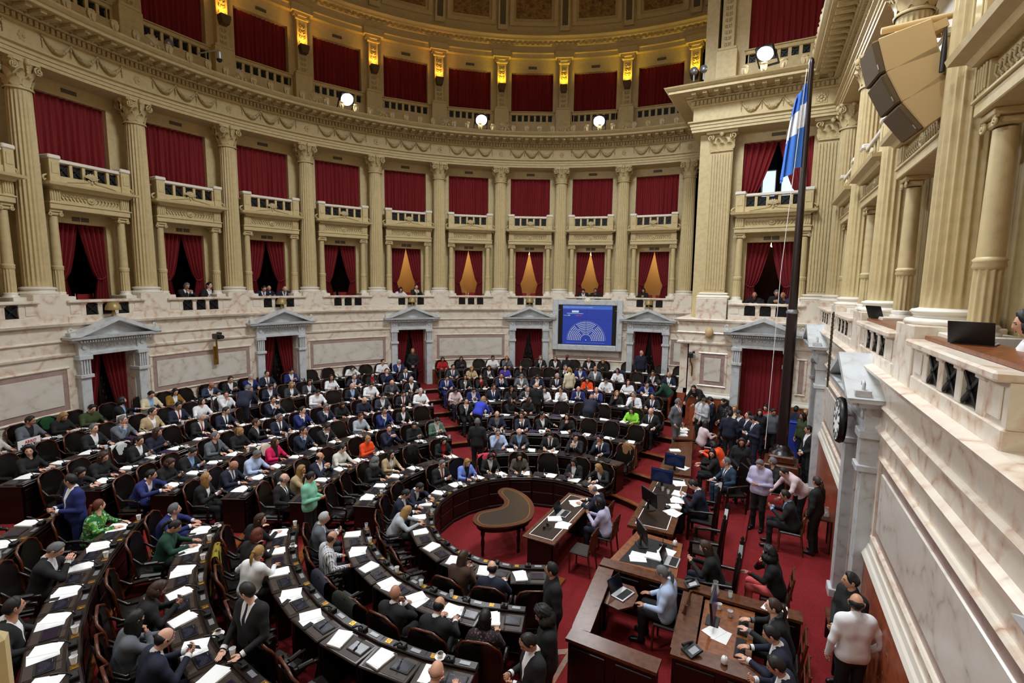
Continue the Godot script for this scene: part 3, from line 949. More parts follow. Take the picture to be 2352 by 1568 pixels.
	for i in range(11, 15):
		var b := bay_tf(i)
		seat.call(Transform3D(b.basis.orthonormalized(), b.origin), 3.45, true)

func along(p: PackedVector2Array, s: float) -> Transform3D:
	for i in p.size() - 1:
		var d := p[i].distance_to(p[i + 1])
		if s <= d or i == p.size() - 2:
			var q := p[i].lerp(p[i + 1], s / d)
			var t := (p[i + 1] - p[i]) / d
			# x along the wall, z inward
			return Transform3D(Basis(Vector3(t.x, 0, t.y), Vector3.UP, Vector3(-t.y, 0, t.x)), Vector3(q.x, 0, q.y))
		s -= d
	return Transform3D()
# ---------------------------------------------------------------- lower walls, doors, floor, dome
func panel_frame(parent: Node, path: PackedVector2Array, y0: float, y1: float, d: float, slab: Material, inner := 0.0) -> void:
	var len := 0.0
	for i in path.size() - 1: len += path[i].distance_to(path[i + 1])
	var w := 0.07
	for yy in [y0, y1 - w]:
		part(parent, "panel_moulding", Mb.new().sweep([Vector2(d - 0.01, yy), Vector2(d + 0.03, yy + 0.005), Vector2(d + 0.05, yy + w * 0.5), Vector2(d + 0.03, yy + w - 0.005), Vector2(d - 0.01, yy + w)], path), M.marble)
	for s in [0.0, len - w]:
		var p := PackedVector2Array()
		var a := along(path, s)
		var b := along(path, s + w)
		p.append(Vector2(a.origin.x, a.origin.z))
		p.append(Vector2(b.origin.x, b.origin.z))
		part(parent, "panel_moulding", Mb.new().sweep([Vector2(d - 0.01, y0 + w), Vector2(d + 0.035, y0 + w), Vector2(d + 0.035, y1 - w), Vector2(d - 0.01, y1 - w)], p), M.marble)
	# veined slab set inside the frame
	var q := PackedVector2Array()
	var steps := maxi(1, int(len / 0.4))
	for i in steps + 1:
		var a := along(path, lerpf(0.2, len - 0.2, float(i) / steps))
		q.append(Vector2(a.origin.x, a.origin.z))
	part(parent, "border_slab", Mb.new().sweep([Vector2(d - 0.01, y0 + 0.05), Vector2(d + 0.008, y0 + 0.06), Vector2(d + 0.008, y1 - 0.06), Vector2(d - 0.01, y1 - 0.05)], sub(path, 0.05, len - 0.05)), M.marble_mauve)
	part(parent, "marble_slab", Mb.new().sweep([Vector2(d - 0.01, y0 + 0.2), Vector2(d + 0.03, y0 + 0.215), Vector2(d + 0.03, y1 - 0.215), Vector2(d - 0.01, y1 - 0.2)], q), slab)

func low_wall(parent: Node, path: PackedVector2Array, nslab := 1) -> void:
	part(parent, "dado", Mb.new().sweep([Vector2(0.40, 0.0), Vector2(0.40, 1.92), Vector2(0.1, 1.92)], path), M.marble_red)
	part(parent, "dado_moulding", Mb.new().sweep([Vector2(0.2, 1.92), Vector2(0.43, 1.92), Vector2(0.445, 1.96), Vector2(0.42, 2.02), Vector2(0.395, 2.05), Vector2(0.38, 2.12), Vector2(0.2, 2.14)], path), M.white_marble)
	part(parent, "field", Mb.new().sweep([Vector2(0.1, 2.12), Vector2(0.36, 2.12), Vector2(0.36, 3.82), Vector2(0.1, 3.82)], path), M.marble)

func sub(path: PackedVector2Array, s0: float, s1: float) -> PackedVector2Array:
	var q := PackedVector2Array()
	var k := maxi(1, int((s1 - s0) / 0.45))
	for i in k + 1:
		var a := along(path, lerpf(s0, s1, float(i) / k))
		q.append(Vector2(a.origin.x, a.origin.z))
	return q
func plen(path: PackedVector2Array) -> float:
	var len := 0.0
	for i in path.size() - 1: len += path[i].distance_to(path[i + 1])
	return len

func lower_walls() -> void:
	var w := struct("wall_lower_curved", "pale veined marble lower wall of the hemicycle")
	var edges := [-94.4, -86.85, -81.15, -62.85, -57.15, -38.85, -33.15, -14.85, -9.15, 9.15, 14.85, 33.15, 38.85, 57.15, 62.85, 81.15, 86.85, 94.4]
	for i in range(0, edges.size(), 2):
		var p := arc(edges[i], edges[i + 1], 1.6)
		low_wall(w, p)
		var l := plen(p)
		if l > 3.0: panel_frame(w, sub(p, 0.45, l - 0.45), 2.32, 3.56, 0.36, M.marble_panel)
		elif i > 10: panel_frame(w, sub(p, 0.3, l - 0.35), 2.32, 3.56, 0.36, M.marble_panel)
	var r := struct("wall_right", "pale veined marble lower wall behind the dais")
	var wing := struct("wall_wing", "short marble wall behind the flagpole")
	low_wall(wing, line(Vector2(13.4, 1.05), Vector2(WX, 1.05)))
	for q in [[1.05, 2.74], [4.1, zc(WX)]]:
		var p := line(Vector2(WX, q[0]), Vector2(WX, q[1]))
		low_wall(wing, p)
		panel_frame(wing, sub(p, 0.35, plen(p) - (0.4 if q[0] < 2 else 0.55)), 2.32, 3.56, 0.36, M.marble_panel)
	for q in [[WX, 7.58, 0], [6.22, 0.88, 1], [-0.48, -6.82, 1], [-8.18, -9.5, 0]]:
		var p := rw(q[0], q[1])
		low_wall(r, p)
		if q[2] == 1: 
			panel_frame(r, sub(p, 0.5, minf(plen(p) - 0.55, 5.2)), 2.32, 3.56, 0.36, M.marble_panel)
			if plen(p) > 7.0: panel_frame(r, sub(p, 5.9, plen(p) - 0.3), 2.32, 3.56, 0.36, M.marble_panel)
	var l := struct("wall_left", "plain marble wall of the near wing")
	low_wall(l, line(Vector2(-WX, zc(-WX)), Vector2(-WX, 1.05)))
	low_wall(l, line(Vector2(-WX, 1.05), Vector2(-13.4, 1.05)))
	part(l, "upper_wall", Mb.new().bb(-10.9, -10.6, 4.3, 26, 0.9, 7.0), M.cream)
	part(l, "upper_wall_end", Mb.new().bb(-10.7, -9.6, 12.4, 26, 0.9, 6.6), M.cream)
	var t3 := struct("trim_3", "marble ledge and mouldings below the boxes")
	var path := full_path()
	part(t3, "string_moulding", Mb.new().sweep([Vector2(0.1, 3.82), Vector2(0.38, 3.82), Vector2(0.42, 3.84), Vector2(0.435, 3.89), Vector2(0.40, 3.92), Vector2(0.375, 3.94), Vector2(0.375, 4.2)], path, false), M.marble)
	part(t3, "torus", Mb.new().sweep([Vector2(0.375, 4.2), Vector2(0.42, 4.215), Vector2(0.435, 4.24), Vector2(0.42, 4.265), Vector2(0.39, 4.28), Vector2(0.39, 4.36)], path, false), M.marble)
	part(t3, "ledge", Mb.new().sweep([Vector2(0.39, 4.34), Vector2(0.40, 4.62), Vector2(0.52, 4.65), Vector2(0.55, 4.71), Vector2(0.42, 4.74), Vector2(0.0, 4.76)], path, false), M.marble)
	# upper enclosure of wing and straight wall
	var up := struct("wall_upper_enclosure", "cream wall above the attic on the flat sides")
	var pp := PackedVector2Array([Vector2(14.2, 1.05), Vector2(WX, 1.05), Vector2(WX, zc(WX)), Vector2(-WX, zc(-WX)), Vector2(-WX, 1.05), Vector2(-14.2, 1.05)])
	part(up, "plain_wall", Mb.new().sweep([Vector2(-0.1, 17.0), Vector2(-0.1, 27.0)], pp, false), M.cream)
	part(up, "return_wall", Mb.new().bb(9.6, 14.5, 4.2, 17.1, 1.0, 1.4), M.cream)
	part(up, "return_wall", Mb.new().bb(-14.5, -9.6, 4.2, 17.1, 1.0, 1.4), M.cream)
	part(up, "backing", Mb.new().bb(12.4, 12.6, 7.8, 17.0, 1.0, 6.0).bb(10.1, 10.3, 0.0, 4.3, 1.0, 6.0), M.cream)
	var ps := PackedVector2Array(arc(-100, -30, 3.0))
	part(up, "plain_wall", Mb.new().sweep([Vector2(-0.45, 4.3), Vector2(-0.45, 11.3)], ps, false), M.cream)
	part(up, "plain_wall", Mb.new().sweep([Vector2(-0.15, 12.3), Vector2(-0.15, 16.1)], ps, false), M.cream)
	part(up, "plain_wall", Mb.new().sweep([Vector2(-0.45, 4.3), Vector2(-0.45, 16.1)], rw(-5.1, -9.6), false), M.cream)
	part(up, "soffit", Mb.new().sweep([Vector2(-0.8, 11.2), Vector2(-0.3, 11.2)], path, false), M.cream)

func doors() -> void:
	var d := struct("door_1")
	var jm := Mb.new()
	part(d, "lintel", Mb.new().bb(-0.92, 0.92, 3.8, 3.9, 0.3, 0.56, 0.01), M.marble_grey)
	part(d, "frieze", Mb.new().bb(-0.68, 0.68, 3.9, 4.16, 0.3, 0.5), M.marble_grey)
	var rel := Mb.new()
	for k in 12:
		var x := -0.6 + 1.2 * k / 11.0
		rel.ball(Vector3(x, 4.03 + 0.03 * (k % 2), 0.5), Vector3(0.05, 0.06, 0.02), 4, 6)
	part(d, "frieze_relief", rel, M.marble_grey)
	for s in [-1.0, 1.0]:
		var j := part(d, "jamb", Mb.new().bb(s * 0.78 - 0.13, s * 0.78 + 0.13, 0.0, 3.25, 0.2, 0.55, 0.012).bb(s * 0.78 - 0.16, s * 0.78 + 0.16, 0.0, 0.45, 0.2, 0.6, 0.015), M.marble_grey)
		var cap := Mb.new().bb(s * 0.78 - 0.17, s * 0.78 + 0.17, 3.2, 3.3, 0.2, 0.62, 0.012).bb(s * 0.78 - 0.17, s * 0.78 + 0.17, 3.7, 3.82, 0.2, 0.62, 0.012)
		for k in 4: cap.bb(s * 0.78 - 0.12 + 0.066 * k, s * 0.78 - 0.12 + 0.066 * k + 0.04, 3.3, 3.7, 0.5, 0.585, 0.006)
		cap.bb(s * 0.78 - 0.12, s * 0.78 + 0.12, 3.3, 3.7, 0.2, 0.54)
		part(j, "fluted_capital", cap, M.marble_grey)
		part(j, "rosette_block", Mb.new().bb(s * 0.78 - 0.14, s * 0.78 + 0.14, 3.88, 4.18, 0.3, 0.56, 0.01).ball(Vector3(s * 0.78, 4.03, 0.57), Vector3(0.07, 0.07, 0.025), 5, 8), M.marble_grey)
	part(d, "cornice", Mb.new().sweep([Vector2(0, 4.16), Vector2(0.16, 4.18), Vector2(0.16, 4.24), Vector2(0.3, 4.27), Vector2(0.32, 4.35), Vector2(0, 4.36)], PackedVector2Array([Vector2(-0.9, 0.2), Vector2(-0.9, 0.5), Vector2(0.9, 0.5), Vector2(0.9, 0.2)])), M.marble_grey)
	var den := Mb.new()
	for k in 28: den.box(Vector3(-0.93 + 1.86 * k / 27.0, 4.21, 0.7), Vector3(0.035, 0.05, 0.07))
	part(d, "dentils", den, M.marble_grey).set_meta("kind", "stuff")
	part(d, "tympanum", Mb.new().prism(PackedVector2Array([Vector2(-0.95, 4.34), Vector2(0.95, 4.34), Vector2(0, 4.74)]), 0.2, 0.56), M.marble_grey)
	for s in [-1.0, 1.0]:
		var rk := PackedVector2Array([Vector2(s * 1.24, 4.34), Vector2(0, 4.86), Vector2(0, 4.74), Vector2(s * 1.0, 4.34)])
		part(d, "raking_cornice", Mb.new().prism(rk, 0.2, 0.84), M.marble_grey)
		part(d, "acroterion", Mb.new().bb(s * 1.13 - 0.07, s * 1.13 + 0.07, 4.36, 4.46, 0.55, 0.75, 0.01).tube([Vector3(s * 1.17, 4.47, 0.65), Vector3(s * 1.17, 4.55, 0.65), Vector3(s * 1.12, 4.58, 0.65), Vector3(s * 1.09, 4.53, 0.65)], 0.025, 5), M.marble_grey)
		# leaves of the padded door
		var lf := part(d, "leaf", Mb.new().bb(minf(s * 0.01, s * 0.65), maxf(s * 0.01, s * 0.65), 0.0, 3.8, -0.3, -0.22, 0.01), M.leather)
		var tuft := Mb.new()
		for yy in 12:
			for xx in 4:
				tuft.ball(Vector3(s * (0.1 + 0.145 * xx + 0.07 * (yy % 2)), 1.3 + 0.21 * yy, -0.215), Vector3(0.055, 0.075, 0.02), 4, 6)
		part(lf, "padding", tuft, M.leather)
		part(d, "reveal", Mb.new().bb(minf(s * 0.64, s * 0.7), maxf(s * 0.64, s * 0.7), 0.0, 3.82, -0.35, 0.36), M.marble)
	part(d, "door_bar", Mb.new().bb(-0.04, 0.04, 0.0, 3.8, -0.26, -0.19, 0.01), M.wood_dark)
	part(d, "reveal_top", Mb.new().bb(-0.7, 0.7, 3.8, 3.86, -0.35, 0.36), M.marble)
	part(d, "helmet", Mb.new().lathe([Vector2(0.19, 5.02), Vector2(0.19, 5.06), Vector2(0.17, 5.15), Vector2(0.11, 5.23), Vector2(0.0, 5.26)], 14, Vector3(-0.0, 0, 0.62)).tube([Vector3(0, 4.86, 0.62), Vector3(0, 5.03, 0.62)], [0.06, 0.03], 8), M.gold_paint)
	var half := {}
	for s in [-1.0, 1.0]: half[s] = drape_mesh(1.28, 0.4, 3.8, s, 0.6, 0.42).mesh()
	var shut := curtain_mesh(1.28, 0.4, 3.8, 9, 0.05, 77).mesh()
	var spots := []
	for k in 8: spots.append([-84.0 + 24.0 * k, 0])
	var n := 0
	var helm: Node
	var names := ["", "", "", "leftmost doorway", "second doorway from the left", "third doorway from the left", "doorway left of the big screen", "doorway right of the big screen", "doorway behind the flagpole", "far doorway of the right wall", "doorway under the clock", "nearest doorway at the right edge"]
	for k in range(3, 12):
		var tf: Transform3D
		if k < 8:
			var th := -84.0 + 24.0 * k
			tf = Transform3D(Basis(Vector3.UP, deg_to_rad(-th)), dirv(th) * 13.48)
		elif k == 8: tf = Transform3D(Basis(Vector3.UP, -PI / 2), Vector3(WX, 0, 3.42))
		else:
			var x: float = [6.9, 0.2, -7.5][k - 9]
			tf = Transform3D(Basis(Vector3.UP, deg_to_rad(-177.4)), Vector3(x, 0, zc(x)))
		var o: Node3D = d
		if n > 0:
			o = d.duplicate()
			o.name = "door_%d" % (n + 1)
			add_child(o, true)
		o.set_meta("label", "grey marble pediment door surround, " + names[k])
		o.transform = tf
		if n == 0: helm = o.get_node("helmet")
		elif k >= 8: o.get_node("helmet").free()
		n += 1
		if k == 8:
			var c := part(self, numbered("door_curtain"), shut, M.velvet)
			c.transform = tf * Transform3D(Basis(), Vector3(0, 0, -0.05))
			tag(c, "closed wine-red curtain in the " + names[k], "curtain", "doorway curtains")
		else:
			for s in [-1.0, 1.0]:
				var c := part(self, numbered("door_curtain"), half[s], M.velvet)
				c.transform = tf * Transform3D(Basis(), Vector3(0, 0, -0.03))
				tag(c, "red curtain at the %s side of the %s" % ["left" if s < 0 else "right", names[k]], "curtain", "doorway curtains")

const ROW0 := 2.8
const STEP := 1.4
func row_r(i: int) -> float: return ROW0 + STEP * i
func row_y(i: int) -> float: return 0.183 * i
func row_cz(r: float) -> float: return -0.7 * clampf((12.6 - r) / 9.8, 0.0, 1.0)
func edge_r(i: int) -> float: return row_r(i - 1) + 0.62   # front edge of tier i
func end_ang(r: float, z: float) -> float:
	return rad_to_deg(acos(clampf((row_cz(r) - z) / r, -1.0, 1.0)))

func floor_tiers() -> void:
	var f := struct("floor", "red carpeted tiers, pit and dais")
	part(f, "pit_carpet", Mb.new().bb(-3.6, 3.6, -0.2, 0.0, -4.4, 1.56), M.carpet)
	for i in range(1, 8):
		var r0 := edge_r(i)
		var r1 := edge_r(i + 1) if i < 7 else 13.4
		var m := Mb.new()
		var p := PackedVector3Array()
		var k := 80
		for r in [r0, r1]:
			var a1 := end_ang(r, 1.56 if r < 9 else 1.1)
			for j in k + 1:
				var d := dirv(lerpf(-a1, a1, float(j) / k))
				p.append(Vector3(d.x * r, row_y(i), d.z * r + row_cz(r)))
		m.grid(p, 2, k + 1, false, false)
		if m.n[0].y < 0:
			m = Mb.new()
			m.grid(p, 2, k + 1, false, true)
		part(f, "tier_carpet", m, M.carpet)
		var a0 := end_ang(r0, 1.56 if r0 < 9 else 1.1)
		var ap := arc(-a0, a0, 2.0, r0, row_cz(r0))
		part(f, "riser", Mb.new().sweep([Vector2(0, row_y(i - 1) - 0.02), Vector2(0.0, row_y(i) - 0.03)], ap, false), M.wood_dark)
		part(f, "nosing", Mb.new().sweep([Vector2(-0.09, row_y(i) - 0.035), Vector2(0.03, row_y(i) - 0.035), Vector2(0.035, row_y(i) - 0.015), Vector2(0.02, row_y(i) + 0.006), Vector2(-0.09, row_y(i) + 0.006)], ap), M.wood_warm)
	part(f, "dais_carpet", Mb.new().bb(-9.2, 9.2, -0.1, 0.3, 1.56, 6.0), M.carpet)
	part(f, "dais_edge", Mb.new().bb(-9.2, 9.2, 0.2, 0.306, 1.5, 1.6, 0.012), M.wood_warm)
	part(f, "dais_step", Mb.new().bb(-1.4, 9.1, 0.3, 0.42, 3.55, 3.62, 0.008), M.carpet)
	part(f, "platform_strip", Mb.new().bb(-3.1, -0.75, 0.0, 0.05, 0.48, 0.58, 0.01).bb(-0.85, -0.75, 0.0, 0.05, -0.1, 0.5, 0.01), M.wood_warm)

func dome() -> void:
	var c := struct("ceiling", "coffered dome with painted panels and ribs")
	var P := func(lon: float, t: float, off: float) -> Vector3:
		var r := (13.25 - off) * cos(deg_to_rad(t))
		var d := dirv(lon)
		return Vector3(d.x * r, 16.8 + (9.2 - off) * sin(deg_to_rad(t)), d.z * r)
	var sheet := func(l0: float, l1: float, t0: float, t1: float, off: float, nl: int, nt: int) -> Mb:
		var p := PackedVector3Array()
		for a in nt + 1:
			for b in nl + 1: p.append(P.call(lerpf(l0, l1, float(b) / nl), lerpf(t0, t1, float(a) / nt), off))
		return Mb.new().grid(p, nt + 1, nl + 1, false, false)
	part(c, "shell", sheet.call(-180.0, 180.0, 0.0, 89.5, 0.0, 120, 24), M.cream)
	var bar := func(l0: float, l1: float, t0: float, t1: float, h: float) -> Mb:
		var m: Mb = sheet.call(l0, l1, t0, t1, h, 3, 4)
		for e in [[l0, l0, t0, t1], [l1, l1, t0, t1], [l0, l1, t0, t0], [l0, l1, t1, t1]]:
			for k in 4:
				var u0 := k / 4.0
				var u1 := (k + 1) / 4.0
				var la: float = lerpf(e[0], e[1], u0)
				var lb: float = lerpf(e[0], e[1], u1)
				var ta: float = lerpf(e[2], e[3], u0)
				var tb: float = lerpf(e[2], e[3], u1)
				m.quad(P.call(la, ta, 0.0), P.call(lb, tb, 0.0), P.call(lb, tb, h), P.call(la, ta, h))
		return m
	for i in range(-1, 11):
		var lon := -18.0 + 12.0 * i
		part(c, "rib", bar.call(lon - 0.9, lon + 0.9, 1.2, 40.0, 0.14), M.cream)
		part(c, "rib_band", bar.call(lon - 0.55, lon + 0.55, 2.4, 39.0, 0.17), M.vent)
		var m := lon + 6.0
		for b in [[m - 4.6, m + 4.6, 2.4, 3.4], [m - 4.6, m + 4.6, 26.0, 27.5], [m - 4.6, m - 3.9, 3.4, 26.0], [m + 3.9, m + 4.6, 3.4, 26.0]]:
			part(c, "coffer_frame", bar.call(b[0], b[1], b[2], b[3], 0.1), M.cream)
		part(c, "painted_panel", bar.call(m - 3.4, m + 3.4, 4.4, 25.0, 0.03), M.ceiling_painting)

func add_spot(at: Vector3, target: Vector3, e: float, ang: float, size: float, col: Color) -> SpotLight3D:
	var s := SpotLight3D.new()
	s.name = "floodlight_beam"
	s.light_color = col
	s.light_energy = e
	s.spot_angle = ang
	s.spot_angle_attenuation = 0.6
	s.light_size = size
	s.spot_range = 60
	s.shadow_enabled = true
	add_child(s, true)
	s.position = at
	s.look_at_from_position(at, target, Vector3.UP)
	return s

func lights() -> void:
	chandelier()
	var lamp := []
	for th in [-72.0, -48.0, -24.0, 23.6, 49.5, 73.2]:
		lamp.append([dirv(th) * 12.32 + Vector3(0, 12.86, 0), "on the cornice, "])
	lamp.append([Vector3(8.42, 13.0, 2.95), ""])
	lamp.append([Vector3(-8.85, 13.09, 2.95), ""])
	lamp.append([Vector3(-3.5, 13.05, 4.6), ""])
	var nm := ["", "", "", "leftmost lit one in view", "middle one of the curved cornice", "right one of the curved cornice", "on the cornice above the flagpole", "", ""]
	var proto: Node3D
	for i in lamp.size():
		var at: Vector3 = lamp[i][0]
		var tgt := Vector3(0, 3.0, 0.5) + (at * Vector3(0.12, 0, 0.12))
		var out := (tgt - at).normalized()
		add_spot(at + out * 0.16, tgt, FLOOD if i < 7 else FLOOD * 0.5, 58.0, 0.22, Color(0.97, 0.985, 1.0))
		if i in [3, 4, 5, 6]:
			var b := Basis.looking_at(out, Vector3.UP)
			var t := thing("floodlight", "glaring white floodlight, " + nm[i], "floodlight", at, 0.0, "floodlights on the cornice")
			t.basis = b
			part(t, "housing", Mb.new().bb(-0.26, 0.26, -0.22, 0.22, -0.02, 0.1, 0.02), M.black_matte)
			part(t, "lens", Mb.new().lathe([Vector2(0.23, 0.0), Vector2(0.21, 0.03), Vector2(0.0, 0.05)], 20, Vector3(0, 0, -0.02), false, Basis(Vector3.RIGHT, -PI / 2)), M.lamp_white)
			part(t, "bracket", Mb.new().bb(-0.3, -0.27, -0.42, 0.02, 0.02, 0.06).bb(0.27, 0.3, -0.42, 0.02, 0.02, 0.06).bb(-0.3, 0.3, -0.46, -0.42, 0.02, 0.08), M.black_matte)
const FLOOD := 26.0
const CROWN := 190.0
func chandelier() -> void:
	var t := thing("chandelier", "ring chandelier of shaded white lamps under the centre of the dome", "chandelier", Vector3(0, 18.6, 0.3))
	part(t, "ring", Mb.new().lathe([Vector2(2.1, 0.1), Vector2(2.3, 0.1), Vector2(2.35, 0.25), Vector2(2.1, 0.25)], 40), M.brass)
	part(t, "chain", Mb.new().tube([Vector3(0, 0.2, 0), Vector3(0, 7.4, 0)], 0.04, 6), M.brass)
	for k in 4:
		var d := Vector3(cos(PI / 2 * k), 0, sin(PI / 2 * k))
		part(t, "stay", Mb.new().tube([d * 2.15 + Vector3(0, 0.2, 0), Vector3(0, 1.6, 0)], 0.02, 5), M.brass)
	var globe := Mb.new().ball(Vector3.ZERO, Vector3(0.14, 0.14, 0.14), 6, 10).mesh()
	for k in 20: part(t, "lamp_globe", globe, M.lamp_globe).position = Vector3(cos(TAU * k / 20) * 2.2, -0.05, sin(TAU * k / 20) * 2.2)
	part(t, "shade", Mb.new().lathe([Vector2(2.75, -0.25), Vector2(2.5, 0.3), Vector2(1.2, 0.5), Vector2(0.0, 0.55)], 40), M.brass)
	var a := add_spot(Vector3(0, 18.35, 0.3), Vector3(0, 0, 0.301), CROWN, 68.0, 2.0, Color(0.95, 0.98, 1.0))
	a.name = "chandelier_light"
	a.spot_angle_attenuation = 0.22
# ---------------------------------------------------------------- people
const COL := {
	"black": Color(0.075, 0.075, 0.085), "navy": Color(0.085, 0.105, 0.19), "blue": Color(0.10, 0.14, 0.38), "grey": Color(0.37, 0.39, 0.42), "darkgrey": Color(0.19, 0.20, 0.22),
	"lightgrey": Color(0.66, 0.68, 0.71), "white": Color(0.90, 0.90, 0.91), "whiteshirt": Color(0.88, 0.89, 0.91), "cream": Color(0.85, 0.80, 0.68), "beige": Color(0.70, 0.61, 0.47),
	"mustard": Color(0.55, 0.40, 0.10), "olivegreen": Color(0.22, 0.27, 0.14), "red": Color(0.66, 0.07, 0.08), "pink": Color(0.75, 0.45, 0.45), "hotpink": Color(0.82, 0.05, 0.34),
	"orange": Color(0.92, 0.30, 0.09), "puffer": Color(0.84, 0.83, 0.79), "skyblue": Color(0.55, 0.68, 0.85), "paleblue": Color(0.68, 0.75, 0.87), "mint": Color(0.50, 0.76, 0.65),
	"royal": Color(0.20, 0.25, 0.74), "violet": Color(0.27, 0.20, 0.60), "palepink": Color(0.84, 0.75, 0.76), "periwinkle": Color(0.44, 0.54, 0.86), "taupe": Color(0.30, 0.27, 0.24),
	"sage": Color(0.33, 0.43, 0.37), "lime": Color(0.56, 0.86, 0.26), "deepgreen": Color(0.07, 0.24, 0.17), "steelblue": Color(0.17, 0.22, 0.31), "teal": Color(0.11, 0.20, 0.29),
	"lavender": Color(0.72, 0.70, 0.82), "brown": Color(0.26, 0.17, 0.13), "polka": Color(0.09, 0.09, 0.10), "greenprint": Color(1, 1, 1), "redprint": Color(1, 1, 1), "whitepattern": Color(1, 1, 1), "striped": Color(1, 1, 1), "-": Color(0.1, 0.1, 0.1)}
const HAIRC := {"k": Color(0.035, 0.03, 0.03), "d": Color(0.085, 0.06, 0.05), "n": Color(0.21, 0.12, 0.07), "a": Color(0.36, 0.13, 0.06), "g": Color(0.38, 0.38, 0.39), "w": Color(0.68, 0.68, 0.69), "y": Color(0.62, 0.47, 0.27), "-": Color(0.3, 0.25, 0.2)}

func cap_sdf(field: PackedFloat32Array, ids: PackedByteArray, dim: Vector3i, o: Vector3, h: float, a: Vector3, b: Vector3, ra: float, rb: float, flat: float, id: int, k: float) -> void:
	var mr := maxf(ra, rb) + 0.05
	var lo := ((a.min(b) - Vector3.ONE * mr - o) / h).floor()
	var hi := ((a.max(b) + Vector3.ONE * mr - o) / h).ceil()
	var x0 := maxi(0, int(lo.x)); var x1 := mini(dim.x - 1, int(hi.x))
	var y0 := maxi(0, int(lo.y)); var y1 := mini(dim.y - 1, int(hi.y))
	var z0 := maxi(0, int(lo.z)); var z1 := mini(dim.z - 1, int(hi.z))
	var s := Vector3(1, 1, 1.0 / flat)
	var A := a * s
	var AB := (b - a) * s
	var inv := 1.0 / maxf(AB.dot(AB), 1e-9)
	var oz := o * s
	var dr := rb - ra
	for z in range(z0, z1 + 1):
		for y in range(y0, y1 + 1):
			var q := (z * dim.y + y) * dim.x + x0
			var p := Vector3(oz.x + x0 * h, oz.y + y * h, oz.z + z * h * s.z) - A
			for x in range(x0, x1 + 1):
				var t := clampf(p.dot(AB) * inv, 0.0, 1.0)
				var d := (p - AB * t).length() - ra - dr * t
				var f := field[q]
				if d < f:
					ids[q] = id
				var e := k - absf(d - f)
				if e > 0.0:
					field[q] = minf(d, f) - e * e / (4.0 * k)
				elif d < f:
					field[q] = d
				p.x += h
				q += 1

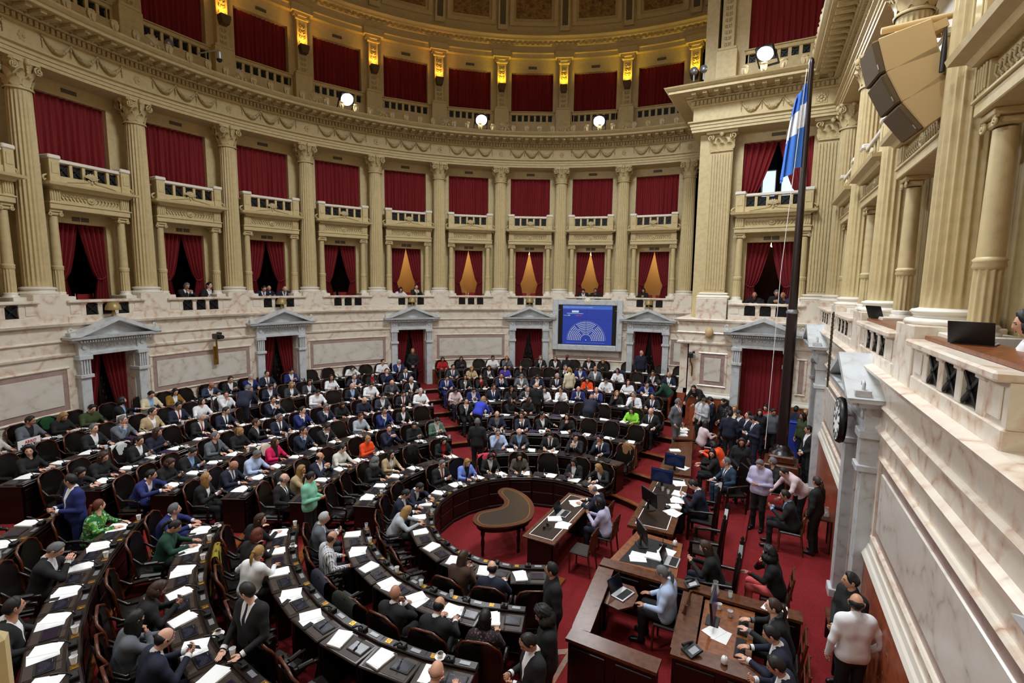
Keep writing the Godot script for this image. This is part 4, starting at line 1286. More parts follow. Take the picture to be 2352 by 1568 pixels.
func nets(bones: Array, lo: Vector3, hi: Vector3, h: float, nmat: int, recolor: Callable, snap: Callable) -> Array:   # surface nets; returns one Mb per material
	var dim := Vector3i(((hi - lo) / h).ceil()) + Vector3i.ONE
	var field := PackedFloat32Array()
	field.resize(dim.x * dim.y * dim.z)
	field.fill(0.2)
	var ids := PackedByteArray()
	ids.resize(field.size())
	for b in bones: cap_sdf(field, ids, dim, lo, h, b[0], b[1], b[2], b[3], b[4], b[5], b[6])
	var sx := 1
	var sy := dim.x
	var sz := dim.x * dim.y
	var offs := [0, sx, sy, sx + sy, sz, sz + sx, sz + sy, sz + sx + sy]
	var cell := PackedInt32Array()
	cell.resize(field.size())
	cell.fill(-1)
	var V := PackedVector3Array()
	var MI := PackedByteArray()
	for z in dim.z - 1:
		for y in dim.y - 1:
			var q := (z * dim.y + y) * dim.x
			for x in dim.x - 1:
				var f0 := field[q]
				if f0 < 0.19:
					var f1 := field[q + sx]; var f2 := field[q + sy]; var f3 := field[q + sx + sy]
					var f4 := field[q + sz]; var f5 := field[q + sz + sx]; var f6 := field[q + sz + sy]; var f7 := field[q + sz + sy + sx]
					var neg := int(f0 < 0) + int(f1 < 0) + int(f2 < 0) + int(f3 < 0) + int(f4 < 0) + int(f5 < 0) + int(f6 < 0) + int(f7 < 0)
					if neg > 0 and neg < 8:
						var acc := Vector3.ZERO
						var cnt := 0
						if (f0 < 0) != (f1 < 0): acc += Vector3(f0 / (f0 - f1), 0, 0); cnt += 1
						if (f2 < 0) != (f3 < 0): acc += Vector3(f2 / (f2 - f3), 1, 0); cnt += 1
						if (f4 < 0) != (f5 < 0): acc += Vector3(f4 / (f4 - f5), 0, 1); cnt += 1
						if (f6 < 0) != (f7 < 0): acc += Vector3(f6 / (f6 - f7), 1, 1); cnt += 1
						if (f0 < 0) != (f2 < 0): acc += Vector3(0, f0 / (f0 - f2), 0); cnt += 1
						if (f1 < 0) != (f3 < 0): acc += Vector3(1, f1 / (f1 - f3), 0); cnt += 1
						if (f4 < 0) != (f6 < 0): acc += Vector3(0, f4 / (f4 - f6), 1); cnt += 1
						if (f5 < 0) != (f7 < 0): acc += Vector3(1, f5 / (f5 - f7), 1); cnt += 1
						if (f0 < 0) != (f4 < 0): acc += Vector3(0, 0, f0 / (f0 - f4)); cnt += 1
						if (f1 < 0) != (f5 < 0): acc += Vector3(1, 0, f1 / (f1 - f5)); cnt += 1
						if (f2 < 0) != (f6 < 0): acc += Vector3(0, 1, f2 / (f2 - f6)); cnt += 1
						if (f3 < 0) != (f7 < 0): acc += Vector3(1, 1, f3 / (f3 - f7)); cnt += 1
						cell[q] = V.size()
						var p: Vector3 = snap.call(lo + (Vector3(x, y, z) + acc / cnt) * h, ids[q])
						V.append(p)
						MI.append(ids[q])
				q += 1
	var N := PackedVector3Array()
	N.resize(V.size())
	var quads := PackedInt32Array()
	for z in range(1, dim.z - 1):
		for y in range(1, dim.y - 1):
			var q := (z * dim.y + y) * dim.x + 1
			for x in range(1, dim.x - 1):
				var f0 := field[q]
				if f0 < 0.19:
					for ax in 3:
						var st: int = [sx, sy, sz][ax]
						var g := field[q + st]
						if (f0 < 0) != (g < 0):
							var u: int = [sy, sz, sx][ax]
							var w: int = [sz, sx, sy][ax]
							var a := cell[q - u - w]; var b := cell[q - w]; var c := cell[q]; var d := cell[q - u]
							if a >= 0 and b >= 0 and c >= 0 and d >= 0:
								if f0 < 0: quads.append_array(PackedInt32Array([a, b, c, d]))
								else: quads.append_array(PackedInt32Array([a, d, c, b]))
				q += 1
	for i in range(0, quads.size(), 4):
		var nn := (V[quads[i + 2]] - V[quads[i]]).cross(V[quads[i + 3]] - V[quads[i + 1]])
		for k in 4: N[quads[i + k]] += nn
	var out := []
	var maps := []
	for m in nmat:
		out.append(Mb.new())
		maps.append({})
	for i in range(0, quads.size(), 4):
		var m := MI[quads[i]]
		if MI[quads[i + 1]] == MI[quads[i + 2]]: m = MI[quads[i + 1]]
		elif MI[quads[i + 3]] == MI[quads[i + 2]]: m = MI[quads[i + 2]]
		m = recolor.call((V[quads[i]] + V[quads[i + 1]] + V[quads[i + 2]] + V[quads[i + 3]]) * 0.25, m)
		var mb: Mb = out[m]
		var mp: Dictionary = maps[m]
		var e := []
		for k in 4:
			var vi := quads[i + k]
			if not mp.has(vi):
				mp[vi] = mb.v.size()
				mb.v.append(V[vi])
				mb.n.append(N[vi].normalized())
			e.append(mp[vi])
		mb.ix.append_array(PackedInt32Array([e[0], e[2], e[1], e[0], e[3], e[2]]))
	return out

# head: sculpted sheet round the head centre, front +z
func head_pt(pol: float, lon: float, off := 0.0) -> Vector3:   # pol 0 top .. PI bottom, lon 0 front
	var y := cos(pol)
	var s := sin(pol)
	var x := s * sin(lon)
	var z := s * cos(lon)
	var low := clampf(-y, 0.0, 1.0)
	var p := Vector3(x * (0.076 - 0.022 * low), y * 0.118, z * (0.097 - (0.012 * low if z > 0 else 0.03 * low)))
	if z < 0: p.z *= 0.98
	var fx := p.x / 0.02
	if z > 0:
		var yy := p.y
		p.z += 0.020 * exp(-fx * fx * 1.6) * exp(-pow((yy + 0.022) / 0.02, 2.0))          # nose tip
		p.z += 0.009 * exp(-fx * fx * 2.5) * exp(-pow((yy - 0.005) / 0.022, 2.0))          # bridge
		p.z += 0.005 * exp(-pow((yy - 0.028) / 0.011, 2.0)) * exp(-pow(p.x / 0.045, 2.0))  # brow
		p.z -= 0.008 * exp(-pow((absf(p.x) - 0.031) / 0.014, 2.0)) * exp(-pow((yy - 0.012) / 0.011, 2.0))   # eye sockets
		p.z += 0.005 * exp(-pow(p.x / 0.024, 2.0)) * exp(-pow((yy + 0.056) / 0.008, 2.0))  # lips
		p.z -= 0.003 * exp(-pow(p.x / 0.024, 2.0)) * exp(-pow((yy + 0.0575) / 0.0025, 2.0))
		p.z += 0.008 * exp(-pow(p.x / 0.025, 2.0)) * exp(-pow((yy + 0.092) / 0.016, 2.0))  # chin
	return p + Vector3(x, y, z) * off

func head_parts() -> Array:   # [skin, dark features, lips]
	var sk := Mb.new()
	var p := PackedVector3Array()
	var R := 26
	var Cn := 36
	for i in R + 1:
		for c in Cn: p.append(head_pt(PI * clampf(float(i) / R, 0.01, 0.99), TAU * c / Cn))
	sk.grid(p, R + 1, Cn, true, true)
	for s in [-1.0, 1.0]:
		sk.ball(Vector3(s * 0.077, -0.004, -0.008), Vector3(0.009, 0.032, 0.019), 6, 8, Basis(Vector3.UP, s * 0.35))
		sk.tube([Vector3(s * 0.08, 0.022, 0.006), Vector3(s * 0.089, 0.024, -0.012), Vector3(s * 0.089, 0.004, -0.024), Vector3(s * 0.083, -0.024, -0.012)], 0.005, 5)
	sk.tube([Vector3(0, -0.07, -0.012), Vector3(0, -0.12, -0.022), Vector3(0, -0.17, -0.035)], [0.05, 0.054, 0.06], 14, false)
	var ey := Mb.new()
	var lip := Mb.new()
	for s in [-1.0, 1.0]:
		ey.ball(Vector3(s * 0.031, 0.012, 0.0815), Vector3(0.0125, 0.0065, 0.006), 5, 8)
		ey.tube([Vector3(s * 0.015, 0.027, 0.0975), Vector3(s * 0.032, 0.033, 0.0925), Vector3(s * 0.048, 0.028, 0.079)], [0.003, 0.0042, 0.0025], 5)
	lip.ball(Vector3(0, -0.0535, 0.0925), Vector3(0.022, 0.0045, 0.006), 5, 8)
	lip.ball(Vector3(0, -0.0615, 0.0915), Vector3(0.019, 0.005, 0.006), 5, 8)
	return [sk, ey, lip]

func hand_mb(curl: float) -> Mb:   # right hand: wrist at origin, fingers along -y... forward = +z, palm down (-y), thumb on -x side
	var m := Mb.new()
	m.ball(Vector3(0, 0, 0.045), Vector3(0.041, 0.015, 0.052), 6, 10)
	m.tube([Vector3(0, 0, -0.05), Vector3(0, 0, 0.0), Vector3(0, 0, 0.03)], [0.029, 0.026, 0.03], 8)
	var fl := [0.066, 0.078, 0.074, 0.058]
	for k in 4:
		var x := -0.029 + 0.0195 * k
		var base := Vector3(x, 0.002, 0.088 - 0.004 * absf(k - 1.3))
		var L: float = fl[k]
		var a := curl * 0.7
		var d1 := Vector3(x * 0.9, -sin(a), cos(a)).normalized()
		var d2 := Vector3(x * 0.4, -sin(a * 2.1), cos(a * 2.1)).normalized()
		var d3 := Vector3(0, -sin(a * 3.0), cos(a * 3.0))
		var q1: Vector3 = base + d1 * L * 0.44
		var q2: Vector3 = q1 + d2 * L * 0.32
		m.tube([base - d1 * 0.02, base, q1, q2, q2 + d3 * L * 0.24], [0.0095, 0.0095, 0.0088, 0.008, 0.0055], 6)
	m.tube([Vector3(-0.028, -0.004, 0.02), Vector3(-0.05, -0.012, 0.046), Vector3(-0.056, -0.022, 0.074), Vector3(-0.05, -0.03, 0.094)], [0.014, 0.0125, 0.0105, 0.007], 6)
	return m

func pose_joints(name: String) -> Dictionary:
	var sit := not name.begins_with("stand")
	var J := {}
	if sit:
		J = {"pelvis": Vector3(0, 0.57, -0.17), "neck": Vector3(0, 1.03, -0.06), "head": Vector3(0, 1.19, 0.0), "knee": Vector3(0.12, 0.55, 0.27), "ankle": Vector3(0.12, 0.1, 0.26), "twist": 0.0}
		J.el = [Vector3(0.27, 0.80, 0.05), Vector3(-0.27, 0.80, 0.05)]
		J.wr = [Vector3(0.13, 0.815, 0.27), Vector3(-0.14, 0.815, 0.26)]
		J.curl = [0.35, 0.35]
		J.palm = [Vector3.DOWN, Vector3.DOWN]
	else:
		J = {"pelvis": Vector3(0, 0.96, -0.03), "neck": Vector3(0, 1.46, -0.04), "head": Vector3(0, 1.62, 0.0), "knee": Vector3(0.095, 0.52, 0.0), "ankle": Vector3(0.1, 0.09, -0.05), "twist": 0.0}
		J.el = [Vector3(0.26, 1.13, -0.05), Vector3(-0.26, 1.13, -0.05)]
		J.wr = [Vector3(0.25, 0.88, 0.04), Vector3(-0.25, 0.88, 0.04)]
		J.curl = [0.5, 0.5]
		J.palm = [Vector3.LEFT, Vector3.RIGHT]
	match name:
		"chin":
			J.el[1] = Vector3(-0.2, 0.80, 0.17)
			J.wr[1] = Vector3(-0.055, 0.99, 0.125)
			J.curl[1] = 1.1
			J.palm[1] = Vector3(0.3, 0, -1)
		"phone":
			J.wr = [Vector3(0.055, 0.86, 0.25), Vector3(-0.06, 0.87, 0.25)]
			J.el = [Vector3(0.25, 0.76, 0.05), Vector3(-0.25, 0.76, 0.05)]
			J.curl = [0.8, 0.8]
			J.palm = [Vector3(-0.5, 0.5, -0.3), Vector3(0.5, 0.5, -0.3)]
		"back":
			J.pelvis = Vector3(0, 0.57, -0.08)
			J.neck = Vector3(0, 1.03, -0.09)
			J.el = [Vector3(0.3, 0.77, -0.04), Vector3(-0.3, 0.77, -0.04)]
			J.wr = [Vector3(0.2, 0.70, 0.2), Vector3(-0.18, 0.69, 0.2)]
		"clasp":
			J.el = [Vector3(0.22, 0.81, 0.17), Vector3(-0.22, 0.81, 0.17)]
			J.wr = [Vector3(0.045, 0.97, 0.2), Vector3(-0.045, 0.97, 0.2)]
			J.curl = [0.9, 0.9]
			J.palm = [Vector3.LEFT, Vector3.RIGHT]
		"lean":
			J.pelvis = Vector3(0, 0.57, -0.27)
			J.neck = Vector3(0, 0.96, -0.08)
			J.head = Vector3(0, 1.10, 0.0)
			J.el = [Vector3(0.31, 0.79, 0.07), Vector3(-0.31, 0.79, 0.07)]
			J.wr = [Vector3(0.1, 0.815, 0.27), Vector3(-0.12, 0.815, 0.29)]
		"turn":
			J.twist = 0.6
			J.el = [Vector3(0.33, 0.83, -0.08), Vector3(-0.26, 0.80, 0.08)]
			J.wr = [Vector3(0.3, 0.85, 0.18), Vector3(-0.1, 0.80, 0.27)]
		"standphone":
			J.el = [Vector3(0.25, 1.13, -0.02), Vector3(-0.25, 1.13, -0.02)]
			J.wr = [Vector3(0.07, 1.17, 0.24), Vector3(-0.08, 1.18, 0.24)]
			J.curl = [0.8, 0.8]
			J.palm = [Vector3(-0.5, 0.5, -0.3), Vector3(0.5, 0.5, -0.3)]
		"standclasp":
			J.wr = [Vector3(0.06, 0.98, 0.16), Vector3(-0.06, 0.98, 0.16)]
			J.el = [Vector3(0.27, 1.12, -0.02), Vector3(-0.27, 1.12, -0.02)]
			J.palm = [Vector3(-0.6, 0, -0.6), Vector3(0.6, 0, -0.6)]
		"standpocket":
			J.el[1] = Vector3(-0.31, 1.14, -0.09)
			J.wr[1] = Vector3(-0.2, 0.92, 0.04)
		"standopen":
			J.el = [Vector3(0.26, 1.12, 0.02), Vector3(-0.26, 1.12, 0.02)]
			J.wr = [Vector3(0.15, 1.02, 0.26), Vector3(-0.14, 1.02, 0.28)]
			J.palm = [Vector3.UP, Vector3.UP]
			J.curl = [0.3, 0.3]
		"standlean":
			J.pelvis = Vector3(0, 0.97, -0.32)
			J.neck = Vector3(0, 1.28, -0.03)
			J.head = Vector3(0, 1.38, 0.07)
			J.knee = Vector3(0.095, 0.52, -0.26)
			J.ankle = Vector3(0.1, 0.09, -0.32)
			J.el = [Vector3(0.26, 1.02, 0.05), Vector3(-0.26, 1.02, 0.05)]
			J.wr = [Vector3(0.2, 0.86, 0.24), Vector3(-0.18, 0.86, 0.27)]
	if J.twist != 0.0:
		var B := Basis(Vector3.UP, J.twist)
		for k in 2:
			J.el[k] = B * (J.el[k] - J.pelvis) + J.pelvis
			J.wr[k] = B * (J.wr[k] - J.pelvis) + J.pelvis
	return J

var bodies := {}
func body_parts(name: String) -> Array:   # Mb per surface: 0 skin 1 top 2 inner 3 tie 4 trousers 5 shoes
	if bodies.has(name): return bodies[name]
	var J := pose_joints(name)
	var sit := not name.begins_with("stand")
	var pel: Vector3 = J.pelvis
	var nk: Vector3 = J.neck
	var up := (nk - pel).normalized()
	var rt := Basis(Vector3.UP, J.twist) * Vector3.RIGHT
	var fw := rt.cross(up)
	var L := pel.distance_to(nk)
	var waist := pel + up * L * 0.3 + fw * 0.01
	var chest := pel + up * L * 0.66 + fw * 0.012
	var bones := []
	# torso as pairs of side by side capsules for a broad flat trunk
	bones.append([pel + rt * 0.07, pel - rt * 0.07, 0.125, 0.125, 1.0, 4 if not sit else 1, 0.05])
	bones.append([pel + up * 0.04 + rt * 0.05, waist + rt * 0.05, 0.125, 0.115, 1.0, 1, 0.075])
	bones.append([pel + up * 0.04 - rt * 0.05, waist - rt * 0.05, 0.125, 0.115, 1.0, 1, 0.075])
	bones.append([waist + rt * 0.055, chest + rt * 0.09, 0.115, 0.12, 1.0, 1, 0.075])
	bones.append([waist - rt * 0.055, chest - rt * 0.09, 0.115, 0.12, 1.0, 1, 0.075])
	var shy := nk - up * 0.055
	bones.append([chest + rt * 0.085, shy + rt * 0.13, 0.115, 0.078, 1.0, 1, 0.075])
	bones.append([chest - rt * 0.085, shy - rt * 0.13, 0.115, 0.078, 1.0, 1, 0.075])
	bones.append([shy + rt * 0.15, shy - rt * 0.15, 0.072, 0.072, 1.0, 1, 0.075])
	bones.append([nk + up * 0.0, shy + rt * 0.12, 0.062, 0.06, 1.0, 1, 0.04])
	bones.append([nk + up * 0.0, shy - rt * 0.12, 0.062, 0.06, 1.0, 1, 0.04])
	bones.append([nk - up * 0.02, nk + up * 0.035, 0.066, 0.06, 1.0, 2, 0.02])
	for k in 2:
		var s := 1.0 if k == 0 else -1.0
		var sh := shy + rt * s * 0.175
		var el: Vector3 = J.el[k]
		var wr: Vector3 = J.wr[k]
		bones.append([sh, sh.lerp(el, 0.5), 0.068, 0.056, 1.0, 1, 0.035])
		bones.append([sh.lerp(el, 0.5), el, 0.056, 0.049, 1.0, 1, 0.03])
		bones.append([el, wr, 0.049, 0.036, 1.0, 1, 0.02])
		var hip := pel + Basis(Vector3.UP, 0.0) * Vector3(s * 0.09, -0.02, 0.0)
		var kn: Vector3 = J.knee * Vector3(s, 1, 1)
		var an: Vector3 = J.ankle * Vector3(s, 1, 1)
		bones.append([hip, kn, 0.098, 0.066, 1.0, 4, 0.04])
		bones.append([kn, kn.lerp(an, 0.4), 0.066, 0.06, 1.0, 4, 0.03])
		bones.append([kn.lerp(an, 0.4), an, 0.06, 0.05, 1.0, 4, 0.03])
		bones.append([an + Vector3(0, -0.04, -0.02), an + Vector3(s * 0.02, -0.055, 0.15), 0.046, 0.036, 1.0, 5, 0.02])
	var lo := Vector3(-0.46, -0.02, -0.56)
	var hi := Vector3(0.46, nk.y + 0.14, 0.5)
	var recolor := func(p: Vector3, id: int) -> int:
		if id == 1:
			var q := p - nk
			var v := q.dot(up)
			var lat := absf(q.dot(rt))
			if q.dot(fw) > 0.03 and v > -0.36:
				if lat < 0.08 * (1.0 + v / 0.34):
					return 3 if lat < 0.026 - 0.01 * clampf(v + 0.15, 0.0, 0.15) / 0.15 else 2
		if not sit and (id == 1 or id == 4):
			var t := (p - pel).dot(up)
			if absf((p - pel).dot(rt)) < 0.215 and t < 0.1: return 1 if t > -0.07 else 4
		return id
	var snap := func(p: Vector3, id: int) -> Vector3:
		var q := p - nk
		var v := q.dot(up)
		if not sit and (id == 1 or id == 4):
			var t := (p - pel).dot(up) + 0.07
			if absf(t) < 0.0085: return p - up * t
		if id != 1 or q.dot(fw) < 0.03 or v < -0.36: return p
		var x := q.dot(rt)
		for e in [0.08 * (1.0 + v / 0.34), 0.026 - 0.01 * clampf(v + 0.15, 0.0, 0.15) / 0.15]:
			if absf(absf(x) - e) < 0.0105: return p + rt * (signf(x) * e - x)
		return p
	var out := nets(bones, lo, hi, 0.015, 6, recolor, snap)
	for k in 2:
		var el: Vector3 = J.el[k]
		var wr: Vector3 = J.wr[k]
		var f := (wr - el).normalized()
		if name == "chin" and k == 1: f = Vector3(0.35, 0.9, -0.25).normalized()
		if not sit and absf(f.y) < 0.9 and name == "standlean": f = (f + Vector3(0, -0.2, 0.4)).normalized()
		if sit and wr.y < 0.84: f = Vector3(f.x * 0.6, 0.0, maxf(f.z, 0.5)).normalized()
		var pn: Vector3 = -(J.palm[k] as Vector3)
		pn = (pn - f * pn.dot(f)).normalized()
		var b := Basis(pn.cross(f), pn, f)
		if k == 0: b = Basis(-b.x, b.y, b.z)   # left hand mirrored
		out[0].add(hand_mb(J.curl[k]), Transform3D(b, wr + f * 0.015))
		out[2].tube([wr - (wr - el).normalized() * 0.03, wr + (wr - el).normalized() * 0.012], [0.0415, 0.039], 10, false)
	bodies[name] = out
	return out

var head_cache := []
var person_meshes := {}
func person_mesh(pose: String, hy: float, hp: float) -> Array:   # [mesh, head transform]
	hy = clampf(roundf(hy / 30.0) * 30.0, -90.0, 90.0)
	hp = roundf(hp / 12.0) * 12.0
	var key := "%s %d %d" % [pose, hy, hp]
	if person_meshes.has(key): return person_meshes[key]
	if head_cache.is_empty(): head_cache = head_parts()
	var J := pose_joints(pose)
	var bp := body_parts(pose)
	var hb := Basis(Vector3.UP, deg_to_rad(hy) * 0.85 + J.twist * 0.5) * Basis(Vector3.RIGHT, deg_to_rad(hp))
	var nktop: Vector3 = (J.head as Vector3) + Vector3(0, -0.09, -0.02)
	var tf := Transform3D(hb, nktop - hb * Vector3(0, -0.09, -0.02))
	var m := ArrayMesh.new()
	var sk := Mb.new().add(bp[0])
	sk.add(head_cache[0], tf)
	sk.tube([J.neck - Vector3(0, 0.05, 0), (J.neck as Vector3).lerp(nktop, 0.6), nktop], [0.056, 0.055, 0.052], 12, false)
	sk.into(m)
	for k in range(1, 6): bp[k].into(m)
	Mb.new().add(head_cache[1], tf).into(m)
	Mb.new().add(head_cache[2], tf).into(m)
	person_meshes[key] = [m, tf]
	return person_meshes[key]

var hair_cache := {}
func hair_mesh(t: String) -> ArrayMesh:
	if hair_cache.has(t): return hair_cache[t]
	var m := Mb.new()
	var rg := RandomNumberGenerator.new()
	rg.seed = t.unicode_at(0)
	var nz := FastNoiseLite.new()
	nz.frequency = 22.0 if t != "c" else 34.0
	var line := func(lon: float) -> float:   # polar angle of the hairline, lon 0 front
		var a := absf(wrapf(lon, -PI, PI))
		if a < 0.55: return deg_to_rad(47)
		if a < 1.15: return deg_to_rad(lerpf(47, 84, (a - 0.55) / 0.6))
		if a < 1.45: return deg_to_rad(lerpf(84, 100, (a - 1.15) / 0.3))
		if a < 1.9: return deg_to_rad(lerpf(78, 102, (a - 1.45) / 0.45))
		return deg_to_rad(lerpf(102, 122, clampf((a - 1.9) / 0.5, 0, 1)))
	var th := 0.013
	if t in ["l", "m"]: th = 0.02
	if t == "c": th = 0.04
	if t == "f": th = 0.009
	var cols := 36
	var rows := 12
	if t != "b":
		var p := PackedVector3Array()
		for i in rows:
			var u := float(i) / (rows - 1)
			for c in cols:
				var lon := TAU * c / cols
				var a := absf(wrapf(lon, -PI, PI))
				var h: float = line.call(lon)
				var h0 := 0.02
				if t == "f":
					h0 = deg_to_rad(lerpf(86, 62, clampf((a - 1.2) / 1.2, 0, 1)))
					if a < 1.15: h0 = h - 0.01
				var pol := lerpf(h0, h, u)
				var fade := minf(1.0, (1.0 - u) * 5.0)
				if t == "f": fade *= minf(1.0, u * 5.0)
				var nn := nz.get_noise_2d(lon * 1.2, pol * 1.0)
				var bump := 1.0 + 0.35 * nn if t != "c" else 1.0 + 0.8 * nn
				p.append(head_pt(pol, lon, th * fade * bump + (0.006 if a < 1.3 and t in ["s", "m", "l"] and u < 0.8 else 0.0)))
		m.grid(p, rows, cols, true, true)
	if t in ["l", "m", "c"]:
		var len: float = {"l": 0.26, "m": 0.12, "c": 0.2}[t]
		var wide: float = {"l": 0.0, "m": 0.012, "c": 0.045}[t]
		for layer in 2:
			var p := PackedVector3Array()
			var R := 9
			var Cn := 40
			for i in R:
				var u := float(i) / (R - 1)
				for c in Cn:
					var lon := lerpf(1.12, TAU - 1.12, float(c) / (Cn - 1))
					var a := absf(wrapf(lon, -PI, PI))
					var q := head_pt(deg_to_rad(80), lon, 0.02 + wide * sin(u * PI) * 1.0 + (0.0 if layer == 0 else -0.016))
					var back := clampf((a - 0.95) / 1.2, 0, 1)
					q.y = 0.02 - u * len * (0.78 + 0.22 * back)
					q.x *= 1.0 + 0.10 * sin(u * PI) - 0.15 * u
					q.z = q.z * (1.0 - 0.25 * u) + (0.012 * u if a < 1.5 else -0.01 * u)
					q += Vector3(q.x, 0, q.z).normalized() * nz.get_noise_2d(lon * 2.0, u * (3.0 if t == "c" else 0.6)) * (0.012 if t != "c" else 0.03)
					p.append(q)
			m.grid(p, R, Cn, false, layer == 0)
	if t == "p":
		m.ball(Vector3(0, 0.04, -0.12), Vector3(0.035, 0.035, 0.03), 6, 8)
		m.tube([Vector3(0, 0.03, -0.12), Vector3(0, -0.02, -0.15), Vector3(0, -0.1, -0.145), Vector3(0.01, -0.18, -0.13)], [0.025, 0.03, 0.026, 0.006], 7)
	if t == "b":
		m.tube([head_pt(1.65, 2.2, 0.002), head_pt(1.8, 2.7, 0.002), head_pt(1.85, PI, 0.002), head_pt(1.8, -2.7, 0.002), head_pt(1.65, -2.2, 0.002)], 0.006, 5)
	hair_cache[t] = m.mesh()
	return hair_cache[t]

func print_tex(kind: String) -> ImageTexture:
	var im := Image.create(128, 128, false, Image.FORMAT_RGB8)
	var rg := RandomNumberGenerator.new()
	rg.seed = 9
	match kind:
		"striped":
			im.fill(Color(0.88, 0.88, 0.9))
			for k in 8: im.fill_rect(Rect2i(k * 16, 0, 5, 128), Color(0.12, 0.14, 0.2))
		"polka":
			im.fill(Color(0.05, 0.05, 0.06))
			for k in 26: im.fill_rect(Rect2i(rg.randi_range(0, 122), rg.randi_range(0, 122), 6, 6), Color(0.85, 0.85, 0.85))
		"greenprint":
			im.fill(Color(0.10, 0.42, 0.18))
			for k in 60: im.fill_rect(Rect2i(rg.randi_range(0, 110), rg.randi_range(0, 110), rg.randi_range(6, 18), rg.randi_range(5, 14)), [Color(0.85, 0.9, 0.85), Color(0.3, 0.7, 0.25), Color(0.05, 0.25, 0.12), Color(0.65, 0.75, 0.2)][k % 4])
		"redprint":
			im.fill(Color(0.10, 0.05, 0.06))
			for k in 60: im.fill_rect(Rect2i(rg.randi_range(0, 118), rg.randi_range(0, 118), rg.randi_range(3, 10), rg.randi_range(3, 10)), [Color(0.45, 0.1, 0.1), Color(0.6, 0.45, 0.35), Color(0.15, 0.2, 0.35)][k % 3])
		_:
			im.fill(Color(0.8, 0.79, 0.77))
			for k in 70: im.fill_rect(Rect2i(rg.randi_range(0, 120), rg.randi_range(0, 120), 6, 5), Color(0.55, 0.53, 0.5))
	return ImageTexture.create_from_image(im)

var prints := {}
func top_mat(c: String) -> StandardMaterial3D:
	if c in ["striped", "polka", "greenprint", "redprint", "whitepattern"]:
		if not prints.has(c):
			var m := StandardMaterial3D.new()
			m.resource_name = "printed_cloth"
			m.albedo_texture = print_tex(c)
			m.roughness = 0.85
			m.uv1_triplanar = true
			m.uv1_scale = Vector3.ONE * 3.0
			prints[c] = m
		return prints[c]
	return cloth(COL[c])

var ppl_rng := RandomNumberGenerator.new()
func person(at: Vector3, yaw: float, sex: String, pose: String, hy: float, hp: float, hair: String, out: String, top: String, inn: String, label: String) -> Node3D:
	var pm := person_mesh(pose, hy, hp)
	var t := thing("person", label, "person", at, deg_to_rad(yaw), "people in the chamber")
	var sc := 1.0 if sex == "m" else 0.97
	t.scale = Vector3(sc * (1.0 if sex == "m" else 0.93), sc, sc)
	var b := MeshInstance3D.new()
	b.name = "body"
	b.mesh = pm[0]
	t.add_child(b, true)
	var skins := [Color(0.84, 0.65, 0.56), Color(0.81, 0.61, 0.51), Color(0.87, 0.69, 0.60), Color(0.77, 0.57, 0.46), Color(0.70, 0.50, 0.40)]
	var skin: StandardMaterial3D = cloth(skins[ppl_rng.randi_range(0, 4)], 0.5)
	var T := top_mat(top)
	var I := T
	var K := T
	var leg := cloth(COL["black"])
	if out == "s":
		I = cloth(COL["white"])
		K = cloth(COL[inn])
		if top == "whiteshirt" or top == "paleblue": I = T
		else: leg = T
	elif out == "o":
		I = cloth(COL[inn])
		K = I
		leg = T if top not in ["cream", "beige", "grey"] else cloth(COL["darkgrey"])
	elif out == "j":
		I = cloth(COL[inn])
		K = I
	elif sex == "w" and ppl_rng.randf() < 0.3: leg = cloth(COL["navy"])
	if label.ends_with("seated behind the dais desks"): leg = cloth(Color(0.86, 0.38, 0.38))
	if label.ends_with("the last desk by the steps"): leg = cloth(Color(0.55, 0.22, 0.06))
	var mats := [skin, T, I, K, leg, cloth(Color(0.05, 0.045, 0.045), 0.35), cloth(Color(0.06, 0.04, 0.035), 0.4), cloth(Color(0.58, 0.30, 0.27), 0.5)]
	for i in b.mesh.get_surface_count(): b.set_surface_override_material(i, mats[i])
	var h := part(t, "hair", hair_mesh(hair[0]), cloth(HAIRC[hair[1]], 0.55))
	h.transform = pm[1]
	if pose == "phone" and label.contains(" row, "):
		var ph := item("phone", Vector3.ZERO, 0.0, "phone held up by the person, " + label.substr(label.find(", ") + 2))
		ph.transform = t.transform.orthonormalized() * Transform3D(Basis(Vector3.RIGHT, 0.6), Vector3(0, 0.90, 0.325))
	return t

func people() -> void:
	ppl_rng.seed = 21
	for l in PEOPLE.split("\n"):
		var h := l.split("|")
		var f := h[0].split(" ")
		person(Vector3(float(f[0]), float(f[1]), float(f[2])), float(f[3]), f[4], f[5], float(f[6]), float(f[7]), f[8], f[9], f[10], f[11], h[1])
# ---------------------------------------------------------------- desks, chairs and what lies on them
const ROWN := ["front", "second", "third", "fourth", "fifth", "sixth", "seventh", "back"]
const BLK := ["left", "centre", "right"]
func seat_name(i: int, b: int, k: int) -> String:
	if i == 0: return "front row, %s seat from left" % ORD[k]
	return "%s row, %s block, %s from left" % [ROWN[i], BLK[b], ORD[k]]

func hemi_image(w: int, h: int, bg: Color, dot: Color) -> Image:
	var im := Image.create(w, h, false, Image.FORMAT_RGB8)
	im.fill(bg)
	var c := Vector2(w * 0.5, h * 0.82)
	for ring in 8:
		var r := h * (0.17 + 0.062 * ring)
		var cnt := 9 + ring * 4
		for k in cnt:
			var a := PI * (float(k) / (cnt - 1))
			if absf(a - PI * 0.31) < 0.03 or absf(a - PI * 0.69) < 0.03: continue
			var q := c + Vector2(cos(a), -sin(a)) * r
			var s := maxi(1, int(h * 0.018))
			im.fill_rect(Rect2i(int(q.x) - s / 2, int(q.y) - s / 2, s, s), dot)
	return im

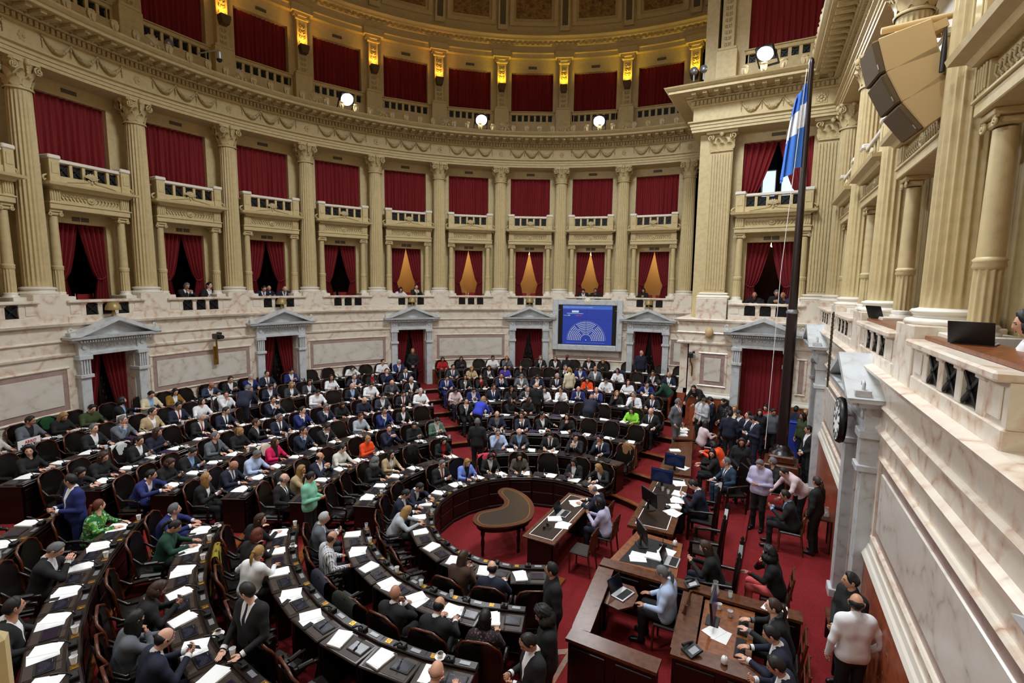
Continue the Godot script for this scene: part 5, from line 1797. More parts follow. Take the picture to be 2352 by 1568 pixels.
func screen_mat(key: String, im: Image, e: float) -> StandardMaterial3D:
	var m := mk(key, Color.BLACK, 0.25)
	m.emission_enabled = true
	m.emission = Color.BLACK
	m.emission_texture = ImageTexture.create_from_image(im)
	m.emission_energy_multiplier = e
	return m

func flat_screen(w: float, h: float) -> QuadMesh:
	var q := QuadMesh.new()
	q.size = Vector2(w, h)
	return q

func desk_proto(near: bool, key: String) -> Node3D:
	var t := thing("desk", "", "desk", Vector3.ZERO, 0.0, "dark wooden deputies' desks")
	var W := 0.70
	for s in [-1.0, 1.0]: part(t, "side_panel", Mb.new().bb(s * 0.33 - 0.025, s * 0.33 + 0.025, 0.0, 0.72, 0.26, 0.72), M.wood_dark)
	var fp := Mb.new().bb(-0.35, 0.35, 0.06, 0.72, 0.69, 0.72)
	fp.bb(-0.29, 0.29, 0.14, 0.4, 0.72, 0.735, 0.008).bb(-0.29, 0.29, 0.45, 0.66, 0.72, 0.735, 0.008)
	part(t, "front_panel", fp, M.wood_dark)
	part(t, "plinth", Mb.new().bb(-0.355, 0.355, 0.0, 0.08, 0.66, 0.75, 0.01), M.wood_dark)
	part(t, "desktop", Mb.new().bb(-0.355, 0.355, 0.72, 0.76, 0.22, 0.76, 0.012), M.wood_top)
	part(t, "console", Mb.new().bb(-0.355, 0.355, 0.758, 0.80, 0.62, 0.755, 0.012), M.wood_dark)
	var mic := part(t, "microphone", Mb.new().bb(-0.05, 0.07, 0.798, 0.85, 0.63, 0.72, 0.01).tube([Vector3(0.0, 0.85, 0.66), Vector3(0.0, 0.9, 0.62), Vector3(0.0, 0.94, 0.54)], 0.009, 6).tube([Vector3(0.0, 0.935, 0.555), Vector3(0.0, 0.955, 0.49)], [0.017, 0.014], 8), M.black)
	if near:
		part(t, "writing_pad", Mb.new().bb(-0.31, 0.31, 0.758, 0.763, 0.25, 0.58), M.leather_inset)
		part(t, "screen_frame", Mb.new().bb(-0.30, -0.04, 0.762, 0.776, 0.34, 0.53, 0.004), M.black)
		var q := part(t, "screen", flat_screen(0.225, 0.155), M[key])
		q.transform = Transform3D(Basis(Vector3.UP, PI) * Basis(Vector3.RIGHT, -PI / 2), Vector3(-0.17, 0.778, 0.435))
		part(t, "ashtray_plate", Mb.new().bb(0.19, 0.27, 0.799, 0.805, 0.65, 0.73, 0.002).lathe([Vector2(0.016, 0.806), Vector2(0.026, 0.806), Vector2(0.026, 0.803)], 10, Vector3(0.23, 0.0, 0.69)), M.brass)
		part(t, "button_plate", Mb.new().bb(-0.26, -0.12, 0.799, 0.806, 0.66, 0.72, 0.002), M.grey_metal)
	return t

func chair_proto() -> Node3D:
	var t := thing("armchair", "", "chair", Vector3.ZERO, 0.0, "brown leather deputies' armchairs")
	part(t, "seat", Mb.new().cbox(Vector3(0, 0.42, 0.0), Vector3(0.52, 0.09, 0.50), 0.035).ball(Vector3(0, 0.445, 0.0), Vector3(0.24, 0.03, 0.23), 5, 12), M.leather)
	part(t, "seat_rail", Mb.new().bb(-0.27, 0.27, 0.33, 0.39, -0.25, 0.25, 0.015), M.wood_dark)
	var prof := func(u: float) -> float: return 0.27 * (1.0 + 0.06 * sin(u * PI)) * sqrt(clampf(1.0 - pow(maxf(0.0, u - 0.62) / 0.42, 2.6), 0.0, 1.0))
	for side in 2:
		var p := PackedVector3Array()
		for i in 11:
			var u := i / 10.0
			for c in 11:
				var v := c / 10.0 * 2.0 - 1.0
				var wv: float = prof.call(u)
				p.append(Vector3(v * wv, 0.47 + 0.60 * u, -0.24 - 0.09 * u + 0.06 * v * v + (0.028 * (1.0 - v * v) if side == 0 else -0.05)))
		part(t, "backrest" if side == 0 else "back_panel", Mb.new().grid(p, 11, 11, false, side == 1), M.leather)
	var rim := []
	for i in 11: rim.append(Vector3(-prof.call(i / 10.0), 0.47 + 0.06 * i, -0.245 - 0.009 * i + 0.06))
	for i in range(10, -1, -1): rim.append(Vector3(prof.call(i / 10.0), 0.47 + 0.06 * i, -0.245 - 0.009 * i + 0.06))
	for i in range(9, 12): rim[i].z -= 0.05
	rim[8].z -= 0.02
	rim[13].z -= 0.02
	part(t, "wooden_rim", Mb.new().tube(rim, 0.022, 6), M.wood_rim)
	for s in [-1.0, 1.0]:
		var a := part(t, "arm", Mb.new().tube([Vector3(s * 0.275, 0.78, -0.22), Vector3(s * 0.29, 0.67, -0.1), Vector3(s * 0.295, 0.655, 0.1), Vector3(s * 0.29, 0.64, 0.2), Vector3(s * 0.285, 0.58, 0.21), Vector3(s * 0.275, 0.4, 0.16)], [0.02, 0.024, 0.026, 0.03, 0.024, 0.022], 7), M.wood_dark)
		part(a, "arm_pad", Mb.new().cbox(Vector3(s * 0.292, 0.68, 0.04), Vector3(0.06, 0.04, 0.22), 0.018), M.leather)
	part(t, "pedestal", Mb.new().lathe([Vector2(0.05, 0.06), Vector2(0.045, 0.2), Vector2(0.07, 0.34)], 10), M.wood_dark)
	for k in 4:
		var d := Vector3(cos(PI / 4 + PI / 2 * k), 0, sin(PI / 4 + PI / 2 * k))
		part(t, "foot", Mb.new().tube([Vector3(0, 0.1, 0), d * 0.16 + Vector3(0, 0.07, 0), d * 0.28 + Vector3(0, 0.03, 0)], [0.035, 0.03, 0.028], 6), M.wood_dark)
	return t

var kinds := {}
func item(kind: String, at: Vector3, turn: float, label: String) -> Node3D:
	if not kinds.has(kind):
		var t: Node3D
		match kind:
			"paper_stack":
				t = thing(kind, label, "papers", at, turn, "white papers on the desks")
				part(t, "pile", Mb.new().bb(-0.105, 0.105, 0.0, 0.022, -0.145, 0.145), M.paper)
				part(t, "top_sheet", Mb.new().box(Vector3(0.012, 0.0235, 0.01), Vector3(0.21, 0.002, 0.29), Basis(Vector3.UP, 0.14)), M.paper)
			"loose_papers":
				t = thing(kind, label, "papers", at, turn, "white papers on the desks")
				part(t, "sheet", Mb.new().box(Vector3(-0.05, 0.002, 0), Vector3(0.21, 0.003, 0.29), Basis(Vector3.UP, 0.1)), M.paper)
				part(t, "sheet", Mb.new().box(Vector3(0.06, 0.005, 0.02), Vector3(0.21, 0.003, 0.29), Basis(Vector3.UP, -0.25)), M.paper)
			"folder":
				t = thing(kind, label, "folder", at, turn, "purple folders on the desks")
				part(t, "cover", Mb.new().bb(-0.12, 0.12, 0.0, 0.012, -0.16, 0.16, 0.003), M.purple)
				part(t, "sheets", Mb.new().bb(-0.11, 0.11, 0.003, 0.009, -0.155, 0.165), M.paper)
			"paper_cup":
				t = thing(kind, label, "cup", at, turn, "white paper cups")
				part(t, "cup", Mb.new().lathe([Vector2(0.0, 0.004), Vector2(0.026, 0.0), Vector2(0.038, 0.09), Vector2(0.035, 0.09), Vector2(0.025, 0.01), Vector2(0.0, 0.01)], 14, Vector3.ZERO, true), M.paper)
				part(t, "rim", Mb.new().lathe([Vector2(0.036, 0.088), Vector2(0.041, 0.091), Vector2(0.036, 0.094)], 14), M.paper)
			"coffee_cup":
				t = thing(kind, label, "cup", at, turn, "coffee cups on saucers")
				part(t, "saucer", Mb.new().lathe([Vector2(0.03, 0.0), Vector2(0.045, 0.002), Vector2(0.075, 0.014), Vector2(0.07, 0.014), Vector2(0.0, 0.006)], 18), M.porcelain)
				part(t, "cup", Mb.new().lathe([Vector2(0.02, 0.008), Vector2(0.032, 0.02), Vector2(0.04, 0.065), Vector2(0.037, 0.065), Vector2(0.028, 0.022), Vector2(0.0, 0.02)], 16), M.porcelain)
				part(t, "coffee", Mb.new().lathe([Vector2(0.036, 0.055), Vector2(0.0, 0.056)], 14), M.coffee)
				part(t, "handle", Mb.new().tube([Vector3(0.037, 0.055, 0), Vector3(0.056, 0.05, 0), Vector3(0.054, 0.032, 0), Vector3(0.034, 0.028, 0)], 0.004, 5), M.porcelain)
			"drinking_glass":
				t = thing(kind, label, "glass", at, turn, "water glasses")
				part(t, "tumbler", Mb.new().lathe([Vector2(0.0, 0.003), Vector2(0.028, 0.0), Vector2(0.035, 0.1), Vector2(0.032, 0.1), Vector2(0.026, 0.012), Vector2(0.0, 0.012)], 14, Vector3.ZERO, true), M.glass)
				part(t, "water", Mb.new().lathe([Vector2(0.0, 0.013), Vector2(0.0255, 0.013), Vector2(0.029, 0.06), Vector2(0.0, 0.06)], 12, Vector3.ZERO, true), M.glass)
			"carafe":
				t = thing(kind, label, "carafe", at, turn)
				part(t, "jug", Mb.new().lathe([Vector2(0.0, 0.004), Vector2(0.055, 0.0), Vector2(0.065, 0.05), Vector2(0.05, 0.12), Vector2(0.03, 0.16), Vector2(0.042, 0.2), Vector2(0.039, 0.2), Vector2(0.027, 0.16), Vector2(0.046, 0.12), Vector2(0.0, 0.01)], 16), M.glass)
				part(t, "water", Mb.new().lathe([Vector2(0.0, 0.012), Vector2(0.052, 0.012), Vector2(0.06, 0.05), Vector2(0.05, 0.09), Vector2(0.0, 0.09)], 14), M.glass)
			"phone":
				t = thing(kind, label, "phone", at, turn, "smartphones on desks")
				part(t, "case", Mb.new().bb(-0.037, 0.037, 0.0, 0.009, -0.075, 0.075, 0.003), M.black)
				part(t, "display", Mb.new().bb(-0.033, 0.033, 0.008, 0.0098, -0.07, 0.07), M.black_matte)
			"laptop":
				t = thing(kind, label, "laptop", at, turn, "open laptops")
				part(t, "keyboard", Mb.new().bb(-0.17, 0.17, 0.0, 0.018, -0.115, 0.115, 0.005), M.silver)
				part(t, "keys", Mb.new().bb(-0.15, 0.15, 0.017, 0.02, -0.09, 0.03), M.black_matte)
				var ld := part(t, "lid", Mb.new().box(Vector3(0, 0.115, 0.155), Vector3(0.34, 0.23, 0.01), Basis(Vector3.RIGHT, 0.35)), M.black)
				var sq := part(ld, "display", flat_screen(0.31, 0.2), M.laptop_screen)
				sq.transform = Transform3D(Basis(Vector3.UP, PI) * Basis(Vector3.RIGHT, -0.35), Vector3(0, 0.118, 0.148))
			"monitor":
				t = thing(kind, label, "monitor", at, turn, "desktop monitors")
				part(t, "foot", Mb.new().bb(-0.13, 0.13, 0.0, 0.012, -0.09, 0.09, 0.004), M.black)
				part(t, "stem", Mb.new().bb(-0.03, 0.03, 0.01, 0.2, -0.03, -0.01, 0.005), M.black)
				var cs := part(t, "case", Mb.new().box(Vector3(0, 0.27, 0.0), Vector3(0.52, 0.32, 0.03), Basis(Vector3.RIGHT, -0.12)), M.black)
				var sq2 := part(cs, "display", flat_screen(0.49, 0.29), M.vote_screen)
				sq2.transform = Transform3D(Basis(Vector3.RIGHT, -0.12), Vector3(0, 0.272, 0.017))
			"desk_phone":
				t = thing(kind, label, "telephone", at, turn, "black desk telephones")
				part(t, "base", Mb.new().box(Vector3(0, 0.04, 0), Vector3(0.2, 0.03, 0.2), Basis(Vector3.RIGHT, 0.3)), M.black)
				part(t, "handset", Mb.new().tube([Vector3(-0.075, 0.075, 0.09), Vector3(-0.075, 0.085, 0.04), Vector3(-0.075, 0.085, -0.04), Vector3(-0.075, 0.06, -0.09)], [0.024, 0.016, 0.016, 0.024], 8), M.black_matte)
				part(t, "keypad", Mb.new().box(Vector3(0.035, 0.058, 0.0), Vector3(0.09, 0.004, 0.12), Basis(Vector3.RIGHT, 0.3)), M.grey_metal)
			"microphone":
				t = thing(kind, label, "microphone", at, turn, "gooseneck microphones")
				part(t, "base", Mb.new().lathe([Vector2(0.07, 0.0), Vector2(0.07, 0.02), Vector2(0.05, 0.04), Vector2(0.0, 0.045)], 14), M.black)
				part(t, "gooseneck", Mb.new().tube([Vector3(0, 0.04, 0), Vector3(0, 0.2, 0.0), Vector3(0, 0.28, 0.1), Vector3(0, 0.29, 0.2)], 0.006, 6), M.black)
				part(t, "capsule", Mb.new().tube([Vector3(0, 0.29, 0.19), Vector3(0, 0.29, 0.27)], 0.013, 8), M.black_matte)
			"steel_bottle":
				t = thing(kind, label, "bottle", at, turn)
				part(t, "flask", Mb.new().lathe([Vector2(0.0, 0.0), Vector2(0.035, 0.0), Vector2(0.036, 0.18), Vector2(0.02, 0.22), Vector2(0.02, 0.24), Vector2(0.0, 0.24)], 14, Vector3.ZERO, true), M.silver)
				part(t, "cap", Mb.new().lathe([Vector2(0.022, 0.238), Vector2(0.022, 0.27), Vector2(0.0, 0.272)], 12, Vector3.ZERO, true), M.grey_metal)
			"mate_gourd":
				t = thing(kind, label, "cup", at, turn)
				part(t, "gourd", Mb.new().lathe([Vector2(0.02, 0.0), Vector2(0.045, 0.03), Vector2(0.042, 0.07), Vector2(0.032, 0.1), Vector2(0.0, 0.095)], 14), M.porcelain)
				part(t, "straw", Mb.new().tube([Vector3(0, 0.08, 0), Vector3(-0.04, 0.16, 0.0), Vector3(-0.06, 0.18, 0)], 0.004, 5), M.silver)
		kinds[kind] = t
		t.position = at
		t.rotation.y = turn
		return t
	return dup(kinds[kind], at, turn, label)

func seating() -> void:
	M["laptop_screen"] = mk("laptop_screen", Color(0.05, 0.06, 0.09), 0.2)
	var im := hemi_image(160, 112, Color(0.03, 0.035, 0.13), Color(0.6, 0.62, 0.7))
	im.fill_rect(Rect2i(10, 8, 40, 3), Color(0.6, 0.6, 0.7))
	screen_mat("desk_screen", im, 0.7)
	screen_mat("purple_screen", hemi_image(160, 112, Color(0.10, 0.03, 0.15), Color(0.11, 0.04, 0.16)), 0.9)
	var iv := hemi_image(256, 160, Color(0.035, 0.07, 0.2), Color(0.5, 0.6, 0.7))
	iv.fill_rect(Rect2i(0, 0, 256, 12), Color(0.1, 0.2, 0.45))
	screen_mat("vote_screen", iv, 0.7)
	var near := desk_proto(true, "desk_screen")
	var near2 := desk_proto(true, "purple_screen")
	var far := desk_proto(false, "")
	var ch := chair_proto()
	var usedp := {}
	var rg := RandomNumberGenerator.new()
	rg.seed = 4
	for l in SEATS.split("\n"):
		var f := l.split(" ")
		var i := int(f[0])
		var b := int(f[1])
		var k := int(f[2])
		var a := float(f[3])
		var ca := float(f[4])
		var r := row_r(i)
		var c := Vector3(0, row_y(i), row_cz(r))
		var at := c + dirv(a) * r
		var nm := seat_name(i, b, k)
		var proto := far
		if at.distance_to(Vector3(-9.45, 5.9, 4.13)) < 15.5: proto = near if rg.randf() < 0.75 else near2
		var d: Node3D
		if not usedp.has(proto):
			usedp[proto] = true
			d = proto
			d.position = at
			d.rotation.y = deg_to_rad(-a)
		else: d = dup(proto, at, deg_to_rad(-a))
		d.set_meta("label", "dark wooden desk with microphone, " + nm)
		var cnt := 0
		var stp := desk_step(i, b)
		d.scale.x = stp * (r - 0.45) / 0.71
		var cat := c + dirv(ca) * (r + 0.15)
		var o: Node3D
		if not usedp.has(ch):
			usedp[ch] = true
			o = ch
			o.position = cat
			o.rotation.y = deg_to_rad(-ca)
		else: o = dup(ch, cat, deg_to_rad(-ca) + (rg.randf_range(-0.25, 0.25) if int(f[5]) == 0 else 0.0))
		o.set_meta("label", "brown leather armchair%s, %s" % ["" if int(f[5]) == 1 else " standing empty", nm])
		# things on the desk
		var put := func(x: float, z: float, y := 0.7645) -> Vector3: return d.transform * Vector3(x, y, z)
		var ro := deg_to_rad(-a)
		var q := rg.randf()
		if q < 0.55: item("paper_stack", put.call(0.15, 0.41), ro + rg.randf_range(-0.3, 0.3), "stack of white papers on the desk, " + nm)
		elif q < 0.9: item("loose_papers", put.call(0.14, 0.41), ro + rg.randf_range(-0.3, 0.3), "loose white papers on the desk, " + nm)
		if proto == far and rg.randf() < 0.45: item("folder", put.call(-0.16, 0.42), ro + rg.randf_range(-0.2, 0.2), "purple folder on the desk, " + nm)
		elif proto != far and rg.randf() < 0.25: item("phone", put.call(0.02, 0.30), ro + rg.randf_range(-0.6, 0.6), "black phone on the desk, " + nm)
		var e := rg.randf()
		var cy := 0.802
		if e < 0.22: item("paper_cup", put.call(0.3, 0.69, cy), 0, "white paper cup on the desk edge, " + nm)
		elif e < 0.42: item("coffee_cup", put.call(0.14, 0.69, cy), ro, "white coffee cup and saucer on the desk edge, " + nm)
		elif e < 0.56: item("drinking_glass", put.call(0.3, 0.69, cy), 0, "glass of water on the desk edge, " + nm)
	if not usedp.has(near2): near2.free()

var steps := {}
func desk_step(i: int, b: int) -> float:
	var key := i * 10 + b
	if not steps.has(key):
		var an := []
		for l in SEATS.split("\n"):
			var f := l.split(" ")
			if int(f[0]) == i and int(f[1]) == b: an.append(float(f[3]))
		steps[key] = deg_to_rad(an[1] - an[0]) if an.size() > 1 else 0.72 / row_r(i)
	return steps[key]
# ---------------------------------------------------------------- dais, pit and fittings
func slab(parent: Node, called: String, pts: Array, y0: float, y1: float, m: Material) -> MeshInstance3D:
	var poly := PackedVector2Array()
	for p in pts: poly.append(Vector2(p[0], -p[1]))
	return part(parent, called, Mb.new().prism(poly, y0, y1, Transform3D(Basis(Vector3.RIGHT, -PI / 2), Vector3.ZERO)), m)
func shrink(pts: Array, d: float) -> Array:
	var poly := PackedVector2Array()
	for p in pts: poly.append(Vector2(p[0], p[1]))
	var o := Geometry2D.offset_polygon(poly, -d, Geometry2D.JOIN_MITER)
	var out := []
	for q in o[0]: out.append([q.x, q.y])
	return out

func partition(a: Vector2, b: Vector2, w: float, y: float, label: String, m: Material) -> void:
	var t := thing("wooden_partition", label, "partition", Vector3.ZERO, 0.0, "wooden partitions of the dais")
	var d := (b - a).normalized()
	var n := Vector2(-d.y, d.x) * w * 0.5
	part(t, "ledge", Mb.new().box(Vector3((a.x + b.x) / 2, y - 0.02, (a.y + b.y) / 2), Vector3(a.distance_to(b), 0.045, w), Basis(Vector3.UP, -atan2(d.y, d.x))), m)
	var bs := Basis(Vector3.UP, -atan2(d.y, d.x))
	var L := a.distance_to(b)
	var k := maxi(1, int(L / 0.62))
	part(t, "core", Mb.new().box(Vector3((a.x + b.x) / 2, (y - 0.04 + 0.0) / 2, (a.y + b.y) / 2), Vector3(L - 0.04, y - 0.04, w * 0.55), bs), M.wood_dark)
	for i in k:
		for s in [-1.0, 1.0]:
			var u := (i + 0.5) / k
			var c: Vector2 = a.lerp(b, u) + n * s * 0.6
			part(t, "panel", Mb.new().cbox(Vector3(c.x, 0.3 + (y - 0.3) * 0.5, c.y), Vector3(L / k * 0.78, (y - 0.3) * 0.66, 0.03), 0.01, bs), M.wood_dark)

func stool_chair(at: Vector3, turn: float, label: String, wood: Material, seatm: Material) -> void:
	var t := thing("wooden_chair", label, "chair", at, turn, "plain wooden chairs")
	part(t, "seat", Mb.new().cbox(Vector3(0, 0.45, 0), Vector3(0.44, 0.05, 0.42), 0.02), seatm)
	for s in [-1.0, 1.0]:
		part(t, "leg", Mb.new().tube([Vector3(s * 0.2, 0.44, 0.19), Vector3(s * 0.2, 0.0, 0.2)], [0.022, 0.017], 6), wood)
		part(t, "leg", Mb.new().tube([Vector3(s * 0.2, 0.92, -0.27), Vector3(s * 0.2, 0.45, -0.2), Vector3(s * 0.2, 0.0, -0.26)], [0.018, 0.022, 0.017], 6), wood)
	part(t, "top_rail", Mb.new().cbox(Vector3(0, 0.88, -0.26), Vector3(0.42, 0.1, 0.025), 0.01), wood)
	part(t, "backrest", Mb.new().cbox(Vector3(0, 0.66, -0.235), Vector3(0.38, 0.26, 0.02), 0.008, Basis(Vector3.RIGHT, 0.14)), wood)

func throne(at: Vector3, turn: float, label: String) -> void:
	var t := thing("carved_chair", label, "chair", at, turn, "high-backed carved chairs")
	part(t, "seat", Mb.new().cbox(Vector3(0, 0.44, 0), Vector3(0.6, 0.1, 0.56), 0.04), M.leather)
	part(t, "backrest", Mb.new().cbox(Vector3(0, 0.82, -0.3), Vector3(0.5, 0.66, 0.06), 0.03, Basis(Vector3.RIGHT, -0.08)), M.leather)
	for s in [-1.0, 1.0]:
		var st := part(t, "stile", Mb.new().tube([Vector3(s * 0.3, 0.0, -0.27), Vector3(s * 0.3, 0.6, -0.29), Vector3(s * 0.3, 1.22, -0.35)], [0.04, 0.04, 0.035], 8), M.wood_dark)
		part(st, "finial", Mb.new().lathe([Vector2(0.03, 1.2), Vector2(0.045, 1.24), Vector2(0.02, 1.27), Vector2(0.03, 1.31), Vector2(0.0, 1.36)], 10, Vector3(s * 0.3, 0, -0.35)), M.wood_dark)
		part(t, "arm", Mb.new().tube([Vector3(s * 0.3, 0.72, -0.28), Vector3(s * 0.32, 0.7, 0.0), Vector3(s * 0.32, 0.67, 0.22), Vector3(s * 0.31, 0.45, 0.22), Vector3(s * 0.3, 0.0, 0.24)], [0.03, 0.032, 0.04, 0.035, 0.03], 8), M.wood_dark)
	part(t, "crest", Mb.new().prism(PackedVector2Array([Vector2(-0.3, 1.14), Vector2(0.3, 1.14), Vector2(0.27, 1.22), Vector2(0.12, 1.26), Vector2(0.0, 1.34), Vector2(-0.12, 1.26), Vector2(-0.27, 1.22)]), -0.38, -0.32), M.wood_dark)

func dais() -> void:
	# presiding desk
	var pd := [[0.06, 1.55], [3.17, 1.42], [3.23, 2.24], [0.11, 2.44]]
	var t := thing("presiding_desk", "long wooden presiding desk with glass-topped leather and white inlay line", "desk")
	slab(t, "desktop", pd, 1.02, 1.08, M.wood_mid)
	slab(t, "body", shrink(pd, 0.12), 0.3, 1.03, M.wood_dark)
	slab(t, "inlay_border", shrink(pd, 0.13), 1.078, 1.0815, M.paper)
	slab(t, "leather_top", shrink(pd, 0.145), 1.079, 1.083, M.wood_top)
	for k in 4:
		part(t, "front_panel", Mb.new().cbox(Vector3(0.5 + 0.75 * k, 0.66, 1.645 - 0.04 * (0.5 + 0.75 * k) ), Vector3(0.6, 0.5, 0.03), 0.012, Basis(Vector3.UP, 0.04)), M.wood_mid)
	var nd := [[-0.04, 1.78], [-1.45, 1.62], [-1.3, 2.78], [-0.1, 2.66]]
	var t2 := thing("secretary_desk", "wooden secretary desk with dark writing surface left of the presiding desk", "desk")
	slab(t2, "desktop", nd, 1.0, 1.05, M.wood_warm)
	slab(t2, "body", shrink(nd, 0.1), 0.3, 1.0, M.wood_dark)
	slab(t2, "leather_top", shrink(nd, 0.15), 1.049, 1.054, M.black_matte)
	var fd := [[3.35, 1.4], [6.1, 1.2], [6.5, 1.75], [3.5, 2.2]]
	var t3 := thing("secretary_desk", "far secretary desk covered with papers beyond the monitors", "desk")
	slab(t3, "desktop", fd, 1.0, 1.05, M.wood_mid)
	slab(t3, "body", shrink(fd, 0.1), 0.3, 1.0, M.wood_dark)
	var sd := [[6.5, 1.15], [8.2, 1.05], [8.35, 1.5], [6.7, 1.72]]
	var t4 := thing("side_desk", "dark side desk heaped with papers beside the steps", "desk")
	slab(t4, "desktop", sd, 1.0, 1.05, M.wood_mid)
	slab(t4, "body", shrink(sd, 0.08), 0.3, 1.0, M.wood_dark)
	partition(Vector2(-1.62, 1.67), Vector2(-3.28, 1.86), 0.27, 1.06, "worn brown partition facing the pit, front of the clerk enclosure", M.wood_mid)
	partition(Vector2(-3.42, 1.74), Vector2(-3.42, 2.98), 0.27, 1.064, "worn brown partition closing the near end of the clerk enclosure", M.wood_mid)
	partition(Vector2(-1.48, 1.54), Vector2(-1.42, 4.6), 0.25, 1.08, "long brown partition with carafe and phone between secretary and clerks", M.wood_mid)
	partition(Vector2(-1.62, 3.1), Vector2(-3.0, 3.18), 0.3, 1.066, "brown partition ledge in front of the clerks' monitor", M.wood_mid)
	partition(Vector2(-3.0, 3.05), Vector2(-2.96, 4.3), 0.28, 1.07, "brown partition with gourd and cables at the bottom edge", M.wood_mid)
	var ct := thing("clerk_desk", "warm brown clerk desk with keyboards", "desk")
	slab(ct, "desktop", [[-1.6, 3.28], [-2.84, 3.34], [-2.8, 4.0], [-1.56, 3.98]], 0.98, 1.02, M.wood_warm)
	slab(ct, "body", [[-1.7, 3.36], [-2.74, 3.4], [-2.72, 3.6], [-1.68, 3.58]], 0.3, 0.985, M.wood_dark)
	var lt := thing("laptop_shelf", "rounded brown shelf carrying the laptop in the enclosure", "shelf")
	slab(lt, "board", [[-1.75, 1.85], [-2.4, 1.9], [-2.45, 2.15], [-2.25, 2.32], [-1.95, 2.32], [-1.75, 2.2]], 0.93, 0.96, M.wood_mid)
	part(lt, "bracket", Mb.new().bb(-2.15, -2.05, 0.3, 0.93, 1.78, 1.86), M.wood_dark)
	var Y := 1.0845
	item("monitor", Vector3(1.0, Y, 1.75), 0.85, "dark monitor seen from the back at the near end of the presiding desk")
	item("monitor", Vector3(2.35, Y, 1.72), PI + 1.5, "blue-screened monitor in the middle of the presiding desk")
	item("monitor", Vector3(3.7, 1.051, 1.75), PI + 1.45, "blue-screened monitor showing the seat plan at the far desk")
	item("monitor", Vector3(-0.55, 1.056, 2.0), 0.6, "dark monitor seen from the back on the secretary desk")
	item("monitor", Vector3(-2.1, 1.021, 3.45), 0.0, "wide dark monitor of the clerks beside the paper cups")
	item("microphone", Vector3(1.25, Y, 2.1), PI + 0.4, "black gooseneck microphone before the presiding man")
	item("microphone", Vector3(-0.35, 1.056, 2.35), PI + 0.4, "black gooseneck microphone on the secretary desk")
	item("laptop", Vector3(-0.85, 1.056, 2.62), PI, "black open laptop before the woman at the secretary desk")
	item("laptop", Vector3(-2.05, 0.962, 2.1), PI - 0.3, "black open laptop on the shelf in the enclosure")
	item("desk_phone", Vector3(-1.45, 1.082, 3.05), PI + 0.5, "black desk telephone on the long partition")
	item("desk_phone", Vector3(-2.97, 1.072, 3.3), PI + 0.9, "black desk telephone at the bottom partition corner")
	item("carafe", Vector3(-1.46, 1.082, 3.4), 0, "glass water carafe on the long partition")
	item("drinking_glass", Vector3(-1.45, 1.082, 3.62), 0, "drinking glass beside the carafe on the long partition")
	item("drinking_glass", Vector3(2.0, Y, 1.95), 0, "drinking glass on the presiding desk by the monitor")
	item("drinking_glass", Vector3(2.12, Y, 1.8), 0, "second drinking glass on the presiding desk")
	item("carafe", Vector3(3.0, Y, 1.6), 0, "glass carafe at the far end of the presiding desk")
	item("mate_gourd", Vector3(-2.97, 1.072, 3.7), 0.4, "brown gourd cup with metal straw on the bottom partition")
	item("mate_gourd", Vector3(-0.25, 1.056, 2.55), 0.4, "dark gourd cup on the secretary desk")
	item("paper_cup", Vector3(-1.75, 1.021, 3.5), 0, "white paper cup beside the clerks' monitor, far one")
	item("paper_cup", Vector3(-1.85, 1.021, 3.66), 0, "white paper cup beside the clerks' monitor, near one")
	for q in [["paper_stack", Vector3(1.35, Y, 2.2), 0.4, "stack of papers at the near end of the presiding desk"], ["loose_papers", Vector3(1.05, Y, 2.25), 1.2, "loose papers at the near corner of the presiding desk"], ["loose_papers", Vector3(1.75, Y, 2.2), 0.2, "loose papers before the presiding man"], ["paper_stack", Vector3(2.1, Y, 2.15), 1.4, "paper stack by the blue monitor"], ["loose_papers", Vector3(2.75, Y, 2.05), 0.5, "white sheets at the far end of the presiding desk"],
			["loose_papers", Vector3(-1.0, 1.056, 2.05), 0.3, "jagged stack of sheets on the secretary desk"], ["paper_stack", Vector3(-0.85, 1.056, 2.3), 0.0, "open printed pages on the secretary desk"], ["loose_papers", Vector3(-0.6, 1.056, 2.45), 0.1, "printed page next to the laptop on the secretary desk"],
			["paper_stack", Vector3(4.3, 1.051, 1.6), 0.2, "paper pile on the far secretary desk, nearest"], ["loose_papers", Vector3(4.8, 1.051, 1.5), 0.8, "loose sheets in the middle of the far secretary desk"], ["paper_stack", Vector3(5.3, 1.051, 1.45), 0.4, "paper pile at the far end of the far secretary desk"], ["loose_papers", Vector3(4.0, 1.051, 1.9), 1.2, "loose sheets before the seated woman at the far desk"],
			["paper_stack", Vector3(7.0, 1.051, 1.35), 0.4, "big paper heap on the side desk, left"], ["paper_stack", Vector3(7.35, 1.051, 1.3), 0.1, "big paper heap on the side desk, middle"], ["loose_papers", Vector3(7.75, 1.051, 1.25), 0.7, "scattered sheets on the side desk, right"],
			["loose_papers", Vector3(-1.42, 1.082, 4.25), 1.5, "white sheets on the long partition near the man typing"], ["loose_papers", Vector3(-2.35, 1.021, 3.55), 1.3, "printed sheet under the clerks' monitor"]]:
		item(q[0], q[1], q[2], q[3])
	var kb := thing("keyboard", "black computer keyboard of the typing man", "keyboard", Vector3(-2.0, 1.021, 3.85), PI, "keyboards")
	part(kb, "tray", Mb.new().bb(-0.21, 0.21, 0, 0.018, -0.065, 0.065, 0.004), M.black)
	var keys := Mb.new()
	for r in 5:
		for c in 15: keys.bb(-0.195 + 0.026 * c, -0.195 + 0.026 * c + 0.021, 0.018, 0.025, -0.055 + 0.023 * r, -0.055 + 0.023 * r + 0.018)
	part(kb, "keys", keys, M.black_matte)
	dup(kb, Vector3(-2.5, 1.021, 3.85), PI, "black computer keyboard nearer the bottom edge")
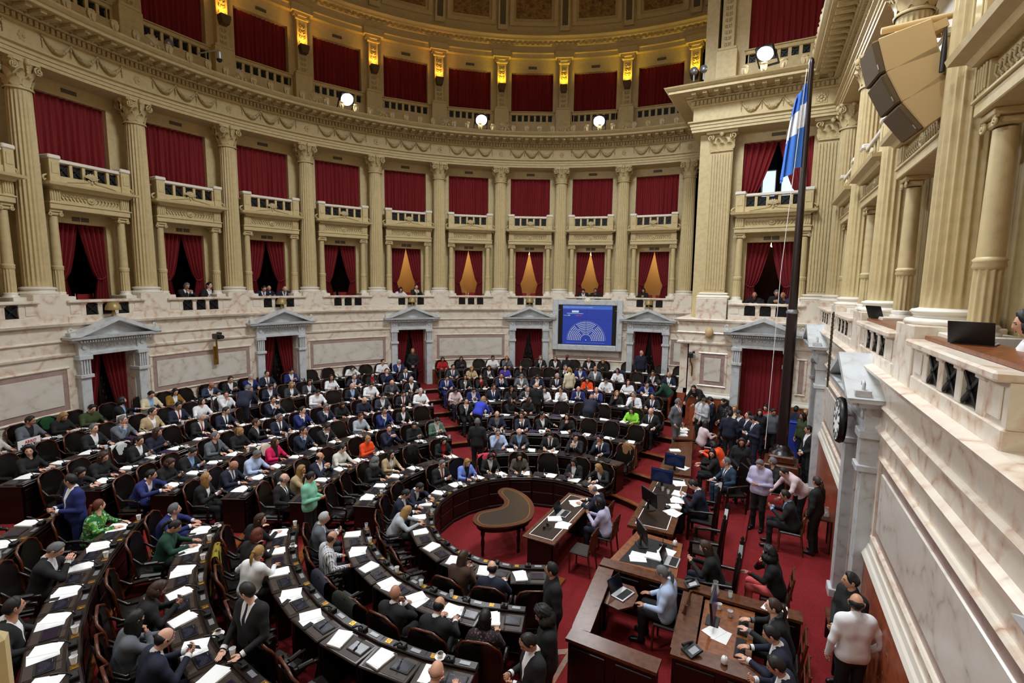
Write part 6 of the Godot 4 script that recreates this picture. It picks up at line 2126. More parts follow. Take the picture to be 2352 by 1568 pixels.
	throne(Vector3(1.9, 0.3, 2.72), PI, "carved high-backed armchair of the presiding man")
	throne(Vector3(3.75, 0.3, 3.15), PI + 0.5, "carved high-backed armchair of the man in dark teal")
	throne(Vector3(-0.77, 0.3, 3.34), PI, "carved high-backed chair of the woman with laptop")
	throne(Vector3(0.55, 0.3, 2.98), PI, "empty carved chair beside the presiding man")
	for q in [[Vector3(-2.01, 0.3, 2.82), PI, "chair of the bearded man in the enclosure"], [Vector3(-0.47, 0.3, 4.22), PI, "wooden chair under the woman in red"], [Vector3(2.25, 0.3, 4.45), PI, "wooden chair under the man with papers"], [Vector3(-2.06, 0.3, 4.36), PI, "chair of the typing man"], [Vector3(-2.67, 0.3, 4.38), PI, "chair of the second clerk"], [Vector3(-3.24, 0.3, 4.45), PI, "chair of the clerk at the bottom edge"], [Vector3(0.58, 0.0, 0.92), PI, "wooden chair of the woman at the pit table"], [Vector3(1.16, 0.0, 0.6), PI, "wooden chair of the man at the pit table"], [Vector3(-0.25, 0.0, 0.72), PI, "empty black-seated chair at the pit table"], [Vector3(4.36, 0.3, 4.1), PI, "wooden chair of the grey-haired man behind"], [Vector3(7.27, 0.3, 2.15), PI, "chair at the paper-heaped side desk"], [Vector3(5.49, 0.3, 2.62), PI, "chair of the woman in orange"], [Vector3(4.41, 0.3, 2.7), PI, "chair at the far secretary desk"]]:
		stool_chair(q[0], q[1], q[2], M.wood_mid, M.leather)
	# pit tables
	var pt := thing("pit_table", "long wooden table with leather top and pale inlay in the pit", "table")
	part(pt, "tabletop", Mb.new().bb(-0.9, 1.55, 0.73, 0.78, -0.35, 0.38, 0.015), M.wood_mid)
	part(pt, "inlay_border", Mb.new().bb(-0.78, 1.43, 0.779, 0.782, -0.25, 0.28), M.paper)
	part(pt, "leather_top", Mb.new().bb(-0.765, 1.415, 0.78, 0.784, -0.235, 0.265), M.wood_top)
	for s in [-0.62, 1.27]:
		var ped := part(pt, "pedestal", Mb.new().bb(s - 0.2, s + 0.2, 0.0, 0.73, -0.27, 0.27, 0.012), M.wood_dark)
		for z in [-0.285, 0.285]: part(ped, "panel", Mb.new().bb(s - 0.14, s + 0.14, 0.14, 0.62, z - 0.012, z + 0.012, 0.008), M.wood_dark)
	part(pt, "modesty_panel", Mb.new().bb(-0.45, 1.1, 0.2, 0.73, -0.2, -0.17), M.wood_dark)
	item("laptop", Vector3(0.4, 0.785, 0.02), PI, "silver open laptop on the pit table")
	item("paper_stack", Vector3(0.05, 0.785, -0.05), 0.5, "white sheets left of the laptop on the pit table")
	item("loose_papers", Vector3(1.05, 0.785, 0.05), 0.9, "spread sheets before the man at the pit table")
	item("loose_papers", Vector3(-0.1, 0.785, 0.2), 0.2, "white sheet at the near end of the pit table")
	var hp := thing("headphones", "black headphones lying on the pit table", "headphones", Vector3(-0.35, 0.785, -0.05))
	part(hp, "band", Mb.new().tube([Vector3(-0.08, 0.02, 0), Vector3(-0.06, 0.02, 0.09), Vector3(0.06, 0.02, 0.09), Vector3(0.08, 0.02, 0)], 0.008, 6), M.black)
	for s in [-1.0, 1.0]: part(hp, "ear_cup", Mb.new().ball(Vector3(s * 0.08, 0.03, -0.02), Vector3(0.02, 0.03, 0.035), 6, 8), M.black)
	var outl := [[-0.76, -1.64], [-0.47, -1.68], [-0.19, -1.5], [0.04, -1.38], [0.31, -1.47], [0.51, -1.71], [0.7, -1.88], [0.95, -1.88], [1.04, -1.62], [0.84, -1.14], [0.46, -0.76], [-0.04, -0.53], [-0.4, -0.55], [-0.78, -0.82], [-1.01, -1.21], [-0.95, -1.48]]
	var sm := []
	for k in outl.size():
		for s in 3:
			var p0 := Vector2(outl[(k - 1 + 16) % 16][0], outl[(k - 1 + 16) % 16][1])
			var p1 := Vector2(outl[k][0], outl[k][1])
			var p2 := Vector2(outl[(k + 1) % 16][0], outl[(k + 1) % 16][1])
			var p3 := Vector2(outl[(k + 2) % 16][0], outl[(k + 2) % 16][1])
			var c := p1.cubic_interpolate(p2, p0, p3, s / 3.0)
			sm.append([c.x, c.y])
	var kt := thing("kidney_table", "polished kidney-shaped table on turned legs in the pit", "table")
	slab(kt, "tabletop", sm, 0.74, 0.78, M.wood_rim)
	slab(kt, "inlay_border", shrink(sm, 0.1), 0.779, 0.782, M.brass)
	slab(kt, "leather_top", shrink(sm, 0.115), 0.78, 0.784, M.wood_top)
	slab(kt, "apron", shrink(sm, 0.08), 0.62, 0.745, M.wood_dark)
	for q in [[-0.82, -1.35], [-0.3, -0.75], [0.62, -1.1], [0.78, -1.68]]:
		part(kt, "leg", Mb.new().lathe([Vector2(0.03, 0.0), Vector2(0.04, 0.04), Vector2(0.028, 0.1), Vector2(0.045, 0.3), Vector2(0.03, 0.42), Vector2(0.05, 0.5), Vector2(0.04, 0.64)], 10, Vector3(q[0], 0, q[1])), M.wood_dark)
	# flagpole
	var fp := thing("flagpole", "tall dark flagpole on a carved wooden base", "flagpole", Vector3(6.45, 0.3, 4.2))
	part(fp, "plinth", Mb.new().bb(-0.62, 0.62, 0.0, 0.3, -0.55, 0.55, 0.03), M.wood_dark)
	part(fp, "base", Mb.new().bb(-0.5, 0.5, 0.3, 0.62, -0.44, 0.44, 0.03).bb(-0.36, 0.36, 0.62, 0.85, -0.33, 0.33, 0.04), M.wood_mid)
	part(fp, "collar", Mb.new().lathe([Vector2(0.34, 0.84), Vector2(0.3, 0.9), Vector2(0.22, 0.95), Vector2(0.24, 1.0), Vector2(0.15, 1.1)], 12), M.wood_dark)
	part(fp, "pole", Mb.new().lathe([Vector2(0.15, 1.05), Vector2(0.135, 4.9), Vector2(0.115, 4.95), Vector2(0.09, 8.0), Vector2(0.06, 11.4), Vector2(0.07, 11.45), Vector2(0.05, 11.55), Vector2(0.0, 11.6)], 12), cloth(Color(0.12, 0.055, 0.05), 0.35))
	part(fp, "ring", Mb.new().lathe([Vector2(0.15, 4.86), Vector2(0.16, 4.9), Vector2(0.13, 4.97)], 12), M.grey_metal)
	part(fp, "cord", Mb.new().tube([Vector3(-0.1, 11.3, -0.1), Vector3(-0.3, 6.0, -0.35), Vector3(-0.38, 1.0, -0.42)], 0.008, 4), M.paper)
	var fl := thing("flag", "furled light blue and white flag hanging from the flagpole", "flag", Vector3(6.45, 0.3, 4.2))
	var band := func(s0: float, s1: float, c: Color) -> void:
		var p := PackedVector3Array()
		var R := 12
		var Cn := 26
		for i in R:
			for k in Cn:
				var u := k / (Cn - 1.0)
				var v := lerpf(s0, s1, i / (R - 1.0)) + 0.22 * u
				var wdt := 0.1 + 0.5 * sqrt(clampf(v, 0.0, 1.2))
				p.append(Vector3(-0.07 - wdt * 0.30 * u + 0.05 * sin(u * 20.0), 11.0 - 2.15 * v, -0.08 - wdt * u * 0.8 + 0.1 * sin(u * 14.0 + 1.0) * (0.2 + 0.6 * v)))
		part(fl, "stripe", Mb.new().grid(p, R, Cn), cloth(c, 0.75))
	band.call(0.0, 0.24, Color(0.22, 0.44, 0.80))
	band.call(0.24, 0.52, Color(0.90, 0.92, 0.95))
	band.call(0.52, 1.0, Color(0.24, 0.47, 0.83))

func fittings() -> void:
	coats()
	# big wall screen at 72 degrees
	var tf := Transform3D(Basis(Vector3.UP, deg_to_rad(-72.0)), dirv(71.9) * 12.92)
	var t := thing("wall_screen", "large blue voting screen in a white marble frame on the curved wall", "screen")
	t.transform = tf
	for s in [-1.0, 1.0]: part(t, "frame_side", Mb.new().bb(s * 1.46 - 0.13, s * 1.46 + 0.13, 2.84, 5.2, -0.1, 0.16, 0.03), M.marble_grey)
	for y in [2.97, 5.07]: part(t, "frame_rail", Mb.new().bb(-1.34, 1.34, y - 0.13, y + 0.13, -0.1, 0.16, 0.03), M.marble_grey)
	part(t, "emblem", Mb.new().lathe([Vector2(0.0, 0.05), Vector2(0.06, 0.045), Vector2(0.08, 0.02), Vector2(0.14, 0.025), Vector2(0.16, 0.0)], 16, Vector3(0, 5.12, 0.16), false, Basis(Vector3.RIGHT, PI / 2)), M.white_marble)
	part(t, "bezel", Mb.new().bb(-1.34, 1.34, 3.09, 4.95, -0.08, 0.03), M.black)
	var im := Image.create(640, 512, false, Image.FORMAT_RGB8)
	im.fill(Color(0.19, 0.28, 0.68))
	im.fill_rect(Rect2i(0, 0, 640, 48), Color(0.30, 0.46, 0.85))
	im.fill_rect(Rect2i(118, 66, 90, 26), Color(0.85, 0.95, 0.97))
	im.fill_rect(Rect2i(52, 100, 214, 10), Color(0.62, 0.70, 0.92))
	im.fill_rect(Rect2i(12, 128, 58, 7), Color(0.55, 0.75, 0.7))
	im.fill_rect(Rect2i(72, 124, 22, 13), Color(0.75, 0.95, 0.8))
	im.fill_rect(Rect2i(170, 128, 46, 7), Color(0.85, 0.35, 0.45))
	im.fill_rect(Rect2i(222, 124, 22, 13), Color(0.85, 0.15, 0.2))
	var c := Vector2(308, 452)
	for ring in 8:
		var r := 74.0 + 22.5 * ring
		var cnt := 13 + ring * 4
		for k in cnt:
			var a := PI * k / (cnt - 1.0)
			if absf(a - 0.96) < 0.035 or absf(a - 2.18) < 0.035: continue
			var q := c + Vector2(cos(a), -sin(a)) * r
			for y in range(-6, 7):
				var hw := int(sqrt(36.0 - y * y)) if absi(y) <= 6 else 0
				im.fill_rect(Rect2i(int(q.x) - hw, int(q.y) + y, hw * 2 + 1, 1), Color(0.93, 0.94, 0.92))
	for k in 220:
		var a := PI * k / 219.0
		var q := c + Vector2(cos(a), -sin(a)) * 250.0
		im.fill_rect(Rect2i(int(q.x), int(q.y), 3, 3), Color(0.7, 0.78, 0.95))
	im.fill_rect(Rect2i(302, 446, 12, 12), Color(0.93, 0.94, 0.92))
	im.fill_rect(Rect2i(50, 488, 500, 3), Color(0.5, 0.6, 0.9))
	im.fill_rect(Rect2i(309, 0, 2, 512), Color(0.13, 0.19, 0.5))
	im.fill_rect(Rect2i(0, 172, 640, 2), Color(0.13, 0.19, 0.5))
	im.fill_rect(Rect2i(0, 330, 640, 2), Color(0.13, 0.19, 0.5))
	var q2 := part(t, "display", flat_screen(2.26, 1.80), screen_mat("wall_display", im, 0.72))
	q2.position = Vector3(0, 4.02, 0.034)
	var wm := cloth(Color(0.95, 0.96, 1.0))
	var tm := text("HONORABLE CÁMARA DE DIPUTADOS DE LA NACIÓN", 0.055)
	var tp := part(t, "heading", tm, M.screen_text)
	tp.position = Vector3(-0.45, 4.84, 0.038)
	# protest signs
	var sg := thing("protest_sign", "white protest sign with red and black capitals hung on a desk", "sign", Vector3(-5.24, 2.13, -10.72), deg_to_rad(26))
	part(sg, "board", Mb.new().bb(-0.25, 0.25, -0.15, 0.15, -0.006, 0.006), M.paper)
	for q in [["ABAJO", 0.03, 0.085, "red_plastic"], ["TODO EL", 0.0, 0.01, "black"], ["PLAN", -0.1, -0.075, "black"], ["MILEI", 0.11, -0.075, "red_plastic"]]:
		part(sg, "lettering", text(q[0], 0.085), M[q[3]]).position = Vector3(q[1], q[2], 0.008)
	var s2 := thing("protest_sign", "small white and red sign lying against a desk near the left doorway", "sign", Vector3(-3.12, 2.13, -11.52), deg_to_rad(16))
	part(s2, "board", Mb.new().bb(-0.13, 0.13, -0.1, 0.1, -0.005, 0.005), M.paper)
	part(s2, "red_mark", Mb.new().bb(-0.02, 0.06, -0.07, 0.08, 0.005, 0.008).bb(-0.13, 0.13, -0.1, -0.07, 0.005, 0.008), M.red_plastic)
	part(s2, "lettering", text("NO", 0.07), M.red_plastic).position = Vector3(-0.07, 0.04, 0.008)
	part(s2, "lettering", text("PAS", 0.07), M.black).position = Vector3(-0.07, -0.02, 0.008)
	# line array loudspeaker
	var la := thing("line_array_speaker", "beige three-cabinet line array loudspeaker hanging from a steel arm", "loudspeaker", Vector3(-1.3, 8.42, 5.2))
	la.rotation_degrees = Vector3(0, 188, 0)
	var fpt := Vector3(0, 0.5, 0.42)
	for k in 3:
		var a := 0.28 + 0.19 * k
		var cb := Basis(Vector3.RIGHT, a)
		fpt -= cb.y * 0.212
		var ctr := fpt - cb.z * 0.3
		fpt -= cb.y * 0.212
		var cab := part(la, "cabinet", Mb.new().cbox(ctr, Vector3(0.58, 0.42, 0.54), 0.012, cb), M.beige_case)
		part(cab, "grille_front", Mb.new().cbox(ctr + cb * Vector3(0, 0, 0.3), Vector3(0.56, 0.405, 0.08), 0.02, cb), M.beige_grille)
		part(cab, "badge", Mb.new().box(ctr + cb * Vector3(0.29, -0.12, 0.342), Vector3(0.02, 0.06, 0.004), cb), M.silver)
	part(la, "flying_bar", Mb.new().box(Vector3(0, 0.55, -0.02), Vector3(0.2, 0.1, 0.7), Basis(Vector3.RIGHT, 0.35)), M.beige_case)
	part(la, "steel_arm", Mb.new().tube([Vector3(0, 0.7, 0.3), Vector3(0.1, 0.78, -0.9)], 0.04, 6).tube([Vector3(0, 0.62, 0.1), Vector3(-0.3, 0.6, -0.9)], 0.03, 6), M.beige_case)
	part(la, "cable_plug", Mb.new().tube([Vector3(0.36, 0.5, -0.25), Vector3(0.37, 0.25, -0.25), Vector3(0.37, 0.0, -0.25)], [0.01, 0.03, 0.03], 7), M.black)
	# oval wall speakers and television cameras
	for q in [[Vector3(12.85, 4.12, 0.42), -92.0, "cream oval loudspeaker on the curved wall by the corner"], [Vector3(9.08, 4.26, 1.72), -90.0, "olive oval loudspeaker on the marble pier"]]:
		var sp := thing("oval_speaker", q[2], "loudspeaker", q[0], deg_to_rad(q[1]), "oval wall loudspeakers")
		part(sp, "cover", Mb.new().ball(Vector3(0, 0, 0.02), Vector3(0.14, 0.2, 0.14), 8, 14), M.beige_case)
		part(sp, "bracket", Mb.new().tube([Vector3(0, 0, -0.02), Vector3(0, 0, -0.2)], 0.03, 6), M.black)
	for q in [[Vector3(0.26, 4.0, -12.75), -1.0, "black television camera on a brass wall bracket, curved wall"], [Vector3(9.0, 3.45, 1.15), -80.0, "black television camera on a brass arm beside the right steps"]]:
		var cm := thing("television_camera", q[2], "camera", q[0], deg_to_rad(q[1]), "wall-mounted television cameras")
		part(cm, "body", Mb.new().cbox(Vector3(0, 0, 0.05), Vector3(0.16, 0.18, 0.34), 0.02), M.black)
		part(cm, "lens", Mb.new().tube([Vector3(0, 0, 0.2), Vector3(0, 0, 0.38)], [0.06, 0.07], 10), M.black_matte)
		part(cm, "viewfinder", Mb.new().cbox(Vector3(0.1, 0.1, 0.02), Vector3(0.08, 0.07, 0.2), 0.01), M.black)
		part(cm, "arm", Mb.new().tube([Vector3(0, -0.1, 0.0), Vector3(0, -0.25, 0.0), Vector3(0.05, -0.32, -0.08), Vector3(0.08, -0.5, -0.18), Vector3(0.08, -0.8, -0.2)], 0.03, 7), M.brass)
		part(cm, "wall_plate", Mb.new().bb(0.0, 0.16, -1.0, -0.35, -0.24, -0.2, 0.01), M.brass)
	var pz := thing("dome_camera", "small white dome camera on an arm at the left cornice", "camera", Vector3(0.55, 12.93, -12.2))
	part(pz, "arm", Mb.new().tube([Vector3(-0.3, 0.1, -0.6), Vector3(0, 0.2, 0.0), Vector3(0, 0.12, 0)], 0.02, 6), M.silver)
	part(pz, "shell", Mb.new().lathe([Vector2(0.0, 0.14), Vector2(0.09, 0.12), Vector2(0.1, -0.08), Vector2(0.0, -0.08)], 14, Vector3.ZERO, true), M.silver)
	part(pz, "dome", Mb.new().ball(Vector3(0, -0.09, 0), Vector3(0.085, 0.09, 0.085), 6, 12), M.black)
	var rs := thing("round_spotlight", "small unlit round spotlight on the left cornice", "lamp", Vector3(-0.76, 12.75, -12.55))
	part(rs, "housing", Mb.new().lathe([Vector2(0.0, -0.12), Vector2(0.1, -0.08), Vector2(0.12, 0.06), Vector2(0.0, 0.06)], 14, Vector3(0, 0.12, 0), false, Basis(Vector3.RIGHT, PI / 2)), M.grey_metal)
	part(rs, "stand", Mb.new().tube([Vector3(0, -0.2, 0), Vector3(0, 0.1, 0)], 0.03, 6), M.grey_metal)
	for k in 2:
		var s3 := dup(rs, Vector3(8.5, 12.78, 0.86 + 0.3 * k), -PI / 2, "small unlit round spotlight at the corner cornice, %s" % ["left", "right"][k])
	# clock above the near right doorway
	var dx := 0.2
	var ck := thing("wall_clock", "round white-faced wall clock above the near right doorway", "clock", Vector3(0.1, 3.75, zc(dx) - 0.74), PI)
	ck.rotation.y = deg_to_rad(-177.4)
	part(ck, "case", Mb.new().lathe([Vector2(0.0, -0.05), Vector2(0.36, -0.05), Vector2(0.38, 0.0), Vector2(0.36, 0.05), Vector2(0.33, 0.055)], 24, Vector3.ZERO, false, Basis(Vector3.RIGHT, PI / 2)), M.black)
	part(ck, "face", Mb.new().lathe([Vector2(0.33, 0.05), Vector2(0.0, 0.052)], 24, Vector3.ZERO, false, Basis(Vector3.RIGHT, PI / 2)), M.paper)
	for k in 12:
		var a := TAU * k / 12
		part(ck, "numeral", Mb.new().box(Vector3(sin(a) * 0.26, cos(a) * 0.26, 0.056), Vector3(0.03, 0.09, 0.006), Basis(Vector3.BACK, -a)), M.black)
	part(ck, "hand", Mb.new().box(Vector3(0.05, 0.08, 0.06), Vector3(0.02, 0.2, 0.006), Basis(Vector3.BACK, -0.6)).box(Vector3(-0.04, 0.04, 0.063), Vector3(0.025, 0.13, 0.006), Basis(Vector3.BACK, 0.8)), M.black)
	# laurel ornament on the clock pediment
	var lau := thing("laurel_ornament", "dark bronze laurel branch ornament on the clock pediment", "ornament", Vector3(0.2, 4.35, zc(0.2) - 0.95))
	var lm := Mb.new()
	for k in 16:
		var y := 0.07 * k
		for s in [-1.0, 1.0]: leaf(lm, Vector3(0, y, 0), Vector3(s, 0, -0.4).normalized(), 0.1, 0.04)
	part(lau, "leaves", lm, M.vent)
	part(lau, "stem", Mb.new().tube([Vector3(0, -0.1, 0), Vector3(0, 1.15, 0)], 0.015, 5), M.vent)
	# side table with water
	var st := thing("side_table", "small dark wooden side table with carafe by the right wall", "table", Vector3(2.75, 0.3, 5.02), 0.05)
	part(st, "tabletop", Mb.new().bb(-0.3, 0.3, 0.7, 0.74, -0.22, 0.22, 0.01), M.wood_mid)
	for sx in [-1.0, 1.0]:
		for sz in [-1.0, 1.0]: part(st, "leg", Mb.new().bb(sx * 0.26 - 0.025, sx * 0.26 + 0.025, 0.0, 0.7, sz * 0.18 - 0.025, sz * 0.18 + 0.025, 0.005), M.wood_dark)
	item("carafe", Vector3(2.68, 1.041, 5.1), 0, "glass carafe on the small side table")
	item("drinking_glass", Vector3(2.85, 1.041, 4.95), 0, "drinking glass on the small side table")
	# low bench against the wall
	var bx := thing("wooden_bench", "brown wooden bench against the right wall base", "bench", Vector3(-0.9, 0.3, 5.15), 0.05)
	part(bx, "board", Mb.new().bb(-0.5, 0.5, 0.42, 0.47, -0.18, 0.18, 0.01), M.wood_mid)
	for s in [-1.0, 1.0]: part(bx, "leg", Mb.new().bb(s * 0.44 - 0.03, s * 0.44 + 0.03, 0.0, 0.42, -0.16, 0.16, 0.006), M.wood_dark)
	# press balcony at the right
	var sh := thing("press_shelf", "polished brown shelf along the near right box parapet", "shelf")
	part(sh, "board", Mb.new().box(Vector3(-3.5, 5.345, zc(-3.5) - 0.12), Vector3(2.5, 0.04, 0.42), Basis(Vector3.UP, 0.045)), M.wood_warm)
	var sh2 := thing("press_shelf", "polished brown shelf along the second right box parapet", "shelf")
	part(sh2, "board", Mb.new().box(Vector3(0.0, 5.345, zc(0.0) - 0.12), Vector3(2.5, 0.04, 0.42), Basis(Vector3.UP, 0.045)), M.wood_warm)
	item("laptop", Vector3(-3.05, 5.366, zc(-3.05) - 0.14), -2.0, "grey laptop on the press shelf before the woman in white")
	item("laptop", Vector3(1.2, 5.366, zc(1.2) - 0.12), -2.6, "black laptop on the second press shelf")
	person(Vector3(-3.4, 4.03, 6.0), 165, "w", "standphone", 0, 12, "mk", "p", "white", "-", "woman in white blouse with phone at the right press balcony")
	var ln := thing("camera_lens_bag", "black photographer's bag on the box rail by the flagpole", "bag", Vector3(9.4, 5.32, 3.25))
	part(ln, "body", Mb.new().cbox(Vector3(0, 0.06, 0), Vector3(0.12, 0.12, 0.2), 0.02), M.black)
	part(ln, "flap", Mb.new().cbox(Vector3(-0.01, 0.125, 0), Vector3(0.12, 0.02, 0.2), 0.008), M.black_matte)
	# blue box by the corner
	var bb := thing("blue_box", "blue plastic box near the far right corner", "box", Vector3(8.7, 0.3, 4.55))
	part(bb, "body", Mb.new().bb(-0.2, 0.2, 0.0, 1.25, -0.18, 0.18, 0.02), M.blue_plastic)
	part(bb, "lid", Mb.new().bb(-0.22, 0.22, 1.25, 1.3, -0.2, 0.2, 0.015), M.blue_plastic)
	# red seats in the boxes
	var rc := thing("box_chair", "", "chair", Vector3.ZERO, 0.0, "red chairs with chrome frames in the boxes")
	part(rc, "seat", Mb.new().cbox(Vector3(0, 0.45, 0), Vector3(0.44, 0.07, 0.42), 0.025), M.red_seat)
	part(rc, "backrest", Mb.new().cbox(Vector3(0, 0.78, -0.22), Vector3(0.44, 0.3, 0.05), 0.02, Basis(Vector3.RIGHT, -0.12)), M.red_seat)
	for s in [-1.0, 1.0]: part(rc, "frame", Mb.new().tube([Vector3(s * 0.24, 0.0, 0.2), Vector3(s * 0.24, 0.45, 0.18), Vector3(s * 0.24, 0.45, -0.2), Vector3(s * 0.24, 0.95, -0.26)], 0.012, 6).tube([Vector3(s * 0.24, 0.45, -0.1), Vector3(s * 0.24, 0.0, -0.24)], 0.012, 6), M.chrome)
	var firstc := true
	for i in range(0, 10):
		for k in 2:
			if i in [2, 3, 5, 8] and k == 0: continue
			var b := bay_tf(i)
			var p := b * Vector3(-0.3 + 0.62 * k, 4.5, -0.78)
			var o := rc if firstc else dup(rc, Vector3.ZERO)
			firstc = false
			o.position = p
			o.rotation.y = b.basis.get_euler().y
			o.set_meta("label", "red chrome-framed chair in the lower box, %s, %s" % [bay_name(i), "left" if k == 0 else "right"])
	# window panes behind the open upper window of the wing
	var wp := struct("window_1", "pale daylit window panes behind the open upper curtain")
	for k in 2: part(wp, "pane", Mb.new().bb(11.6, 11.62, 8.9, 10.1, 2.95 + 0.62 * k, 3.35 + 0.62 * k), M.window_light)
	part(wp, "frame", Mb.new().bb(11.5, 11.6, 8.2, 11.2, 2.3, 2.9).bb(11.5, 11.6, 8.2, 11.2, 3.38, 3.55).bb(11.5, 11.6, 8.2, 11.2, 4.0, 4.6).bb(11.5, 11.6, 8.2, 8.9, 2.3, 4.6).bb(11.5, 11.6, 10.12, 11.2, 2.3, 4.6), M.black_matte)
	# stone finial of the parapet beside the viewer
	var fi := thing("stone_finial", "cream stone finial at the bottom left corner", "finial", Vector3(-9.17, 4.93, 2.71))
	part(fi, "block", Mb.new().cbox(Vector3(0, 0.14, 0), Vector3(0.1, 0.2, 0.1), 0.02, Basis(Vector3.UP, 0.3)), M.cream)
	part(fi, "cap", Mb.new().ball(Vector3(0, 0.26, 0), Vector3(0.045, 0.04, 0.045), 6, 12), M.cream)
	part(fi, "post", Mb.new().bb(-0.1, 0.1, -0.3, 0.0, -0.1, 0.1, 0.01), M.cream)

func coat(at: Vector3, yaw: float, c: Color, label: String) -> void:
	var t := thing("coat", label, "coat", at, deg_to_rad(yaw), "coats over chair backs")
	var nz := FastNoiseLite.new()
	nz.frequency = 3.0
	for side in [1.0, -1.0]:
		var p := PackedVector3Array()
		for i in 9:
			var v := i / 8.0
			for k in 13:
				var u := k / 12.0 * 2.0 - 1.0
				var a := minf(v * 4.0, 1.0) * PI * 0.5
				p.append(Vector3(u * (0.25 + 0.05 * v), 1.07 - 0.04 * u * u - maxf(0.0, v - 0.2) * 0.75 + 0.045 * cos(a) - 0.02, -0.33 + side * (0.055 * sin(a) + 0.03 * v * v) + nz.get_noise_2d(u * 1.3 + side, v) * 0.05 * v))
		part(t, "front_drape" if side > 0 else "back_drape", Mb.new().grid(p, 9, 13, false, side > 0), cloth(c))

func coats() -> void:
	for q in COATS:
		coat(q[0], q[1], q[2], q[3])

